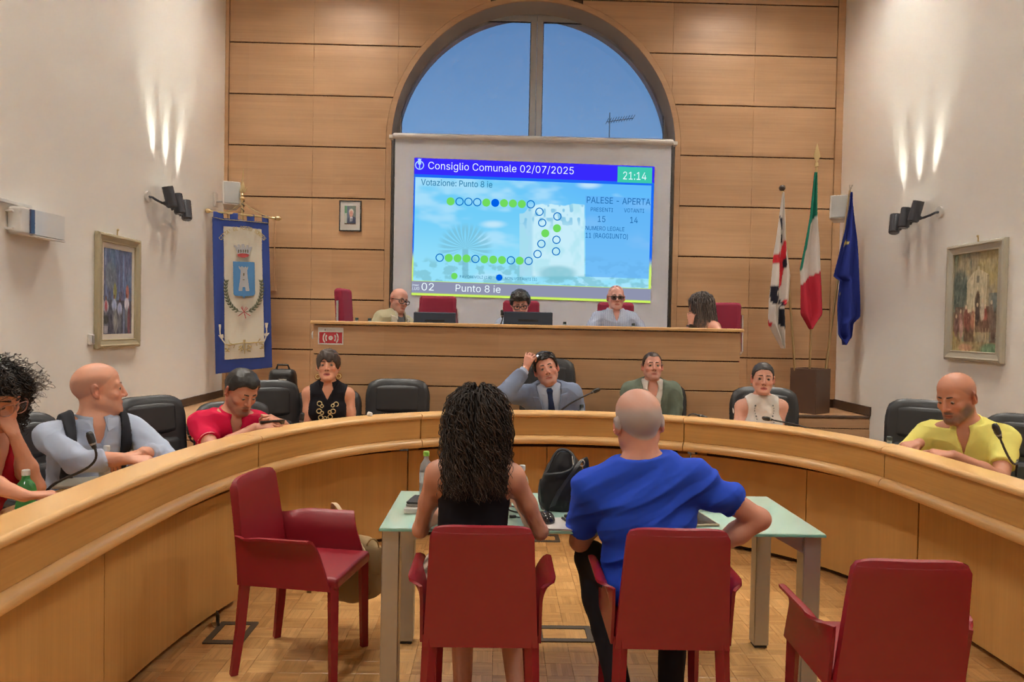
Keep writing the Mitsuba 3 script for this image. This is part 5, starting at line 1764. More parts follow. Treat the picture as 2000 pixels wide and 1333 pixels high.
def sa_paint(PX, PY, P):
    c = np.zeros(PX.shape + (3,)) + (198, 190, 182)
    for q in ([(122, 690), (150, 570), (162, 570), (160, 640), (140, 830), (122, 840)], [(85, 655), (130, 630), (132, 690), (85, 700)], [(60, 1010), (82, 1040), (80, 1062), (60, 1065)], [(146, 905), (172, 915), (160, 945), (146, 940)]):
        c[poly_mask(c3(q), PX, PY)] = (176, 44, 52)
    for q in ([(129, 420), (146, 450), (146, 572), (131, 575)], [(148, 670), (160, 660), (166, 700), (156, 730), (148, 715)], [(78, 830), (110, 822), (128, 850), (126, 905), (112, 915), (100, 940), (76, 915)], [(124, 905), (148, 915), (150, 1075), (126, 1050)]):
        c[poly_mask(c3(q), PX, PY)] = (28, 28, 38)
    for q in ([(131, 500), (146, 505), (146, 520), (131, 514)], [(104, 860), (118, 856), (120, 866), (108, 880)], [(126, 935), (148, 945), (148, 958), (126, 950)]):
        c[poly_mask(c3(q), PX, PY)] = (198, 190, 182)
    return c


flag('regional_flag', 'white flag with red cross and dark heads, leftmost of the three flags', [(145, 282), (110, 560), (95, 640), (85, 760), (72, 900), (68, 1050), (142, 1187)], [(152, 282), (160, 560), (185, 770), (172, 915), (149, 945), (149, 1187)], sa_paint, 1.6, 0.05, (1557, 716), (1528, 371), FY, 0.1, 'ball')
flag('national_flag', 'green, white and red tricolour flag, middle of the three flags', [(330, 168), (300, 430), (240, 725), (246, 822), (250, 990), (303, 1075)], [(342, 168), (345, 400), (362, 600), (369, 800), (370, 990), (307, 1075)], it_paint, 1.5, 0.045, (1581, 718), (1595, 322), FY - 0.03, 0.35, 'spear')
flag('european_flag', 'dark blue flag with yellow stars, rightmost of the three flags', [(538, 283), (505, 480), (465, 640), (429, 776), (468, 792), (452, 950), (454, 1110), (500, 1167)], [(546, 283), (576, 560), (586, 800), (594, 1005), (556, 1042), (554, 1125), (502, 1167)], eu_paint, 1.7, 0.05, (1608, 716), (1660, 372), FY - 0.05, 0.6, 'fork')
t = thing('flag_box', 'dark brown wooden box holding the three flagpoles on the platform', 'box')
q0 = at(1582, 760, y=8.3)
M = frame((q0[0], 8.30, 0), rot_z(38)[:, 0], rot_z(38)[:, 1], (0, 0, 1))
for k in range(4):
    A = trimesh.transformations.rotation_matrix(k * math.pi / 2, (0, 0, 1))
    part(t, 'side_panel', moved(moved(bx(-0.152, 0.152, -0.158, -0.140, PLAT + 0.002, 1.118, 0.003), A), M), 'wood_brown', smooth=False)
part(t, 'top_panel', moved(bx(-0.139, 0.139, -0.139, 0.139, 1.08, 1.10), M), 'wood_dark')

# ------------------------------------------------------------------ the city banner
t = banner = thing('city_banner', 'blue and cream embroidered city banner with a tower shield on its staff', 'banner')
BYY = 8.30


def bp(px, py, y=BYY):
    return at(px, py, y=y)


mat('banner_blue', (0.030, 0.052, 0.22), 0.75, spec=0.2, sheen=0.3)
mat('banner_cream', (0.58, 0.545, 0.46), 0.85, spec=0.2)


def wav(P, amp=0.014):
    P = np.array(P)
    P[..., 1] += amp * np.sin(P[..., 0] * 26 + 0.8 * np.sin(P[..., 2] * 2)) * 0.6 + amp * (meshkit.fbm(P * [6, 0, 2.0], 3) - 0.5)
    return P


def quad_sheet(tl_, tr_, br_, bl_, y, nu=24, nv=60):
    u, v = np.meshgrid(np.linspace(0, 1, nu), np.linspace(0, 1, nv))
    u, v = u[..., None], v[..., None]
    tl_, tr_, br_, bl_ = (bp(*q, y) for q in (tl_, tr_, br_, bl_))
    return wav((tl_ * (1 - u) + tr_ * u) * (1 - v) + (bl_ * (1 - u) + br_ * u) * v)


part(t, 'blue_cloth', shell(quad_sheet((415, 424), (524, 435), (532, 718), (421, 731), BYY), 0.004), 'banner_blue', smooth=True)
part(t, 'cream_field', shell(quad_sheet((436, 442), (511, 448), (516, 698), (439, 703), BYY - 0.008), 0.004), 'banner_cream', smooth=True, label='cream inner field')
part(t, 'gold_edging', tube([bp(*q, BYY - 0.012) for q in ((415, 424), (436, 429), (470, 431), (500, 434), (524, 436))], 0.004, 6), 'gold_thread')
for a, b_ in ((417, 436), (449, 465), (482, 497), (512, 524)):
    ya, yb = 413 + (a - 415) * 0.085, 413 + (b_ - 415) * 0.085
    part(t, 'hanging_tab', shell(quad_sheet((a, ya), (b_, yb), (b_, yb + 15), (a, ya + 15), BYY - 0.004, 6, 6), 0.006), 'banner_blue', smooth=True)
cl, cr_ = bp(404, 412), bp(541, 427)
part(t, 'cross_bar', rod(cl, cr_, 0.011), 'brass')
for q in (cl, cr_):
    part(t, 'knob', xf(lathe([(0, -0.05), (0.018, -0.045), (0.012, -0.02), (0.027, 0.0), (0.024, 0.025), (0.010, 0.045), (0, 0.05)], 16), q, ry=90), 'brass')
sb, st = bp(474, 700, BYY + 0.03), bp(473, 392, BYY + 0.03)
part(t, 'staff', rod([sb[0], sb[1], PLAT + 0.02], st, 0.014), 'brass')
part(t, 'staff_foot', lathe([(0, 0), (0.15, 0), (0.15, 0.02), (0.03, 0.035), (0.02, 0.05), (0, 0.05)], 24, (sb[0], sb[1], PLAT + 0.001)), 'brass')
part(t, 'finial', cat(xf(lathe([(0, -0.09), (0.014, -0.08), (0.014, 0.0), (0.032, 0.02), (0.012, 0.045), (0.020, 0.06), (0.008, 0.08), (0, 0.08)], 14), st), hull([st + [dx, 0, dz] for dx, dz in ((-0.03, 0.085), (0.035, 0.085), (0.030, 0.14), (0.020, 0.20), (-0.008, 0.21), (-0.02, 0.15))] + [st + [0, 0.02, 0.12], st + [0, -0.02, 0.12]]), rod(st + [-0.005, 0, 0.16], st + [0.012, 0, 0.36], 0.010, 0.003), rod(st + [0.03, -0.01, 0.09], st + [0.055, -0.01, 0.15], 0.008, 0.003)), 'brass')
sp = []
for k in range(26):
    a = k * 0.7
    sp.append(bp(474, 392 + k * 1.1, BYY + 0.03) + [0.016 * math.cos(a), 0.016 * math.sin(a), 0])
part(t, 'spiral_band', tube(sp, 0.0045, 5), 'black')
part(t, 'cord', cat(tube([bp(*q, BYY - 0.02) for q in ((432, 417), (447, 413), (462, 404), (472, 396))], 0.004, 5), tube([bp(*q, BYY - 0.01) for q in ((474, 396), (490, 407), (508, 417), (526, 425))], 0.004, 5)), 'gold_thread')
ED = BYY - 0.030                                    # the embroidery lies on the cream field


def emb(poly_px, name, m, d=0.003, lift=0.0, label=None):
    pts = [bp(x, y, ED - lift) for x, y in poly_px]
    pl = Polygon([(p[0], p[2]) for p in pts]).buffer(0)
    part(banner, name, upright(extr(pl, d), 0, ED - lift + d, 0), m, smooth=False, label=label)


mat('emb_dark', (0.10, 0.085, 0.05), 0.7)
mat('emb_green', (0.075, 0.085, 0.045), 0.7)
mat('emb_red', (0.36, 0.05, 0.05), 0.7)
mat('emb_blue', (0.055, 0.18, 0.38), 0.7)
mat('emb_grey', (0.34, 0.34, 0.36), 0.75)
letters = []
txt = "CITTA' DI PORTO TORRES"
cx0, cy0, rad = 473.5, 499.0, 51.0
for i, ch in enumerate(txt):
    if ch == ' ':
        continue
    a = math.radians(141 - (141 - 38) * i / (len(txt) - 1))
    o = bp(cx0 + rad * math.cos(a), cy0 - rad * math.sin(a) + 1.2, ED)
    m = meshkit.text_mesh(ch, 0.040, 0.003, True)
    m.apply_translation((-m.bounds.mean(0)[0], 0, 0))
    tn = a - math.pi / 2
    letters.append(moved(m, frame(o, (math.cos(tn) * 0.8, 0, math.sin(tn) * 0.8), (-math.sin(tn), 0, math.cos(tn)), (0, -1, 0))))
for m in letters:
    part(banner, 'letter', m, 'gold_thread', smooth=False)
# mural crown
emb([(463, 494), (459, 483), (457, 482), (457, 479), (461, 480), (463, 485), (464, 478), (468, 478), (469, 485), (471, 485), (472, 477), (477, 477), (478, 485), (480, 485), (481, 479), (485, 479), (485, 486), (488, 482), (492, 482), (491, 486), (487, 495), (486, 500), (475, 502), (464, 499)], 'crown', 'emb_grey')
for x0, x1 in ((465, 467), (469.5, 471.5), (474, 476), (478.5, 480.5), (483, 485)):
    emb([(x0, 488), (x1, 488), (x1, 494), (x0, 494)], 'crown_window', 'emb_dark', lift=0.002)
emb([(463, 497), (468, 495.5), (475, 495), (482, 496), (487, 498), (484, 502), (475, 503.5), (466, 501.5)], 'crown_lining', 'emb_red', lift=0.003)
# shield with the tower
emb([(455, 511), (497, 512.5), (498, 574), (495, 578), (479, 579), (476.5, 583), (474, 579), (459, 578), (456, 575)], 'shield', 'emb_blue')
emb([(466, 520), (468, 520), (468, 522), (471, 522), (471, 520), (474, 520.5), (474, 522.5), (478, 522.5), (478, 521), (481, 521), (481, 523), (483, 523), (483, 521), (485, 521), (484, 526), (482.5, 528), (484, 545), (487, 566), (487, 569), (480, 569), (478.5, 561), (474, 561), (473, 569), (466, 568.5), (466, 566), (469, 545), (470, 528), (467, 525)], 'tower', 'emb_grey', lift=0.002)
emb([(475, 534), (477.5, 534), (477.5, 539), (475, 539)], 'tower_window', 'emb_dark', lift=0.004)
emb([(474.2, 546), (477.6, 546), (477.6, 547.4), (474.2, 547.4)], 'tower_window', 'emb_dark', lift=0.004)
# laurel wreath: two stems with leaves
for s, sgn in (('l', -1), ('r', 1)):
    stem = spline([(476, 610), (476 + sgn * 13, 607), (476 + sgn * 24, 598), (476 + sgn * 32, 583), (476 + sgn * 35.5, 564), (476 + sgn * 33.5, 547)], 26)
    part(banner, 'wreath_stem', tube([bp(x, y, ED) for x, y in stem], 0.0035, 5), 'emb_green')
    for k in range(3, 25, 2):
        for w in (-1, 1):
            d = unit(stem[min(k + 1, 25)] - stem[k - 1]); nrm = np.array([-d[1], d[0]]) * w
            tip = stem[k] + d * 8.0 + nrm * 4.4
            mid1, mid2 = stem[k] + d * 4.2 + nrm * 0.6, stem[k] + d * 4.0 + nrm * 4.2
            emb([tuple(stem[k]), tuple(mid1), tuple(tip), tuple(mid2)], 'leaf', 'emb_green')
part(banner, 'wreath_ribbon', cat(tube([bp(*q, ED) for q in ((476, 609), (471, 601), (473, 599), (476, 608), (481, 600), (484, 602), (477, 609), (465, 618))], 0.004, 5), tube([bp(*q, ED) for q in ((476, 609), (480, 622))], 0.004, 5), tube([bp(*q, ED) for q in ((476, 609), (489, 617))], 0.004, 5)), 'emb_red')
# scroll at the foot and the two side sprays
part(banner, 'scroll', cat(tube([bp(*q, ED) for q in ((440, 673), (450, 674), (462, 672), (476, 670), (490, 670), (503, 669), (515, 668))], 0.008, 6), tube([bp(*q, ED) for q in ((446, 664), (449, 670), (458, 675), (456, 680))], 0.005, 6), tube([bp(*q, ED) for q in ((508, 662), (504, 668), (500, 672), (502, 676))], 0.005, 6), tube([bp(*q, ED) for q in ((477, 664), (477.5, 680), (478, 692))], [0.012, 0.009, 0.003], 6)), 'gold_thread')
for x, y, r in ((444, 682, 5), (470, 681, 5), (486, 680, 5), (511, 677, 5)):
    rs = np.random.default_rng(int(x))
    part(banner, 'grape_bunch', cat([xf(trimesh.creation.icosphere(1, 0.009), bp(x + dx, y + dy, ED)) for dx, dy in rs.uniform(-r, r, (12, 2)) * [0.8, 1.1]]), 'gold_thread')
part(banner, 'lily_spray', cat(tube([bp(*q, ED) for q in ((441, 673), (434, 664), (430, 652), (429, 640))], 0.007, 6), hull([bp(x, y, ED + d) for x, y in ((426, 655), (436, 653), (437, 660), (431, 662)) for d in (0, 0.006)]), hull([bp(x, y, ED + d) for x, y in ((427, 634), (432, 634), (431, 645), (428, 644)) for d in (0, 0.006)])), 'banner_cream')
part(banner, 'lily_spray', cat(tube([bp(*q, ED) for q in ((515, 669), (519, 660), (521, 648), (520, 636))], 0.007, 6), hull([bp(x, y, ED + d) for x, y in ((516, 652), (527, 650), (522, 657), (516, 656)) for d in (0, 0.006)]), hull([bp(x, y, ED + d) for x, y in ((517, 631), (524, 631), (522, 641), (518, 640)) for d in (0, 0.006)])), 'banner_cream')

# ------------------------------------------------------------------ monitors, bottles, microphones and papers
mat('monitor_back', (0.020, 0.032, 0.055), 0.4)


def monitor(label, x0, x1, ztop):
    t = thing('computer_monitor', label, 'monitor', 'monitors on the bench')
    y = 6.86
    part(t, 'casing', xf(rbox(x1 - x0, 0.035, 0.27, 0.008, 3), ((x0 + x1) / 2, y, ztop - 0.135), rx=-4), 'monitor_back', smooth=40)
    part(t, 'screen', xf(bx(-(x1 - x0) / 2 + 0.012, (x1 - x0) / 2 - 0.012, 0.0165, 0.0185, -0.12, 0.12), ((x0 + x1) / 2, y, ztop - 0.135), rx=-4), 'black_gloss')
    part(t, 'embossed_plate', xf(bx(-0.09, 0.09, -0.0195, -0.0165, 0.045, 0.065), ((x0 + x1) / 2, y, ztop - 0.135), rx=-4), 'black')
    part(t, 'stand', bx((x0 + x1) / 2 - 0.03, (x0 + x1) / 2 + 0.03, y - 0.035, y - 0.018, 1.37, ztop - 0.16, 0.002), 'black')
    part(t, 'base', bx((x0 + x1) / 2 - 0.10, (x0 + x1) / 2 + 0.10, y - 0.09, y + 0.09, 1.3655, 1.375, 0.004), 'black')


monitor('dark monitor on the bench before the empty red chair, seen from behind', -0.789, -0.401, 1.645)
monitor('wide dark monitor on the bench hiding the dark-haired man with glasses', 0.04, 0.492, 1.665)

scene['pet_clear'] = {'type': 'principledthin', 'base_color': rgb((0.80, 0.86, 0.88)), 'roughness': 0.12, 'spec_trans': 0.72, 'diff_trans': 1.1, 'eta': 1.45}
scene['pet_green'] = {'type': 'principledthin', 'base_color': rgb((0.20, 0.66, 0.28)), 'roughness': 0.10, 'spec_trans': 0.62, 'diff_trans': 1.3, 'eta': 1.45}
scene['water'] = {'type': 'thindielectric', 'int_ior': 1.2, 'specular_transmittance': rgb((0.86, 0.89, 0.90))}
scene['water_green'] = {'type': 'principledthin', 'base_color': rgb((0.22, 0.72, 0.30)), 'roughness': 0.1, 'spec_trans': 0.4, 'diff_trans': 1.3, 'eta': 1.33}
mat('cap_white', (0.62, 0.64, 0.62), 0.4)
mat('cap_green', (0.22, 0.42, 0.06), 0.4)
mat('cap_dark', (0.03, 0.05, 0.055), 0.4)
mat('label_paper', (0.55, 0.60, 0.62), 0.6)


def bottle(label, x, y, z, h=0.215, r=0.032, pet='pet_clear', water='water', cap='cap_dark', wrap=False, fill=0.55, group=None, waist=True):
    t = thing('water_bottle', label, 'bottle', group)
    hb = h - 0.018
    z_ = np.linspace(0, 1, 26)
    rr_ = np.interp(z_, [0, 0.02, 0.06, 0.66, 0.78, 0.88, 0.92, 1.0], [0.70, 0.92, 1.0, 1.0, 0.86, 0.46, 0.38, 0.38]) * r
    rr_ = rr_ * (1 - (0.05 if waist else 0.0) * (np.sin(z_ * 62) > 0.3) * (z_ > 0.08) * (z_ < 0.64) - (0.12 * np.exp(-((z_ - 0.42) / 0.06) ** 2) if waist else 0))
    part(t, 'body', lathe([(0, 0.0)] + list(zip(rr_, z_ * hb)), 28, (x, y, z + 0.001)), pet, smooth=True)
    k = z_ < fill
    if fill > 0:
        part(t, 'water', lathe([(0, 0.003)] + list(zip(rr_[k] - 0.0015, z_[k] * hb + 0.003)) + [(0, z_[k][-1] * hb + 0.003)], 24, (x, y, z + 0.001)), water, smooth=40)
    part(t, 'cap', lathe([(0, hb - 0.004), (0.0150, hb - 0.004), (0.0150, hb + 0.015), (0.013, hb + 0.018), (0, hb + 0.018)], 20, (x, y, z + 0.001)), cap)
    if wrap:
        part(t, 'paper_label', lathe([(r * 1.012, hb * 0.34), (r * 1.014, hb * 0.60)], 28, (x, y, z + 0.001)), 'label_paper', smooth=True)
    return t


DZ = DESK + 0.0005
q = at(50, 1016, z=DZ)
bottle('green plastic water bottle beside the curly-haired woman in red', q[0], q[1], DZ, 0.195, 0.036, 'pet_green', 'water_green', 'cap_white', fill=0.35)
q = at(208, 950, z=DZ)
bottle('clear water bottle in front of the man in pale blue', q[0], q[1], DZ, 0.19, 0.033, cap='cap_white', wrap=True, fill=0.3)
bottle('clear water bottle with a bright green cap on the glass table', -0.335, 3.53, TZ + 0.0005, 0.215, 0.031, cap='cap_green', wrap=True, fill=0.6)
q = at(1136, 806, y=5.72)
bottle('small clear bottle with a dark cap by the man in the grey suit', q[0], 5.72, DZ, 0.185, 0.032, fill=0.5)
q = at(1737, 866, y=4.13)
bottle('clear bottle with a dark cap by the man in yellow', q[0], 4.13, DZ, 0.205, 0.034, fill=0.4)
for px, py, lab in ((697, 622, 'leftmost dark-capped bottle on the bench, in front of the side-on red chair'), (722, 623, 'dark-capped bottle on the bench left of the man in the beige jacket'), (1103, 630, 'dark-capped bottle on the bench right of the wide monitor'), (1237, 633, 'dark-capped bottle on the bench by the man in the striped shirt')):
    q = at(px, py, y=6.95)
    bottle(lab, q[0], 6.95, 1.366, q[2] - 1.366 + 0.004, 0.032, group='small water bottles on the bench')
q = at(1017, 985, z=TZ)
bottle('clear bottle on the glass table right of the woman with long curls', q[0] + 0.0, 3.30, TZ + 0.0005, 0.20, 0.030, cap='cap_white', fill=0.5)
t = thing('water_bottle', 'clear bottle lying on the glass table behind the arm of the man in blue', 'bottle')
q = at(1398, 990, z=TZ)
bl_ = lathe([(0, 0), (0.028, 0.004), (0.031, 0.02), (0.031, 0.13), (0.014, 0.185), (0.013, 0.20), (0, 0.20)], 24)
part(t, 'body', xf(bl_, (q[0] - 0.10, 3.33, TZ + 0.0318), ry=90), 'pet_clear', smooth=40)
part(t, 'cap', xf(lathe([(0, 0.196), (0.015, 0.196), (0.015, 0.215), (0, 0.215)], 16), (q[0] - 0.10, 3.33, TZ + 0.0318), ry=90), 'cap_white')


def microphone(label, base, head, mid=None, zb=None, r=0.006):
    """A gooseneck microphone: base point on the desk, head point in the air."""
    t = thing('gooseneck_microphone', label, 'microphone', 'gooseneck microphones')
    base, head = np.asarray(base, float), np.asarray(head, float)
    zb = base[2] if zb is None else zb
    part(t, 'base', xf(rbox(0.11, 0.14, 0.028, 0.008, 3), (base[0], base[1], zb + 0.0145)), 'black', smooth=40)
    p = [base + [0, 0, 0.02], base + [0, 0, 0.05]] + ([np.asarray(mid, float)] if mid is not None else [base * 0.55 + head * 0.45 + [0, 0, 0.015]]) + [head]
    c = spline(p, 24)
    part(t, 'neck', tube(c, np.interp(np.linspace(0, 1, 24), [0, 1], [r, r * 0.8]), 8), 'black')
    d = unit(c[-1] - c[-3])
    M = frame(head, *(lambda a: (a, np.cross(d, a), d))(unit(np.cross(d, [0.3, 0.2, 0.9]))))
    part(t, 'head', moved(lathe([(0, -0.012), (0.008, -0.01), (0.011, 0.008), (0.0145, 0.018), (0.0145, 0.05), (0.010, 0.062), (0, 0.064)], 16), M), 'black', smooth=60)
    part(t, 'light_ring', moved(lathe([(0.0118, 0.004), (0.0125, 0.006), (0.0125, 0.012), (0.0118, 0.014)], 16), M), 'grey_plastic')
    return t


def desk_spot(px, py, n, z=DZ):
    """A place on the council desk n metres outside its inner edge, straight beyond a measured point of the parapet."""
    g = at(px, py, z=0.92)
    p_, _ = nose_at(s_near(g[0], g[1]), n)
    return np.array([p_[0], p_[1], z])


g_ = at(88, 990, z=DZ)
microphone('gooseneck microphone bent up before the curly-haired woman in red', g_, at(183, 872, y=g_[1]), at(108, 945, y=g_[1]))
g_ = at(262, 924, z=DZ)
microphone('gooseneck microphone lying almost level across the left wing, head to the left', g_, at(44, 899, y=g_[1]), at(190, 910, y=g_[1]))
g_ = at(404, 885, z=DZ)
microphone('gooseneck microphone in front of the man in the crimson polo, head to the left', g_, at(371, 853, y=g_[1]))
microphone('gooseneck microphone held level by the woman with the ring necklace', desk_spot(560, 842, 0.26), at(588, 826, y=4.62))
microphone('gooseneck microphone rising before the man in the grey suit', desk_spot(1085, 806, 0.24), at(1157, 767, y=5.52), at(1112, 790, y=5.56))
microphone('gooseneck microphone lying level right of the man in the green jacket', desk_spot(1325, 816, 0.22), at(1366, 812.5, y=5.32), at(1345, 812.5, y=5.34))
microphone('gooseneck microphone before the woman in white', desk_spot(1575, 842, 0.22), at(1505, 820, y=4.95), at(1545, 828, y=4.93))
microphone('gooseneck microphone standing before the man in yellow', at(1984, 950, z=DZ), at(1952, 853, y=3.35), at(1968, 890, y=3.36))
microphone('gooseneck microphone on the bench left of the wide monitor', (at(962, 634, y=6.9)[0], 6.9, 1.366), at(981, 619, y=6.88))

mat('paper', (0.70, 0.695, 0.66), 0.85, spec=0.15)
mat('paper_cream', (0.66, 0.65, 0.56), 0.85, spec=0.15)
mat('maroon', (0.10, 0.022, 0.02), 0.5)


def slab_on(name, label, cat_, x, y, z, w, d, h, rz, m, c=0.002):
    t = thing(name, label, cat_)
    part(t, 'body', xf(bx(-w / 2, w / 2, -d / 2, d / 2, 0.0004, h, c), (x, y, z), rz=rz), m)
    return t


q = at(152, 950, z=DZ)
t = slab_on('notebook', 'cream notebook with a dark cover on the left wing beside the clear bottle', 'notebook', q[0] - 0.02, q[1] + 0.05, DZ, 0.16, 0.22, 0.012, 12, 'paper_cream')
part(t, 'cover', xf(bx(-0.083, 0.083, -0.113, 0.113, 0, 0.0004), (q[0] - 0.02, q[1] + 0.05, DZ), rz=12), 'black')
q = at(112, 978, z=DZ)
slab_on('paper_sheets', 'white paper sheets on the left wing beside the green bottle', 'paper', q[0], q[1] + 0.02, DZ, 0.15, 0.21, 0.004, 20, 'paper', 0.0005)
q = at(245, 921, z=DZ)
slab_on('diary', 'dark red diary lying behind the parapet near the folded hands', 'diary', q[0] - 0.03, q[1] + 0.12, DZ, 0.10, 0.16, 0.014, 25, 'maroon')
q = at(316, 902, z=DZ)
slab_on('spectacle_case', 'long black case on the left wing right of the folded hands', 'case', q[0], q[1], DZ, 0.055, 0.15, 0.022, -50, 'black', 0.008)
q = at(720, 812, y=5.25)
t = thing('crumpled_tissue', 'small crumpled pale tissue on the desk before the empty black chair', 'tissue')
ts = trimesh.creation.icosphere(3, 0.019); ts.vertices *= [1.1, 0.8, 0.9]; ts.vertices += ts.vertices * (meshkit.fbm(ts.vertices * 60, 3)[:, None] - 0.5) * 0.9
sp_, _q = nose_at(s_near(-0.85, 4.85), 0.17)
part(t, 'ball', xf(ts, (sp_[0], sp_[1], DZ + 0.028 + 0.14)), 'paper', smooth=False) if False else part(t, 'ball', xf(ts, (nose_at(s_near(q[0], 5.0), 0.07)[0][0], nose_at(s_near(q[0], 5.0), 0.07)[0][1], 0.9335)), 'paper', smooth=False)
# black belt bag and strap before the man in yellow
t = thing('belt_bag', 'flat black belt bag lying before the man in yellow', 'bag')
q = at(1945, 925, y=3.62)
part(t, 'pouch', xf(rbox(0.30, 0.13, 0.05, 0.02, 4), (q[0] + 0.02, 3.63, DZ + 0.026), rz=-62), 'black', smooth=50)
part(t, 'zip', xf(bx(-0.12, 0.12, -0.004, 0.004, 0, 0.003), (q[0] + 0.02, 3.63, DZ + 0.0505), rz=-62), 'steel')
p0, p1 = at(1900, 905, y=3.78), at(1925, 918, y=3.7)
part(t, 'strap', shell(np.array([[[a[0], a[1], DZ + 0.008 + 0.03 * math.sin(u * 3.1) + dz] for u, a in zip(np.linspace(0, 1, 10), np.linspace([q[0] - 0.05, 3.75, 0], [q[0] - 0.16, 4.02, 0], 10))] for dz in (0, 0.035)]), 0.004), 'black')
t = thing('black_cable', 'black cable looping over the desk beside the bottle of the man in yellow', 'cable')
part(t, 'cord', tube(spline([(2.27, 4.42, DZ + 0.006), (2.22, 4.25, DZ + 0.006), (2.28, 4.05, DZ + 0.006), (2.36, 3.98, DZ + 0.03), (2.42, 3.90, DZ + 0.006), (2.40, 3.80, DZ + 0.006)], 30), 0.006, 6), 'black')

# things on the glass table
t = thing('paper_stack', 'stack of white printed papers on the glass table under the mouse', 'papers')
for k, (rz, dx, dy) in enumerate(((0, 0, 0), (3, 0.006, 0.004), (-2, -0.004, 0.002), (6, 0.012, -0.002))):
    part(t, 'sheet', xf(bx(-0.118, 0.118, -0.09, 0.09, 0, 0.0014), (0.272 + dx, 3.065 + dy, TZ + 0.0005 + k * 0.0016), rz=-8 + rz), 'paper', smooth=False)
PT = TZ + 0.0072
t = thing('computer_mouse', 'black computer mouse on the white papers', 'mouse')
mm = trimesh.creation.icosphere(3, 1.0); mm.vertices *= [0.033, 0.052, 0.036]; mm = trimesh.intersections.slice_mesh_plane(mm, (0, 0, 1), (0, 0, -0.006), cap=True)
part(t, 'shell', xf(mm, (0.214, 3.09, PT + 0.0062), rz=12), 'black_gloss', smooth=50)
part(t, 'wheel', xf(trimesh.creation.cylinder(0.008, 0.006, sections=14), (0.206, 3.125, PT + 0.031), ry=90), 'grey_plastic')
part(t, 'cable', tube(spline([(0.203, 3.142, PT + 0.010), (0.175, 3.19, PT + 0.012), (0.130, 3.17, TZ + 0.006), (0.085, 3.165, TZ + 0.005)], 24), 0.0022, 6), 'black')
part(t, 'plug', bx(0.060, 0.088, 3.158, 3.172, TZ + 0.0006, TZ + 0.010, 0.002), 'black')
t = thing('ballpoint_pen', 'black ballpoint pen lying on the white papers', 'pen')
pa, pb = np.array([0.283, 3.125, PT + 0.0052]), np.array([0.322, 3.015, PT + 0.0052])
part(t, 'barrel', rod(pa, pb, 0.0052, n=10), 'black')
part(t, 'clip', rod(pa * 0.75 + pb * 0.25 + [0, 0, 0.006], pa * 0.45 + pb * 0.55 + [0, 0, 0.006], 0.0012), 'chrome')
part(t, 'tip', rod(pb, pb + unit(pb - pa) * 0.010, 0.004, 0.0006), 'chrome')
t = thing('wallet', 'flat black wallet at the foot of the black shoulder bag', 'wallet')
part(t, 'flap', xf(bx(-0.055, 0.055, -0.068, 0.068, 0.007, 0.013, 0.003), (0.362, 3.115, PT - 0.004), rz=14), 'black_leather')
part(t, 'back', xf(bx(-0.056, 0.056, -0.069, 0.069, 0.0005, 0.0065, 0.003), (0.362, 3.115, PT - 0.004), rz=12), 'black_leather')
t = thing('printed_leaflet', 'white and blue printed leaflet under the left arm of the man in blue', 'leaflet')
part(t, 'sheet', xf(bx(-0.07, 0.07, -0.055, 0.055, 0.0004, 0.0015), (0.500, 3.10, TZ)), 'paper', smooth=False)
part(t, 'blue_print', cat(bx(0.44, 0.55, 3.135, 3.142, TZ + 0.0015, TZ + 0.0019), bx(0.46, 0.50, 3.075, 3.095, TZ + 0.0015, TZ + 0.0019)), mat('ink_blue', (0.03, 0.05, 0.25), 0.6), smooth=False)
part(t, 'dark_print', bx(0.455, 0.545, 3.108, 3.122, TZ + 0.0015, TZ + 0.0019), 'black', smooth=False)
q = at(1386, 1024, z=TZ)
t = thing('tablet_computer', 'dark tablet edge showing right of the man in blue on the table', 'tablet')
part(t, 'body', xf(rbox(0.16, 0.22, 0.009, 0.004, 3), (q[0] - 0.062, q[1] + 0.06, TZ + 0.0052), rz=8), 'frame_gilt')
part(t, 'screen', xf(bx(-0.072, 0.072, -0.10, 0.10, 0, 0.0006), (q[0] - 0.062, q[1] + 0.06, TZ + 0.0099), rz=8), 'black_gloss')
# the white box with devices left of the woman
t = thing('device_tray', 'white plastic tray with a dark flat device and black lead, left of the curls', 'tray')
part(t, 'tray', xf(rbox(0.21, 0.15, 0.026, 0.006, 3), (-0.285, 3.26, TZ + 0.0135), rz=-6), 'white_paint', smooth=40)
part(t, 'device', xf(rbox(0.20, 0.13, 0.012, 0.004, 3), (-0.283, 3.27, TZ + 0.0335), rz=-8), 'grey_plastic', smooth=40)
part(t, 'device_lid', xf(rbox(0.205, 0.135, 0.008, 0.003, 3), (-0.278, 3.272, TZ + 0.0445), rz=-9), 'black', smooth=40)
part(t, 'lead', tube(spline([(-0.27, 3.205, TZ + 0.034), (-0.30, 3.17, TZ + 0.03), (-0.31, 3.13, TZ + 0.006), (-0.28, 3.10, TZ + 0.005), (-0.24, 3.13, TZ + 0.005)], 26), 0.003, 6), 'black')
t = thing('power_lead', 'black leads curling over the glass table between woman and black bag', 'cable')
part(t, 'lead', tube(spline([(0.06, 3.36, TZ + 0.004), (0.11, 3.31, TZ + 0.004), (0.17, 3.25, TZ + 0.005), (0.21, 3.20, TZ + 0.02)], 22), 0.003, 6), 'black')
part(t, 'lead', tube(spline([(0.05, 3.30, TZ + 0.004), (0.10, 3.24, TZ + 0.004), (0.16, 3.21, TZ + 0.010)], 18), 0.003, 6), 'black')
part(t, 'lead', tube(spline([(0.198, 3.30, TZ + 0.14), (0.188, 3.26, TZ + 0.08), (0.205, 3.205, TZ + 0.03), (0.24, 3.18, TZ + 0.02)], 22), 0.003, 6), 'black')


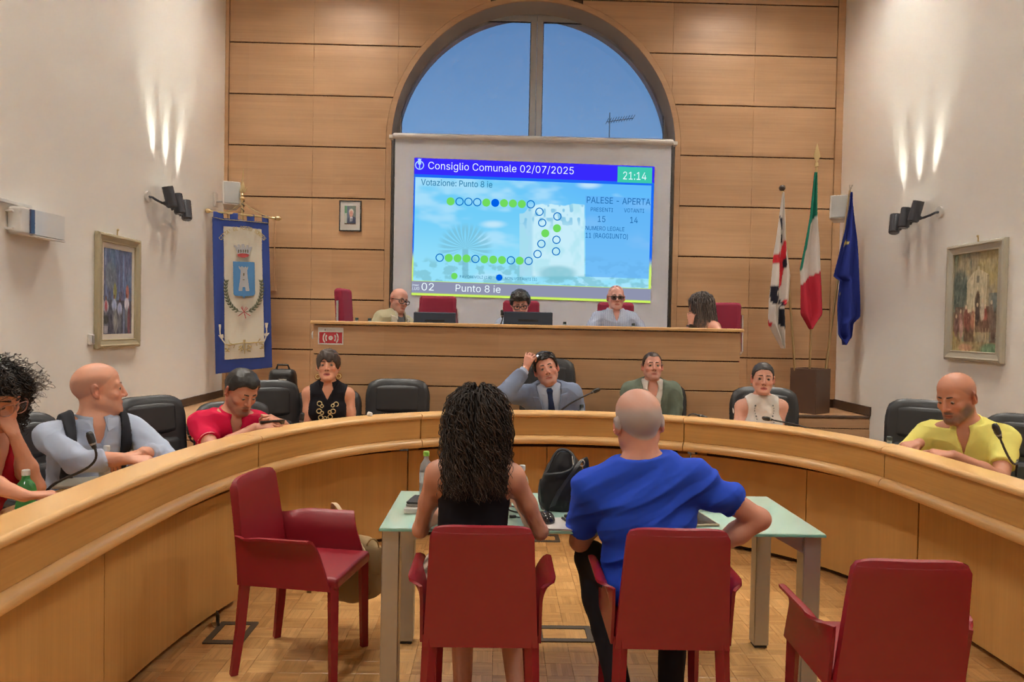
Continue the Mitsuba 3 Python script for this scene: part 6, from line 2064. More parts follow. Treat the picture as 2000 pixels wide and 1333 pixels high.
def blob(fn, lo, hi, n):
    """Surface of fn = 0 on a grid of about n cells along the longest side (uses the mesher of the figures)."""
    h = max(np.array(hi) - np.array(lo)) / n
    g = Field(lo, hi, h)
    X, Y, Z = g.pts()
    g.D[:] = fn(X, Y, Z)
    return g.mesh()

# ------------------------------------------------------------------ hair made of strands


def skull_roots(fig, n, seed, y0=-0.11, y1=0.07, zmin=-0.03, hairline=0.055):
    """Points on the scalp and their outward directions, in head coordinates."""
    r_ = np.random.default_rng(seed)
    out = []
    while len(out) < n:
        d = unit(r_.normal(size=3))
        p = np.array([0, -0.018, 0.030]) + d * [0.076, 0.096, 0.086]
        edge = np.interp(p[1], [-0.12, -0.03, 0.02, 0.045, 0.07], [zmin, zmin, 0.02, 0.04, hairline])
        if p[2] > edge and p[1] < y1:
            out.append(np.concatenate([p, d]))
    return np.array(out)


def strands(fig, n, seed, length, puff, fall, curl, pitch, steps=40, r=0.0022, zmin=-0.03, part_x=0.0, fwd=0.0, spread=0.0, tip=0.35, minl=0.55, zend=None, color=((20, 16, 15), (52, 38, 30)), shrink=None, n_side=4, hairline=0.055):
    """Locks that leave the scalp, puff out and fall; curl: radius of the curls, pitch: turns per metre."""
    r_ = np.random.default_rng(seed)
    ro = skull_roots(fig, n, seed + 1, zmin=zmin, hairline=hairline)
    p, d = ro[:, :3], ro[:, 3:]
    L = length * r_.uniform(minl, 1.0, n)
    if zend is not None:
        L = np.clip((p[:, 2] - zend) * r_.uniform(0.88, 1.10, n) + 0.035, 0.04, None) * (1 + 0.05 * (p[:, 1] > 0))
    t = np.linspace(0, 1, steps)
    P = np.zeros((n, steps, 3))
    pos = p.copy()
    vel = d * np.array([1.0, 1.0, 0.9])
    vel[:, 0] += np.sign(p[:, 0] - part_x) * spread
    for i in range(steps):
        P[:, i] = pos
        g = np.clip(t[i] / puff, 0, 1)[..., None] if np.ndim(puff) else min(1, t[i] / max(puff, 1e-3))
        out = pos - np.array([0, -0.018, 0.02])
        rad = np.sqrt(((out / [0.082, 0.102, 0.095]) ** 2).sum(1, keepdims=True))
        push = np.clip(1.10 - rad, 0, 1) * 6
        v = vel * (1 - g) + np.array([0, fwd, -1.0]) * g * fall + out * np.clip(-0.2, 0, 1) + push * out / 0.1 * 0.6
        v = v / np.maximum(np.linalg.norm(v, axis=1, keepdims=True), 1e-9)
        pos = pos + v * (L / steps)[:, None]
        if shrink is not None:
            pos = shrink(pos)
    ph = r_.uniform(0, 6.28, n)[:, None]
    pt = (pitch * r_.uniform(0.7, 1.3, n))[:, None]
    ang = ph + pt * (L[:, None] * t) * 6.28
    amp = curl * r_.uniform(0.5, 1.3, n)[:, None] * sstep(0.02, 0.3, t)[None]
    P[..., 0] += amp * np.cos(ang)
    P[..., 1] += amp * np.sin(ang) * 0.8
    P[..., 2] += amp * 0.35 * np.sin(ang * 1.7 + 1)
    W = fig.C + (P * fig.hs) @ fig.R if shrink != 'world' else P
    rad_ = r * r_.uniform(0.7, 1.3, n)[:, None] * (1 - (1 - tip) * t ** 2)[None]
    m = tubes(W, rad_, n_side)
    mixv = np.clip(r_.uniform(0, 0.7, n)[:, None] + 0.5 * t[None] ** 2, 0, 1)
    c = np.array(color[0]) * (1 - mixv[..., None]) + np.array(color[1]) * mixv[..., None]
    return m, lin(np.repeat(c.reshape(-1, 3), n_side, 0))


def merge_hair(fig, bits, name='hair', label=None):
    m = cat([b_[0] for b_ in bits])
    key = part(fig.key, name, m, 'hair_strand', smooth=True, label=label, kind='stuff', color=np.vstack([b_[1] for b_ in bits]))
    return key


mat('hair_strand', 'vertex', 0.55, spec=0.28)
mat('hair_black', lin(26, 22, 20), 0.45, spec=0.4)
mat('hair_brown', lin(52, 40, 34), 0.45, spec=0.4)
mat('hair_darkgrey', lin(44, 40, 40), 0.5, spec=0.4)
cloth_mat('c_trouser_dark', (30, 30, 36))
cloth_mat('c_trouser_grey', (120, 122, 132))
cloth_mat('c_trouser_blue', (40, 48, 74))
Z3 = np.array([0, 0, 1.0])


def stubble(col, a=0.6, chin=1.0, mous=1.0):
    def fn(q, blend, ball):
        m = np.zeros(len(q))
        m = np.maximum(m, ball(0, 0.055, -0.085, (0.058, 0.055, 0.030)) * chin)
        m = np.maximum(m, ball(0, 0.092, -0.056, (0.028, 0.02, 0.008)) * mous)
        for x in (-1, 1):
            m = np.maximum(m, ball(x * 0.055, 0.025, -0.062, (0.022, 0.045, 0.040)) * 0.9)
        m = m * (1 - ball(0, 0.092, -0.070, (0.020, 0.03, 0.009)))
        blend(m, col, a)
    return fn


def scalp(col, a, top, back=-0.06):
    """Shaved or thin hair as the colour of the scalp: stronger at the sides and back."""
    def fn(q, blend, ball):
        y = q[:, 1]
        edge = np.interp(y, [-0.12, -0.03, 0.02, 0.05, 0.08], [back, -0.02, 0.02, 0.05, 0.075])
        m = sstep(edge, edge + 0.012, q[:, 2]) * (y < 0.07)
        tp = 1 - sstep(0.035, 0.075, q[:, 2]) * (1 - top)
        blend(m * tp, col, a)
    return fn


def both(*fs):
    def fn(q, blend, ball):
        for f in fs:
            f(q, blend, ball)
    return fn


# ------------------------------------------------------------------ left wing
# the woman with the cloud of curls
def face_free(q):
    m = (q[:, 1] > 0.01) & (q[:, 2] < 0.062)
    q = q.copy()
    lim = 0.082 + 0.0 * q[:, 0]
    q[:, 0] = np.where(m & (np.abs(q[:, 0]) < lim), np.where(q[:, 0] >= 0, 1, -1) * (np.abs(q[:, 0]) * 0.6 + lim * 0.4), q[:, 0])
    q[:, 1] = np.where(m, np.minimum(q[:, 1], 0.055), q[:, 1])
    return q


C = at(-12, 778, y=2.98)
f = Figure('woman with black curls, glasses and red top resting her chin on her hand', C, (102, -20, 6), (C[0] - 0.16, C[1] - 0.02, 0.55), 100, g='f', skin='tan', lean=None, neck_back=0.05, eye=0.4,
           arms={'L': dict(hand=at(28, 850, y=2.95), pole=(0.4, 0.1, -1), dir=np.array([-0.35, -0.1, 0.75]), back=np.array([0.75, -0.5, 0.2]), curl=62, thumb=20),
                 'R': dict(hand=at(58, 975, y=2.62), pole=(-1, -0.3, -0.5), dir=np.array([0.8, 0.55, -0.05]), back=Z3, curl=35)}, hres=0.0030)
f.body().eyes(gaze=(0, -25), brow=(40, 30, 26))
mat('glasses_pale', lin(150, 104, 90), 0.3)
f.glasses('glasses_pale', w=0.058, h=0.048, r=0.0024, y=0.108)
red_top = cloth_mat('c_red_top', (138, 14, 26))
f.cloth('top', red_top, f.torso + f.neckp + f.arm_sleeve('L', 0.15) + f.arm_sleeve('R', 0.15), 0.011, cuts=f.armhole(0.085, 0.012), keep=[f.v_open(-0.19, 0.40), f.neck_cut(-0.004)], wr=0.006, freq=30)
f.trousers('c_trouser_dark')
curls = [strands(f, 760, 3, 0.30, 0.40, 1.0, 0.011, 24, 48, 0.0022, zmin=-0.05, shrink=face_free, spread=0.12, color=((16, 13, 12), (46, 36, 31)), minl=0.6),
         strands(f, 200, 5, 0.24, 0.8, 0.7, 0.013, 24, 44, 0.0011, zmin=-0.02, shrink=face_free, spread=0.4, color=((26, 20, 18), (70, 56, 48)), minl=0.6)]
base = f.hair_cap('hair_black', 0.024, hairline=0.062, nape=-0.09, side=-0.035, rough=0.045, freq=28, res=0.006, name='hair_mass')
merge_hair(f, curls, label='cloud of black curls')

# the bald man in pale blue with the black straps
C = at(193, 762, y=3.70)
f = Figure('bald man in pale blue shirt with black straps, arms folded on the desk', C, (60, 3, -2), (C[0] - 0.20, C[1] + 0.20, 0.55), 138, skin=(204, 148, 122), hs=1.06, size=1.02, belly=0.06, girth=1.05, neck_back=0.02, jaw=1.08,
           arms={'R': dict(hand=at(244, 897, y=3.36), pole=(-0.2, -0.9, -0.8), dir=np.array([0.85, 0.30, -0.12]), back=Z3 + [0.1, -0.3, 0], curl=30, thumb=20),
                 'L': dict(hand=at(281, 884, y=3.46), pole=(0.9, 0.2, -0.7), dir=np.array([-0.55, -0.40, -0.15]), back=Z3 + [0.1, -0.2, 0.1], curl=38, thumb=15)},
           tint=both(scalp((150, 112, 98), 0.45, 0.1), stubble((150, 112, 100), 0.3)))
f.body().eyes(gaze=(5, 0), brow=(112, 84, 70), thick=0.7)
cloth_mat('c_pale_blue', (172, 184, 206))
f.cloth('shirt', 'c_pale_blue', f.torso + f.neckp, 0.014, sleeves=(('L', 1.82), ('R', 1.86)), keep=[f.neck_cut(0.036), f.v_open(-0.085, 0.26)], wr=0.022, freq=15, res=0.006, seed=2)
f.collar_band('c_pale_blue', 0.079, 0.050, 0.007, 0.30, spread=0.022)
f.cloth('placket', 'c_pale_blue', f.torso, 0.0185, keep=[f.band(0, 0.016, -0.45, -0.03)], wr=0.0, res=0.005)
for x in (-1, 1):
    f.cloth('strap', mat_flat('strap_black', (0.014, 0.016, 0.022), 0.8), f.torso + f.arm_sleeve('L', 0.3) + f.arm_sleeve('R', 0.3), 0.033, keep=[f.side_band((lambda z, x=x: x * 0.122 - 0.022), (lambda z, x=x: x * 0.122 + 0.022), -0.24, 0.2, 0.10)], wr=0.0, res=0.006)
f.trousers('c_trouser_grey')
part(f.key, 'belt', tube([f.H + f.up * 0.15 + f.rt * 0.172 * math.cos(a) + f.fw * (0.145 * math.sin(a) + 0.03) for a in np.linspace(0, 6.28, 28)[:-1]], 0.022, 6, closed=True), 'strap_black')

# the man in the crimson polo shirt
C = at(472, 765, y=4.46)
f = Figure('dark-haired man in crimson polo shirt bent over the phone in his hands', C, (130, -27, -4), (C[0] - 0.22, C[1] + 0.26, 0.55), 150, skin=(186, 130, 106), hs=1.03, size=1.02, belly=0.07, girth=1.08, neck_back=0.05, jaw=1.08, eye=0.35,
           arms={'R': dict(hand=at(498, 836, y=4.34), pole=(-0.6, -0.7, -0.7), dir=np.array([0.75, -0.05, 0.12]), back=np.array([0.2, -0.5, 0.8]), curl=40, thumb=25),
                 'L': dict(hand=at(552, 828, y=4.48), pole=(0.8, 0.3, -0.7), dir=np.array([-0.35, -0.6, 0.25]), back=np.array([0.5, -0.4, 0.6]), curl=50, thumb=20)},
           tint=stubble((96, 78, 72), 0.55))
f.body().eyes(gaze=(0, -30), brow=(34, 28, 26))
cloth_mat('c_crimson', (186, 26, 62))
cloth_mat('c_pink_edge', (226, 150, 160))
f.hair_cap('hair_black', 0.011, hairline=0.066, nape=-0.045, rough=0.008, recess=0.010)
f.cloth('polo_shirt', 'c_crimson', f.torso + f.neckp, 0.014, sleeves=(('L', 0.62), ('R', 0.62)), keep=[f.neck_cut(0.036), f.v_open(-0.10, 0.26)], wr=0.020, freq=13, seed=4, res=0.0065)
f.collar_band('c_crimson', 0.079, 0.050, 0.007, 0.34, spread=0.024)
f.collar_band('c_pink_edge', 0.097, 0.046, 0.004, 0.34, name='collar_edge', spread=0.001) if False else None
for k in 'LR':
    p_ = f.SH[k] + (f.EB[k] - f.SH[k]) * 0.615
    d = unit(f.EB[k] - f.SH[k]); a_ = unit(np.cross(d, (0.2, 1, 0.1))); b_ = np.cross(d, a_)
    part(f.key, 'sleeve_edge', tube([p_ + 0.0585 * (math.cos(t_) * a_ + math.sin(t_) * b_) for t_ in np.linspace(0, 6.28, 24)[:-1]], 0.0035, 5, closed=True), 'c_pink_edge')
f.trousers('c_trouser_blue')
t = thing('mobile_phone', 'black mobile phone in the hands of the man in the crimson polo', 'phone')
q = at(532, 826, y=4.37)
part(t, 'body', moved(rbox(0.140, 0.068, 0.009, 0.004, 3), frame(q, unit([0.9, 0.35, 0.05]), unit(np.cross([-0.25, 0.35, 0.85], [0.9, 0.35, 0.05])), unit([-0.25, 0.35, 0.85]))), 'black_gloss')
part(t, 'screen', moved(bx(-0.064, 0.064, -0.030, 0.030, 0.0046, 0.0050), frame(q, unit([0.9, 0.35, 0.05]), unit(np.cross([-0.25, 0.35, 0.85], [0.9, 0.35, 0.05])), unit([-0.25, 0.35, 0.85]))), 'black_gloss')

# the woman with the ring necklace
C = at(641, 716, y=5.60)
f = Figure('woman in black sleeveless top with big ring necklace and round earrings', C, (174, 9, 2), (C[0] - 0.02, C[1] + 0.10, 0.55), 172, g='f', skin=(206, 150, 122), size=1.0,
           arms={'R': dict(hand=at(606, 846, y=5.33), pole=(-0.25, 0.8, -1), back=Z3, curl=20, dir=np.array([0.5, -0.6, 0])), 'L': dict(hand=at(672, 846, y=5.36), pole=(0.2, 0.8, -1), back=Z3, curl=20, dir=np.array([-0.5, -0.6, 0]))})
f.body().eyes(gaze=(-14, 6), brow=(60, 44, 36))
fr_ = lambda x: -0.030 + 0.014 * np.sin(x * 90) - 0.02 * (np.abs(x) > 0.045)
f.hair_cap('hair_brown', 0.015, hairline=0.062, nape=-0.085, side=-0.030, rough=0.016, freq=50, fringe=fr_, stretch=(1.6, 1.6, 0.35))
part(f.key, 'ponytail', hull([f.P(x, y, z) for x, y, z in ((0.03, -0.10, -0.02), (-0.03, -0.10, -0.02), (0.05, -0.12, -0.06), (-0.05, -0.12, -0.06), (0.03, -0.09, -0.14), (-0.03, -0.09, -0.14), (0, -0.15, -0.08))]).subdivide(), 'hair_brown', smooth=True)
part(f.key, 'hair_band', tube([f.P(-0.075, -0.06, -0.06), f.P(-0.04, -0.12, -0.04), f.P(0.04, -0.12, -0.04), f.P(0.075, -0.06, -0.06)], 0.014, 8), 'black')
f.glasses('glasses_pale', w=0.052, h=0.036, r=0.0022, up=(-0.055, 0.105), tilt=62)
cloth_mat('c_black_top', (24, 24, 30))
f.cloth('top', 'c_black_top', f.torso, 0.010, cuts=f.armhole(0.085, 0.018) + [(f.neckline(0.052, 0.02, 0.02), 0.006)], keep=[f.v_open(-0.075, 0.55)], wr=0.008, freq=16)
f.collar_band('c_black_top', 0.064, 0.045, 0.006, 0.5, spread=0.018)
f.trousers('c_trouser_dark')
gold = mat('ring_gold', lin(222, 206, 158), 0.35, metallic=0.15)


def ring_on(fig, x, z, r, name, m, off=0.022, tubr=0.0035, ry=1.0):
    p = fig.N + fig.rt * x + fig.up * z
    o = p + fig.fw * 0.4
    # the point of the chest in front
    best = 0.0
    for d_ in np.linspace(0.03, 0.25, 45):
        q_ = p + fig.fw * d_
        ds = min(pr.dist(*q_) for pr in fig.torso)
        if ds < 0.012:
            best = d_
    c_ = p + fig.fw * (best + off)
    a = np.linspace(0, 2 * math.pi, 17)[:-1]
    part(fig.key, name, tube([c_ + r * (math.cos(t_) * fig.rt + ry * math.sin(t_) * fig.up) for t_ in a], tubr, 6, closed=True), m)


for dx, dz, r in ((-0.067, -0.100, 0.017), (-0.044, -0.108, 0.011), (-0.049, -0.145, 0.017), (-0.024, -0.155, 0.012), (-0.028, -0.190, 0.016), (0.052, -0.096, 0.017), (0.034, -0.112, 0.011), (0.052, -0.145, 0.017), (0.032, -0.160, 0.012), (0.040, -0.196, 0.016)):
    ring_on(f, dx, dz, r, 'necklace_ring', gold, tubr=0.0042)
for dx, dz, r, ry in ((0.010, -0.205, 0.012, 1), (0.014, -0.240, 0.014, 1.8), (0.022, -0.285, 0.015, 1)):
    ring_on(f, dx, dz, r, 'necklace_ring', gold, tubr=0.0045, ry=ry)
for x in (-1, 1):
    c_ = f.P(x * 0.076, -0.004, -0.076)
    part(f.key, 'earring', moved(lathe([(0.0, -0.003), (0.025, -0.003), (0.027, 0), (0.025, 0.003), (0.0, 0.003)], 24), frame(c_, f.R[0], f.R[2], -f.R[1])), mat_flat('earring_brown', lin(150, 112, 66)))
    part(f.key, 'earring_ring', tube([c_ + 0.016 * (math.cos(t_) * f.R[0] + math.sin(t_) * f.R[2]) + f.R[1] * 0.004 for t_ in np.linspace(0, 6.28, 18)[:-1]], 0.003, 5, closed=True), gold)

# ------------------------------------------------------------------ middle
# the man in the grey-blue suit, one hand at his glasses
C = at(1067, 722, y=5.72)
f = Figure('man in grey-blue suit and dark tie holding the sunglasses on his hair', C, (182, 8, 16), (C[0] + 0.09, C[1] + 0.22, 0.57), 180, legs=dict(th=0.26), skin=(196, 140, 120), hs=1.04, size=1.03, girth=1.04, belly=0.03,
           arms={'R': dict(hand=at(1026, 722, y=5.62), pole=(-0.62, -0.2, -1.0), dir=np.array([0.35, 0.05, 0.9]), back=np.array([-0.5, -0.8, 0.2]), curl=48, thumb=30, shrug=np.array([0.0, 0, 0.03])),
                 'L': dict(hand=at(1126, 822, y=5.62), pole=(0.3, 0.8, -1), back=Z3, curl=25, dir=np.array([-0.7, -0.3, 0]))},
           tint=stubble((112, 88, 82), 0.4))
f.body().eyes(gaze=(-4, 12), brow=(44, 36, 32))
f.hair_cap('hair_black', 0.015, hairline=0.064, nape=-0.045, rough=0.012, recess=0.008)
f.glasses('black', w=0.058, h=0.040, r=0.0028, up=(-0.030, 0.108), tilt=50, solid=True)
cloth_mat('c_suit', (112, 124, 148))
cloth_mat('c_shirt_blue', (176, 190, 212))
cloth_mat('c_tie', (36, 48, 78))
sl = f.arm_sleeve('L', 1.93) + f.arm_sleeve('R', 1.86)
f.cloth('shirt', 'c_shirt_blue', f.torso, 0.008, cuts=[(f.neckline(0.050, 0.0, 0.012), 0.006)], keep=[f.band(-1, 0.11, -0.5, 0.1)], wr=0.0)
f.collar_band('c_shirt_blue', 0.076, 0.045, 0.006, 0.40, spread=0.016)
f.cloth('tie', 'c_tie', f.torso + f.neckp, 0.0165, keep=[f.band(-1, lambda z: 0.019 + np.clip(-z - 0.02, 0, 0.45) * 0.085, -0.45, 0.060)], wr=0, res=0.0045)
part(f.key, 'tie_knot', hull([f.N + f.fw * (0.075 + 0.014 * d_) + f.rt * x - f.up * z for d_ in (0, 2.2) for x, z in ((-0.024, -0.050), (0.024, -0.050), (-0.015, -0.005), (0.015, -0.005))]), 'c_tie')
vw = lambda z: 0.012 + np.clip(z + 0.30, 0, 0.5) * 0.23
f.cloth('jacket', 'c_suit', f.torso , 0.022, cuts=[(f.neckline(0.062, 0.0, 0.02), 0.008)], sleeves=(('L', 1.93), ('R', 1.86)), keep=[f.v_open(-0.30, 0.23, 0.012)], wr=0.022, freq=11, res=0.0065, seed=6)
f.cloth('lapel', 'c_suit', f.torso, 0.031, keep=[f.band(vw, lambda z: vw(z) + 0.014 + np.clip(z + 0.28, 0, 0.20) * 0.20, -0.29, 0.01)], wr=0, res=0.005)
f.trousers('c_trouser_grey')
cuff = f.EB['R'] + (f.WR['R'] - f.EB['R']) * 0.93
part(f.key, 'shirt_cuff', rod(cuff - unit(f.WR['R'] - f.EB['R']) * 0.03, cuff + unit(f.WR['R'] - f.EB['R']) * 0.012, 0.040, 0.038, 18), 'c_shirt_blue')

# the man in the green jacket
C = at(1274, 717, y=6.05)
f = Figure('man with cropped hair in a grey-green jacket over an open white shirt', C, (182, 10, 0), (C[0] + 0.02, C[1] + 0.10, 0.55), 184, skin=(200, 146, 128), hs=0.98,
           arms={'R': dict(hand=at(1248, 832, y=5.75), pole=(-0.3, 0.8, -1), back=Z3, dir=np.array([0.6, -0.5, 0])), 'L': dict(hand=at(1316, 830, y=5.75), pole=(0.3, 0.8, -1), back=Z3, dir=np.array([-0.6, -0.5, 0]))}, tint=both(stubble((118, 92, 86), 0.35), scalp((96, 72, 64), 0.6, 0.25)))
f.body().eyes(gaze=(6, 10), brow=(44, 34, 30))
f.hair_cap('hair_brown', 0.0045, hairline=0.076, nape=-0.045, rough=0.004, recess=0.018)
cloth_mat('c_green_jacket', (94, 104, 92))
cloth_mat('c_white', (212, 208, 202))
f.cloth('shirt', 'c_white', f.torso, 0.008, cuts=[(f.neckline(0.050, 0.02, 0.02), 0.006)], keep=[f.band(-1, 0.11, -0.5, 0.1), f.v_open(-0.15, 0.26)], wr=0.010)
f.collar_band('c_white', 0.079, 0.055, 0.007, 0.42, spread=0.030)
vw2 = lambda z: 0.018 + np.clip(z + 0.40, 0, 0.5) * 0.165
f.cloth('jacket', 'c_green_jacket', f.torso, 0.020, cuts=[(f.neckline(0.060, 0.0, 0.02), 0.008)], sleeves=(('L', 1.93), ('R', 1.93)), keep=[f.v_open(-0.40, 0.165, 0.018)], wr=0.022, freq=11, seed=8)
f.cloth('lapel', 'c_green_jacket', f.torso, 0.028, keep=[f.band(vw2, lambda z: vw2(z) + 0.012 + np.clip(z + 0.30, 0, 0.2) * 0.2, -0.36, 0.01)], wr=0, res=0.006)
f.trousers('c_trouser_dark')

# the woman in white
C = at(1490, 741, y=5.42)
f = Figure('woman in a white sleeveless top with hair pulled back and a long bead necklace', C, (193, 3, -2), (C[0] + 0.03, C[1] + 0.10, 0.55), 188, g='f', skin=(204, 152, 132), size=0.98,
           arms={'R': dict(hand=at(1462, 846, y=5.16), pole=(-0.2, 0.8, -1), dir=np.array([0.6, -0.5, 0]), back=Z3), 'L': dict(hand=at(1514, 848, y=5.16), pole=(0.2, 0.8, -1), dir=np.array([-0.6, -0.5, 0]), back=Z3)})
f.body().eyes(gaze=(10, 4), brow=(40, 30, 28))
f.hair_cap('hair_darkgrey', 0.0075, hairline=0.070, nape=-0.060, side=0.0, rough=0.006, freq=80, stretch=(1.5, 0.4, 1.5))
part(f.key, 'hair_knot', xf(trimesh.creation.icosphere(3, 0.036), f.P(0, -0.125, -0.03)), 'hair_darkgrey', smooth=True)
f.cloth('top', 'c_white', f.torso + f.neckp + f.arm_sleeve('L', 0.15) + f.arm_sleeve('R', 0.15), 0.010, cuts=f.armhole(0.105, 0.002), keep=[f.neck_cut(0.042)], wr=0.007, freq=16)
for x in (-1, 1):
    for k in range(22):
        z = -0.02 - 0.0185 * k
        p = f.N + f.rt * x * (0.062 + 0.006 * math.sin(k)) + f.up * z
        d_ = max((dd for dd in np.linspace(0.0, 0.24, 40) if min(pr.dist(*(p + f.fw * dd)) for pr in f.torso) < 0.013), default=0.05)
        part(f.key, 'bead', xf(trimesh.creation.icosphere(1, 0.0062 if k % 4 == 0 else 0.0036), p + f.fw * (d_ + 0.010)), mat_flat('bead_grey', lin(92, 96, 96)))
    part(f.key, 'earring', xf(trimesh.creation.icosphere(1, 0.006), f.P(x * 0.080, -0.006, -0.045)), 'chrome')
f.trousers('c_trouser_dark')

# the man in the yellow polo shirt
C = at(1868, 777, y=4.06)
f = Figure('bald bearded man in a yellow polo shirt looking down at the desk', C, (244, -16, 4), (C[0] + 0.22, C[1] + 0.20, 0.55), 218, skin=(178, 122, 96), hs=1.08, size=1.03, girth=1.05, belly=0.05, neck_back=0.06, eye=0.4,
           arms={'R': dict(hand=at(1796, 866, y=4.10), pole=(-0.5, 0.6, -0.8), dir=np.array([-0.75, -0.2, -0.12]), back=Z3 + [0, -0.3, 0], curl=28),
                 'L': dict(hand=at(1862, 890, y=3.86), pole=(0.8, -0.4, -0.7), dir=np.array([-0.85, 0.1, 0.05]), back=Z3 + [0, -0.4, 0], curl=35)},
           tint=both(stubble((74, 62, 58), 0.8), scalp((132, 94, 80), 0.4, 0.15)), hres=0.0028)
f.body().eyes(gaze=(0, -18), brow=(40, 30, 26))
mat('beard', lin(62, 52, 50), 0.8)
cloth_mat('c_yellow', (226, 220, 122))
f.cloth('polo_shirt', 'c_yellow', f.torso + f.neckp, 0.014, sleeves=(('L', 0.66), ('R', 0.62)), keep=[f.neck_cut(0.036), f.v_open(-0.105, 0.26)], wr=0.020, freq=12, seed=11, res=0.006)
f.collar_band('c_yellow', 0.079, 0.050, 0.007, 0.36, spread=0.026)
f.cloth('placket', 'c_yellow', f.torso, 0.0185, keep=[f.band(0, 0.018, -0.20, -0.10)], wr=0.0, res=0.005)
f.trousers('c_trouser_blue')

# ------------------------------------------------------------------ the two at the glass table, seen from behind
# the woman with long curls
C = at(932, 822, y=2.93)
f = Figure('woman with very long dark curls and black sleeveless top, seen from behind', C, (2, -6, 0), (C[0] - 0.015, C[1] - 0.04, 0.545), 0, g='f', skin=(186, 132, 108), size=1.0, hres=0.004, bres=0.008,
           arms={'L': dict(hand=np.array([-0.20, 3.18, 0.80]), pole=(-0.55, -0.45, -1), dir=np.array([0.5, 0.8, -0.1]), back=Z3, curl=30),
                 'R': dict(hand=np.array([0.085, 3.17, 0.80]), pole=(0.65, -0.40, -1), dir=np.array([-0.4, 0.8, -0.1]), back=Z3, curl=30)},
           legs=dict(yaw=0, kneeL=(-0.14, 3.22, 0.50), kneeR=(0.04, 3.22, 0.50), ankleL=(-0.115, 2.86, 0.10), ankleR=(0.095, 2.90, 0.10), toeL=-12, toeR=10))
f.body()
f.cloth('top', 'c_black_top', f.torso, 0.010, cuts=f.armhole(0.10, 0.010) + [(f.neckline(0.070, 0.02, 0.0), 0.006)], keep=[f.half(f.N - f.up * 0.008, f.up)], wr=0.006, freq=16)
plaid = []


def plaid_tint(v):
    a, b_ = v[:, 0] * 36, (v[:, 1] + v[:, 2]) * 36
    s1, s2 = (np.floor(a) % 2), (np.floor(b_) % 2)
    return np.where((s1 + s2 == 0)[:, None], (188, 178, 166), np.where((s1 + s2 == 2)[:, None], (30, 26, 26), (96, 80, 70)))


f.cloth('skirt', 'vc_cloth', [RC(p.a, p.a + (p.b - p.a) * 0.8, p.ra, p.rb * 1.1, 0.06) for p in f.legp[0::3]] + f.torso[:1], 0.016, k=0.06, keep=[f.half(f.H + f.up * 0.10, f.up)], res=0.009, wr=0.02, freq=9, tint=plaid_tint, label='plaid skirt')
for i, k in ((0, 'L'), (2, 'R')):
    a_, b_ = f.footp[i].a, f.footp[i].b
    an = np.array([f.footp[i + 1].a[0], f.footp[i + 1].a[1], 0.0])
    f.cloth('sandal_sole', 'red_leather', [RC([a_[0], a_[1], 0.012], [b_[0], b_[1], 0.012], 0.034, 0.038, 0.01)], 0.0, keep=[lambda X, Y, Z: Z - 0.022, lambda X, Y, Z: 0.001 - Z], res=0.006, wr=0)
    t_ = np.linspace(0, 6.28, 20)[:-1]
    part(f.key, 'sandal_strap', tube([an + [0.039 * math.cos(a), 0.045 * math.sin(a) - 0.005, 0.105 + 0.02 * math.sin(a)] for a in t_], 0.007, 6, closed=True), 'red_leather')
    part(f.key, 'heel_strap', tube([an + [0.038 * math.cos(a), -0.015 + 0.050 * math.sin(a), 0.055] for a in np.linspace(3.2, 6.2, 12)], 0.009, 6), 'red_leather')


def back_shrink(pos):
    return pos


zz = lambda z: (np.array([0, 0, z]))
bits = [strands(f, 1000, 21, 0.50, 0.18, 1.0, 0.0120, 9.5, 60, 0.0029, zmin=-0.06, color=((22, 19, 19), (54, 40, 32)), zend=-0.265, spread=0.16, fwd=-0.10),
        strands(f, 240, 25, 0.52, 0.22, 1.0, 0.015, 11, 60, 0.0017, zmin=-0.03, color=((30, 25, 23), (80, 58, 44)), zend=-0.275, spread=0.42, fwd=-0.08)]
E = lambda c, r: EL(f.P(*c), np.array(r), f.R, 0.05)
F = Field(f.C - [0.22, 0.24, 0.46], f.C + [0.22, 0.2, 0.18], 0.008)
for e in (E((0, -0.02, 0.030), (0.090, 0.108, 0.100)), E((0, -0.085, -0.10), (0.090, 0.055, 0.11)), E((0, -0.100, -0.17), (0.090, 0.042, 0.10))):
    F.add(e, 0.05)
X, Y, Z = F.pts()
q = [(X - f.C[0]) * f.R[i, 0] + (Y - f.C[1]) * f.R[i, 1] + (Z - f.C[2]) * f.R[i, 2] for i in range(3)]
F.D = np.maximum(F.D, np.where(q[1] > 0.03, 0.05 - q[2], -1.0).astype(np.float32))
n_ = meshkit.fbm(np.stack(np.broadcast_arrays(q[0] * 45, q[1] * 45, q[2] * 9), -1), 3)
F.D = (F.D + 0.03 * (n_ - 0.5)).astype(np.float32)
part(f.key, 'hair_mass', F.mesh(), 'hair_black', smooth=True)
merge_hair(f, bits, label='long dark brown curls')

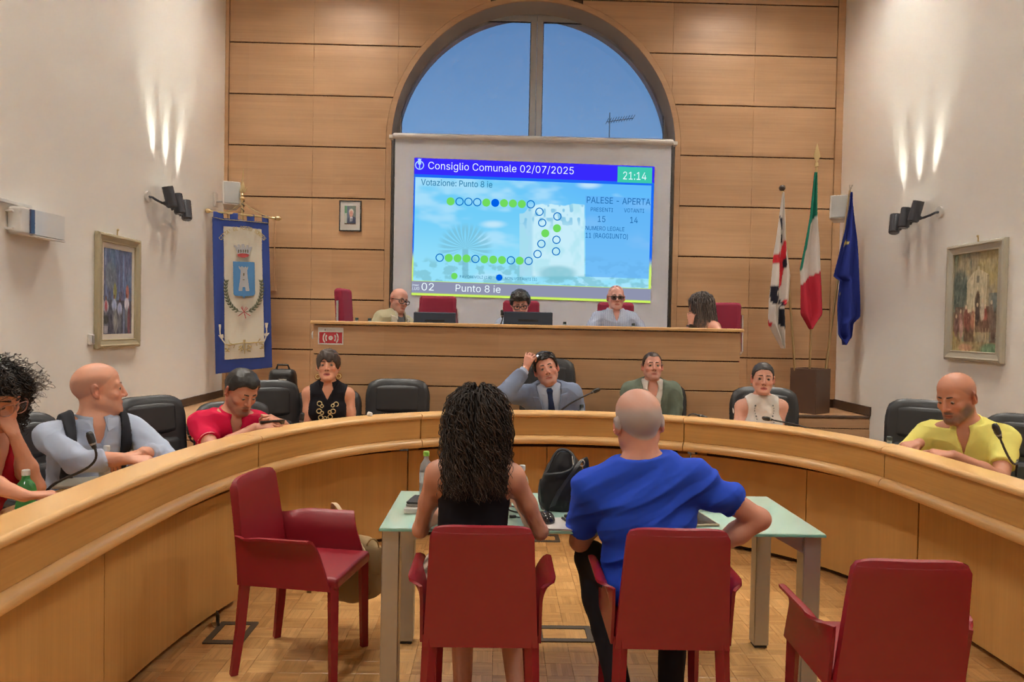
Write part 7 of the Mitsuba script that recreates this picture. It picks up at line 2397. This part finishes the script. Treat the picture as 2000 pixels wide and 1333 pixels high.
# the man in the blue T-shirt
C = at(1246, 828, y=2.93)
f = Figure('man with shaved grey hair in a royal blue T-shirt, elbow stuck out, seen from behind', C, (-8, -4, -3), (0.63, 2.90, 0.545), 6, skin=(190, 134, 112), size=1.06, hs=1.06, girth=1.06, hres=0.0034, bres=0.0075, belly=0.03, neck_back=0.03, neck=0.160, shoulders=0.196, tilt=2,
           arms={'R': dict(hand=np.array([0.83, 2.93, 0.645]), pole=(1.0, -0.05, 0.15), dir=np.array([-0.6, 0.3, -0.6]), back=np.array([0.4, -0.8, 0.3]), curl=30),
                 'L': dict(hand=np.array([0.50, 3.26, 0.765]), pole=(-0.5, -0.2, -1), dir=np.array([0.7, 0.6, -0.05]), back=Z3, curl=30)},
           legs=dict(yaw=0, kneeL=(0.42, 3.20, 0.54), kneeR=(0.80, 3.24, 0.54), ankleL=(0.50, 2.83, 0.10), ankleR=(0.70, 2.87, 0.10), toeL=-10, toeR=10),
           tint=both(scalp((160, 152, 150), 0.90, 0.22, back=-0.085)))
f.body()
f.cloth('beard', mat_flat('stubble_grey', lin(150, 130, 122)), [], 0) if False else None


def fold(v):
    return v


cloth_mat('c_royal_blue', (40, 70, 180), 0.85)
f.cloth('t_shirt', 'c_royal_blue', f.torso, 0.016, cuts=[(f.neckline(0.066, 0.0, 0.012), 0.008)], sleeves=(('L', 0.72), ('R', 0.62)), keep=[f.half(f.N + f.up * 0.052, f.up)], add=[EL(f.H + f.up * 0.02 - f.fw * 0.02, np.array([0.185, 0.14, 0.10]), np.stack([f.rt, f.fw, f.up]), 0.05)], wr=0.034, freq=9, seed=13, res=0.0055, stretch=[[0.30, 0, 0.42], [0, 0.4, 0], [-0.9, 0, 1.9]])
part(f.key, 'neck_rib', tube([f.N + f.up * (0.048 - 0.02 * max(0, math.cos(a))) + f.rt * 0.070 * math.sin(a) + f.fw * (0.072 * math.cos(a) + 0.006) for a in np.linspace(0, 6.28, 34)[:-1]], 0.006, 6, closed=True), 'c_royal_blue')
cloth_mat('c_jeans_dark', (34, 34, 40))
f.trousers('c_jeans_dark', shoes=mat_flat('shoe_pale', lin(172, 164, 152)))

# ------------------------------------------------------------------ the presidency
C = at(779, 588, y=7.35)
f = Figure('bald man in dark-rimmed glasses and beige jacket leaning on the bench', C, (138, -6, -10), (C[0] - 0.22, C[1] + 0.10, PLAT + 0.55), 130, skin=(190, 140, 124), hs=1.0, hres=0.0042, foot=PLAT, tint=stubble((128, 104, 98), 0.4),
           arms={'R': dict(hand=(C[0] - 0.02, 6.98, PLAT + 0.80), pole=(-0.7, -0.4, -1), back=Z3), 'L': dict(hand=(C[0] + 0.16, 7.05, PLAT + 0.80), pole=(0.9, 0.2, -0.6), back=Z3)})
f.body().eyes(brow=(60, 46, 40))
f.glasses('black', w=0.056, h=0.040, r=0.0036)
cloth_mat('c_beige', (168, 162, 134))
cloth_mat('c_pale_scarf', (190, 186, 172))
f.cloth('jacket', 'c_beige', f.torso, 0.020, cuts=[(f.neckline(0.066, 0.02, 0.03), 0.008)], sleeves=(('L', 1.9), ('R', 1.9)), keep=[f.v_open(-0.30, 0.20)], wr=0.022, freq=11, seed=15)
f.cloth('scarf', 'c_pale_scarf', f.torso, 0.034, keep=[f.band(lambda z: 0.03 + np.clip(z + 0.30, 0, 0.4) * 0.12, lambda z: 0.075 + np.clip(z + 0.30, 0, 0.4) * 0.15, -0.35, 0.03)], wr=0.008, res=0.006)
f.collar_band('c_pale_scarf', 0.082, 0.070, 0.014, 0.5, name='scarf_collar', spread=0.02)
f.cloth('shirt', mat_flat('shirt_slate', lin(86, 88, 92)), f.torso, 0.008, cuts=[(f.neckline(0.056, 0.0, 0.02), 0.006)], keep=[f.band(-1, 0.10, -0.5, 0.1)], wr=0.006)
f.trousers('c_trouser_dark')

C = at(1016, 594, y=7.30)
f = Figure('dark-haired man in glasses looking down behind the wide monitor', C, (180, -20, 4), (C[0], C[1] + 0.14, PLAT + 0.54), 178, skin=(198, 146, 134), hs=1.02, hres=0.0042, foot=PLAT, eye=0.4,
           arms={'R': dict(hand=(C[0] - 0.16, 7.02, PLAT + 0.79), pole=(-1, 0.3, -0.5), back=Z3), 'L': dict(hand=(C[0] + 0.12, 7.02, PLAT + 0.79), pole=(1, 0.3, -0.5), back=Z3)})
f.body().eyes(gaze=(0, -20), brow=(40, 34, 34))
f.hair_cap('hair_black', 0.022, hairline=0.058, nape=-0.05, side=-0.012, rough=0.020, freq=40)
f.glasses('black', w=0.054, h=0.036, r=0.0032)
f.cloth('shirt', 'c_shirt_blue', f.torso + f.neckp, 0.013, sleeves=(('L', 1.9), ('R', 1.9)), keep=[f.neck_cut(0.036)], wr=0.018, freq=12, seed=17)
f.collar_band('c_shirt_blue', 0.079, 0.050, 0.007, 0.3)
f.trousers('c_trouser_dark')

C = at(1203, 582, y=7.35)
f = Figure('bald man in dark glasses and pale striped shirt sitting upright on the dais', C, (180, 1, 0), (C[0], C[1] + 0.06, PLAT + 0.54), 180, skin=(206, 154, 142), hs=1.0, hres=0.0042, foot=PLAT, tint=stubble((150, 122, 116), 0.35),
           arms={'R': dict(hand=(C[0] - 0.16, 7.04, PLAT + 0.79), pole=(-1, 0.4, -0.5), back=Z3), 'L': dict(hand=(C[0] + 0.16, 7.04, PLAT + 0.79), pole=(1, 0.4, -0.5), back=Z3)})
f.body().eyes(brow=(70, 54, 48))
f.glasses('black', w=0.056, h=0.036, r=0.0028, solid=True)


def stripes(v):
    w = (v @ f.rt) * 55
    return np.where((np.abs(w - np.floor(w) - 0.5) < 0.2)[:, None], (150, 163, 190), (172, 185, 208))


f.cloth('shirt', 'vc_cloth', f.torso + f.neckp, 0.014, sleeves=(('L', 1.9), ('R', 1.9)), keep=[f.neck_cut(0.036), f.v_open(-0.09, 0.3)], wr=0.018, freq=12, seed=19, tint=stripes, res=0.0065)
f.collar_band('c_shirt_blue', 0.079, 0.050, 0.007, 0.42, spread=0.026)
f.trousers('c_trouser_dark')

C = at(1367, 597, y=7.28)
f = Figure('woman with long grey-brown hair turned sideways, hand before her mouth', C, (274, -8, 0), (C[0] + 0.12, C[1] + 0.06, PLAT + 0.53), 236, g='f', skin=(206, 150, 128), hs=1.0, hres=0.0042, foot=PLAT,
           arms={'R': dict(hand=at(1349, 634, y=7.22), pole=(-0.3, -0.3, -1), dir=np.array([0.08, 0.0, 0.95]), back=np.array([-0.7, -0.7, 0.0]), curl=40), 'L': dict(hand=(C[0] - 0.05, 7.0, PLAT + 0.79), pole=(0.6, -0.7, -0.6), back=Z3)})
f.body().eyes(brow=(70, 54, 46))
cloth_mat('c_peach_top', (150, 120, 100))
f.cloth('top', 'c_peach_top', f.torso, 0.009, cuts=f.armhole(0.085, 0.0) + [(f.neckline(0.066, 0.05, 0.03), 0.01)], keep=[f.half(f.N - f.up * 0.02, f.up)], wr=0.006)
base = f.hair_cap('hair_darkgrey', 0.012, hairline=0.068, nape=-0.10, side=-0.06, rough=0.010, name='hair_mass')
bits = [strands(f, 520, 31, 0.34, 0.16, 1.0, 0.004, 5, 36, 0.0034, zmin=-0.04, color=((58, 52, 52), (128, 118, 112)), minl=0.8, spread=0.25)]
merge_hair(f, bits, label='long grey-brown hair')
for x in (0,):
    f.glasses('glasses_pale', w=0.05, h=0.034, r=0.002, up=(-0.06, 0.105), tilt=62)
wr_ = f.WR['R']; d = unit(f.EB['R'] - wr_)
part(f.key, 'watch', moved(rbox(0.040, 0.040, 0.012, 0.005, 3), frame(wr_ + d * 0.02 + np.array([0, -0.030, 0.0]), unit(np.cross(d, (0, 1, 0))), d, (0, -1, 0))), 'black')
part(f.key, 'watch_strap', tube([wr_ + d * 0.02 + 0.031 * (math.cos(a) * unit(np.cross(d, (0, 1, 0))) + math.sin(a) * np.array([0, 1, 0])) for a in np.linspace(0, 6.28, 18)[:-1]], 0.007, 6, closed=True), 'black')
f.trousers('c_trouser_dark')

# ------------------------------------------------------------------ chairs of the council and of the presidency
q = at(330, 830, y=4.75)
office_chair('black leather office chair pushed back beside the man in crimson', -2.02, 4.72, 118, top=1.04)
office_chair('black leather office chair under the man in crimson', *(lambda C: (C[0], C[1]))(at(478, 800, y=4.95)), 145, top=0.98, seat=0.44)
q = at(552, 760, y=5.62)
office_chair('empty black leather office chair left of the woman with the ring necklace', q[0], 5.42, 150, top=1.09)
q = at(640, 760, y=5.85)
office_chair('black leather office chair under the woman with the ring necklace', q[0], 5.80, 172, top=1.0)
q = at(779, 760, y=6.1)
office_chair('empty black leather office chair between the necklace woman and the long curls', q[0], 5.84, 178, top=1.085)
q = at(1066, 760, y=6.2)
office_chair('tall black leather office chair behind the man in the grey suit', q[0] + 0.02, 5.98, 180, top=1.27, w=0.47)
q = at(1290, 760, y=6.3)
office_chair('black leather office chair under the man in the green jacket', q[0], 6.20, 183, top=1.06, w=0.50)
q = at(1497, 780, y=5.6)
office_chair('black leather office chair behind the woman in white', q[0], 5.48, 188, top=1.10)
q = at(1752, 800, y=5.1)
office_chair('empty black leather office chair left of the man in yellow', q[0], 4.86, 222, top=1.085)
q = at(1985, 850, y=4.25)
office_chair('black leather office chair showing at the right edge behind the man in yellow', q[0] + 0.02, 4.32, 235, top=1.06)
office_chair('black leather office chair behind the bald man in pale blue', -2.28, 3.83, 110, top=1.03)
office_chair('black leather office chair under the curly-haired woman in red', -2.22, 2.98, 95, top=1.0)

for lab, px, face, top, dy in (('red office chair turned side-on at the left end of the bench', 674, 95, 1.885, 0), ('empty red office chair behind the left monitor', 855, 180, 1.83, 0), ('red office chair behind the dark-haired man with glasses', 1018, 180, 1.80, 0.05), ('red office chair behind the bald man in the striped shirt', 1203, 180, 1.80, 0.05), ('red office chair behind the woman with long grey-brown hair', 1410, 205, 1.82, 0)):
    q = at(px, 600, y=7.75 + dy)
    M_ = rot_z(-face)
    bxy = q[:2] - (M_ @ np.array([0, -0.23, 0]))[:2]
    office_chair(lab, bxy[0], bxy[1], face, seat=0.47, top=top - PLAT, kind='red', floor=PLAT, name='red_office_chair', group='red office chairs on the dais', w=0.385)

# ------------------------------------------------------------------ bags
t = thing('backpack', 'black backpack with a small white label standing on the platform edge', 'backpack')
q = at(552, 735, y=6.75)
bag = rbox(0.27, 0.15, 0.48, 0.06, 5).subdivide()
bag.vertices[:, 0] *= 1 - 0.12 * sstep(0, 0.18, bag.vertices[:, 2])
part(t, 'body', xf(bag, (q[0], 6.76, PLAT + 0.243)), 'black', smooth=True)
part(t, 'front_pocket', xf(rbox(0.23, 0.05, 0.30, 0.022, 4), (q[0], 6.675, PLAT + 0.20)), 'black', smooth=50)
part(t, 'handle', tube([(q[0] - 0.06, 6.76, PLAT + 0.475), (q[0] - 0.045, 6.75, PLAT + 0.52), (q[0] + 0.045, 6.75, PLAT + 0.52), (q[0] + 0.06, 6.76, PLAT + 0.475)], 0.009, 8), 'black')
part(t, 'label_tag', bx(q[0] - 0.01, q[0] + 0.055, 6.670, 6.688, PLAT + 0.385, PLAT + 0.398), 'white_paint')

# the black shoulder bag on the glass table
mat('bag_black', (0.013, 0.013, 0.014), 0.55, spec=0.3)
t = thing('shoulder_bag', 'slouchy black leather shoulder bag standing on the glass table', 'bag')
BC = np.array([0.305, 3.33, TZ])


def bagfn(X, Y, Z):
    x, y, z = X - BC[0], Y - BC[1], Z - BC[2]
    w = np.interp(z, [0, 0.04, 0.10, 0.17, 0.22, 0.26], [0.092, 0.102, 0.104, 0.088, 0.062, 0.03])
    dep = np.interp(z, [0, 0.05, 0.2, 0.27], [0.058, 0.062, 0.045, 0.022])
    n = meshkit.fbm(np.stack(np.broadcast_arrays(X * 16, Y * 16, Z * 10 + X * 8), -1), 3) - 0.5
    X, Y, Z = np.broadcast_arrays(X, Y, Z)
    k = np.sqrt((np.abs((x + 0.01 - 0.06 * z) / w)) ** 2.6 + (np.abs(y / dep)) ** 2.4 + 1e-9)
    d = (k - 1) * 0.05
    return np.maximum.reduce(np.broadcast_arrays(d + 0.022 * n, z - 0.262, 0.001 - z))


part(t, 'body', blob(bagfn, BC + [-0.13, -0.09, -0.004], BC + [0.13, 0.09, 0.28], 46), 'bag_black', smooth=True)
part(t, 'open_rim', tube(spline([BC + np.array(p) for p in ((-0.092, -0.055, 0.165), (-0.03, -0.070, 0.175), (0.035, -0.062, 0.205), (0.030, -0.03, 0.255), (-0.015, -0.015, 0.272), (-0.06, -0.03, 0.222), (-0.092, -0.055, 0.165))], 40), 0.006, 6), 'black_leather')
part(t, 'strap', shell(np.array([[p + np.array([dx, 0, dx * 0.5]) for p in spline([BC + np.array(c) for c in ((-0.055, -0.082, 0.03), (-0.03, -0.085, 0.09), (0.02, -0.080, 0.165), (0.065, -0.062, 0.225), (0.085, -0.03, 0.235), (0.10, -0.02, 0.15), (0.115, -0.03, 0.05))], 30)] for dx in (-0.013, 0.013)]), 0.004), 'black_leather')
part(t, 'ring', tube([BC + [0.072 + 0.012 * math.cos(a), -0.066, 0.222 + 0.014 * math.sin(a)] for a in np.linspace(0, 6.28, 16)[:-1]], 0.003, 6, closed=True), 'chrome')
part(t, 'zip', tube([BC + [0.030, -0.052, 0.25], BC + [0.036, -0.064, 0.205]], 0.0022, 5), 'chrome')

# the beige bag on the arm of the left chair
cloth_mat('c_beige_bag', (138, 116, 84))
mat('strap_beige', lin(196, 170, 138), 0.6)
t = thing('beige_bag', 'slouchy beige fabric bag hanging by a strap from the empty left red chair', 'bag')
GC = np.array([-0.70, 3.72, 0.30])


def bag2(X, Y, Z):
    x, y, z = X - GC[0], Y - GC[1], Z - GC[2]
    n = meshkit.fbm(np.stack(np.broadcast_arrays(X * 11, Y * 11, Z * 9), -1), 3) - 0.5
    w = np.interp(z, [-0.2, -0.12, 0.0, 0.12, 0.2], [0.10, 0.165, 0.185, 0.16, 0.10])
    k = np.sqrt((np.abs(x / w)) ** 2.3 + (np.abs(y / 0.075)) ** 2.2 + (np.abs((z + 0.0) / 0.175)) ** 2.6)
    return (k - 1) * 0.07 + 0.026 * n


bm = blob(bag2, GC + [-0.23, -0.12, -0.22], GC + [0.23, 0.12, 0.22], 46)
part(t, 'body', bm, 'c_beige_bag', smooth=True)
part(t, 'flap', shell(wav(np.stack(np.broadcast_arrays(GC[0] + np.linspace(-0.15, 0.15, 15)[None, :] * (1 - 0.1 * np.linspace(0, 1, 9)[:, None]), (GC[1] - 0.085 - 0.012 * np.sin(np.linspace(0, 3, 9)))[:, None] + 0 * np.zeros((1, 15)), (GC[2] + 0.14 - np.linspace(0, 0.13, 9))[:, None] + 0.01 * np.cos(np.linspace(-2, 2, 15))[None, :]), -1), 0.01), 0.005), 'c_beige_bag', smooth=True)
part(t, 'strap', shell(np.array([[p + np.array([dx, dx * 0.2, 0]) for p in spline([GC + [0.03, -0.06, 0.15], at(708, 1075, y=3.55), at(683, 1030, y=3.60), at(660, 990, y=3.635), at(653, 983, y=3.66), at(650, 995, y=3.70), GC + [-0.08, 0.0, 0.165]], 40)] for dx in (-0.010, 0.010)]), 0.004), 'strap_beige', smooth=True)
part(t, 'ring', tube([GC + [0.10 + 0.03 * math.cos(a), -0.08, 0.13 + 0.05 * math.sin(a)] for a in np.linspace(0, 6.28, 18)[:-1]], 0.004, 6, closed=True), 'brass')
part(t, 'loose_end', shell(np.array([[p + np.array([dx, 0, 0]) for p in spline([GC + [-0.17, -0.05, 0.06], GC + [-0.20, -0.06, -0.02], GC + [-0.215, -0.06, -0.10]], 14)] for dx in (-0.011, 0.011)]), 0.004), 'c_beige_bag', smooth=True)
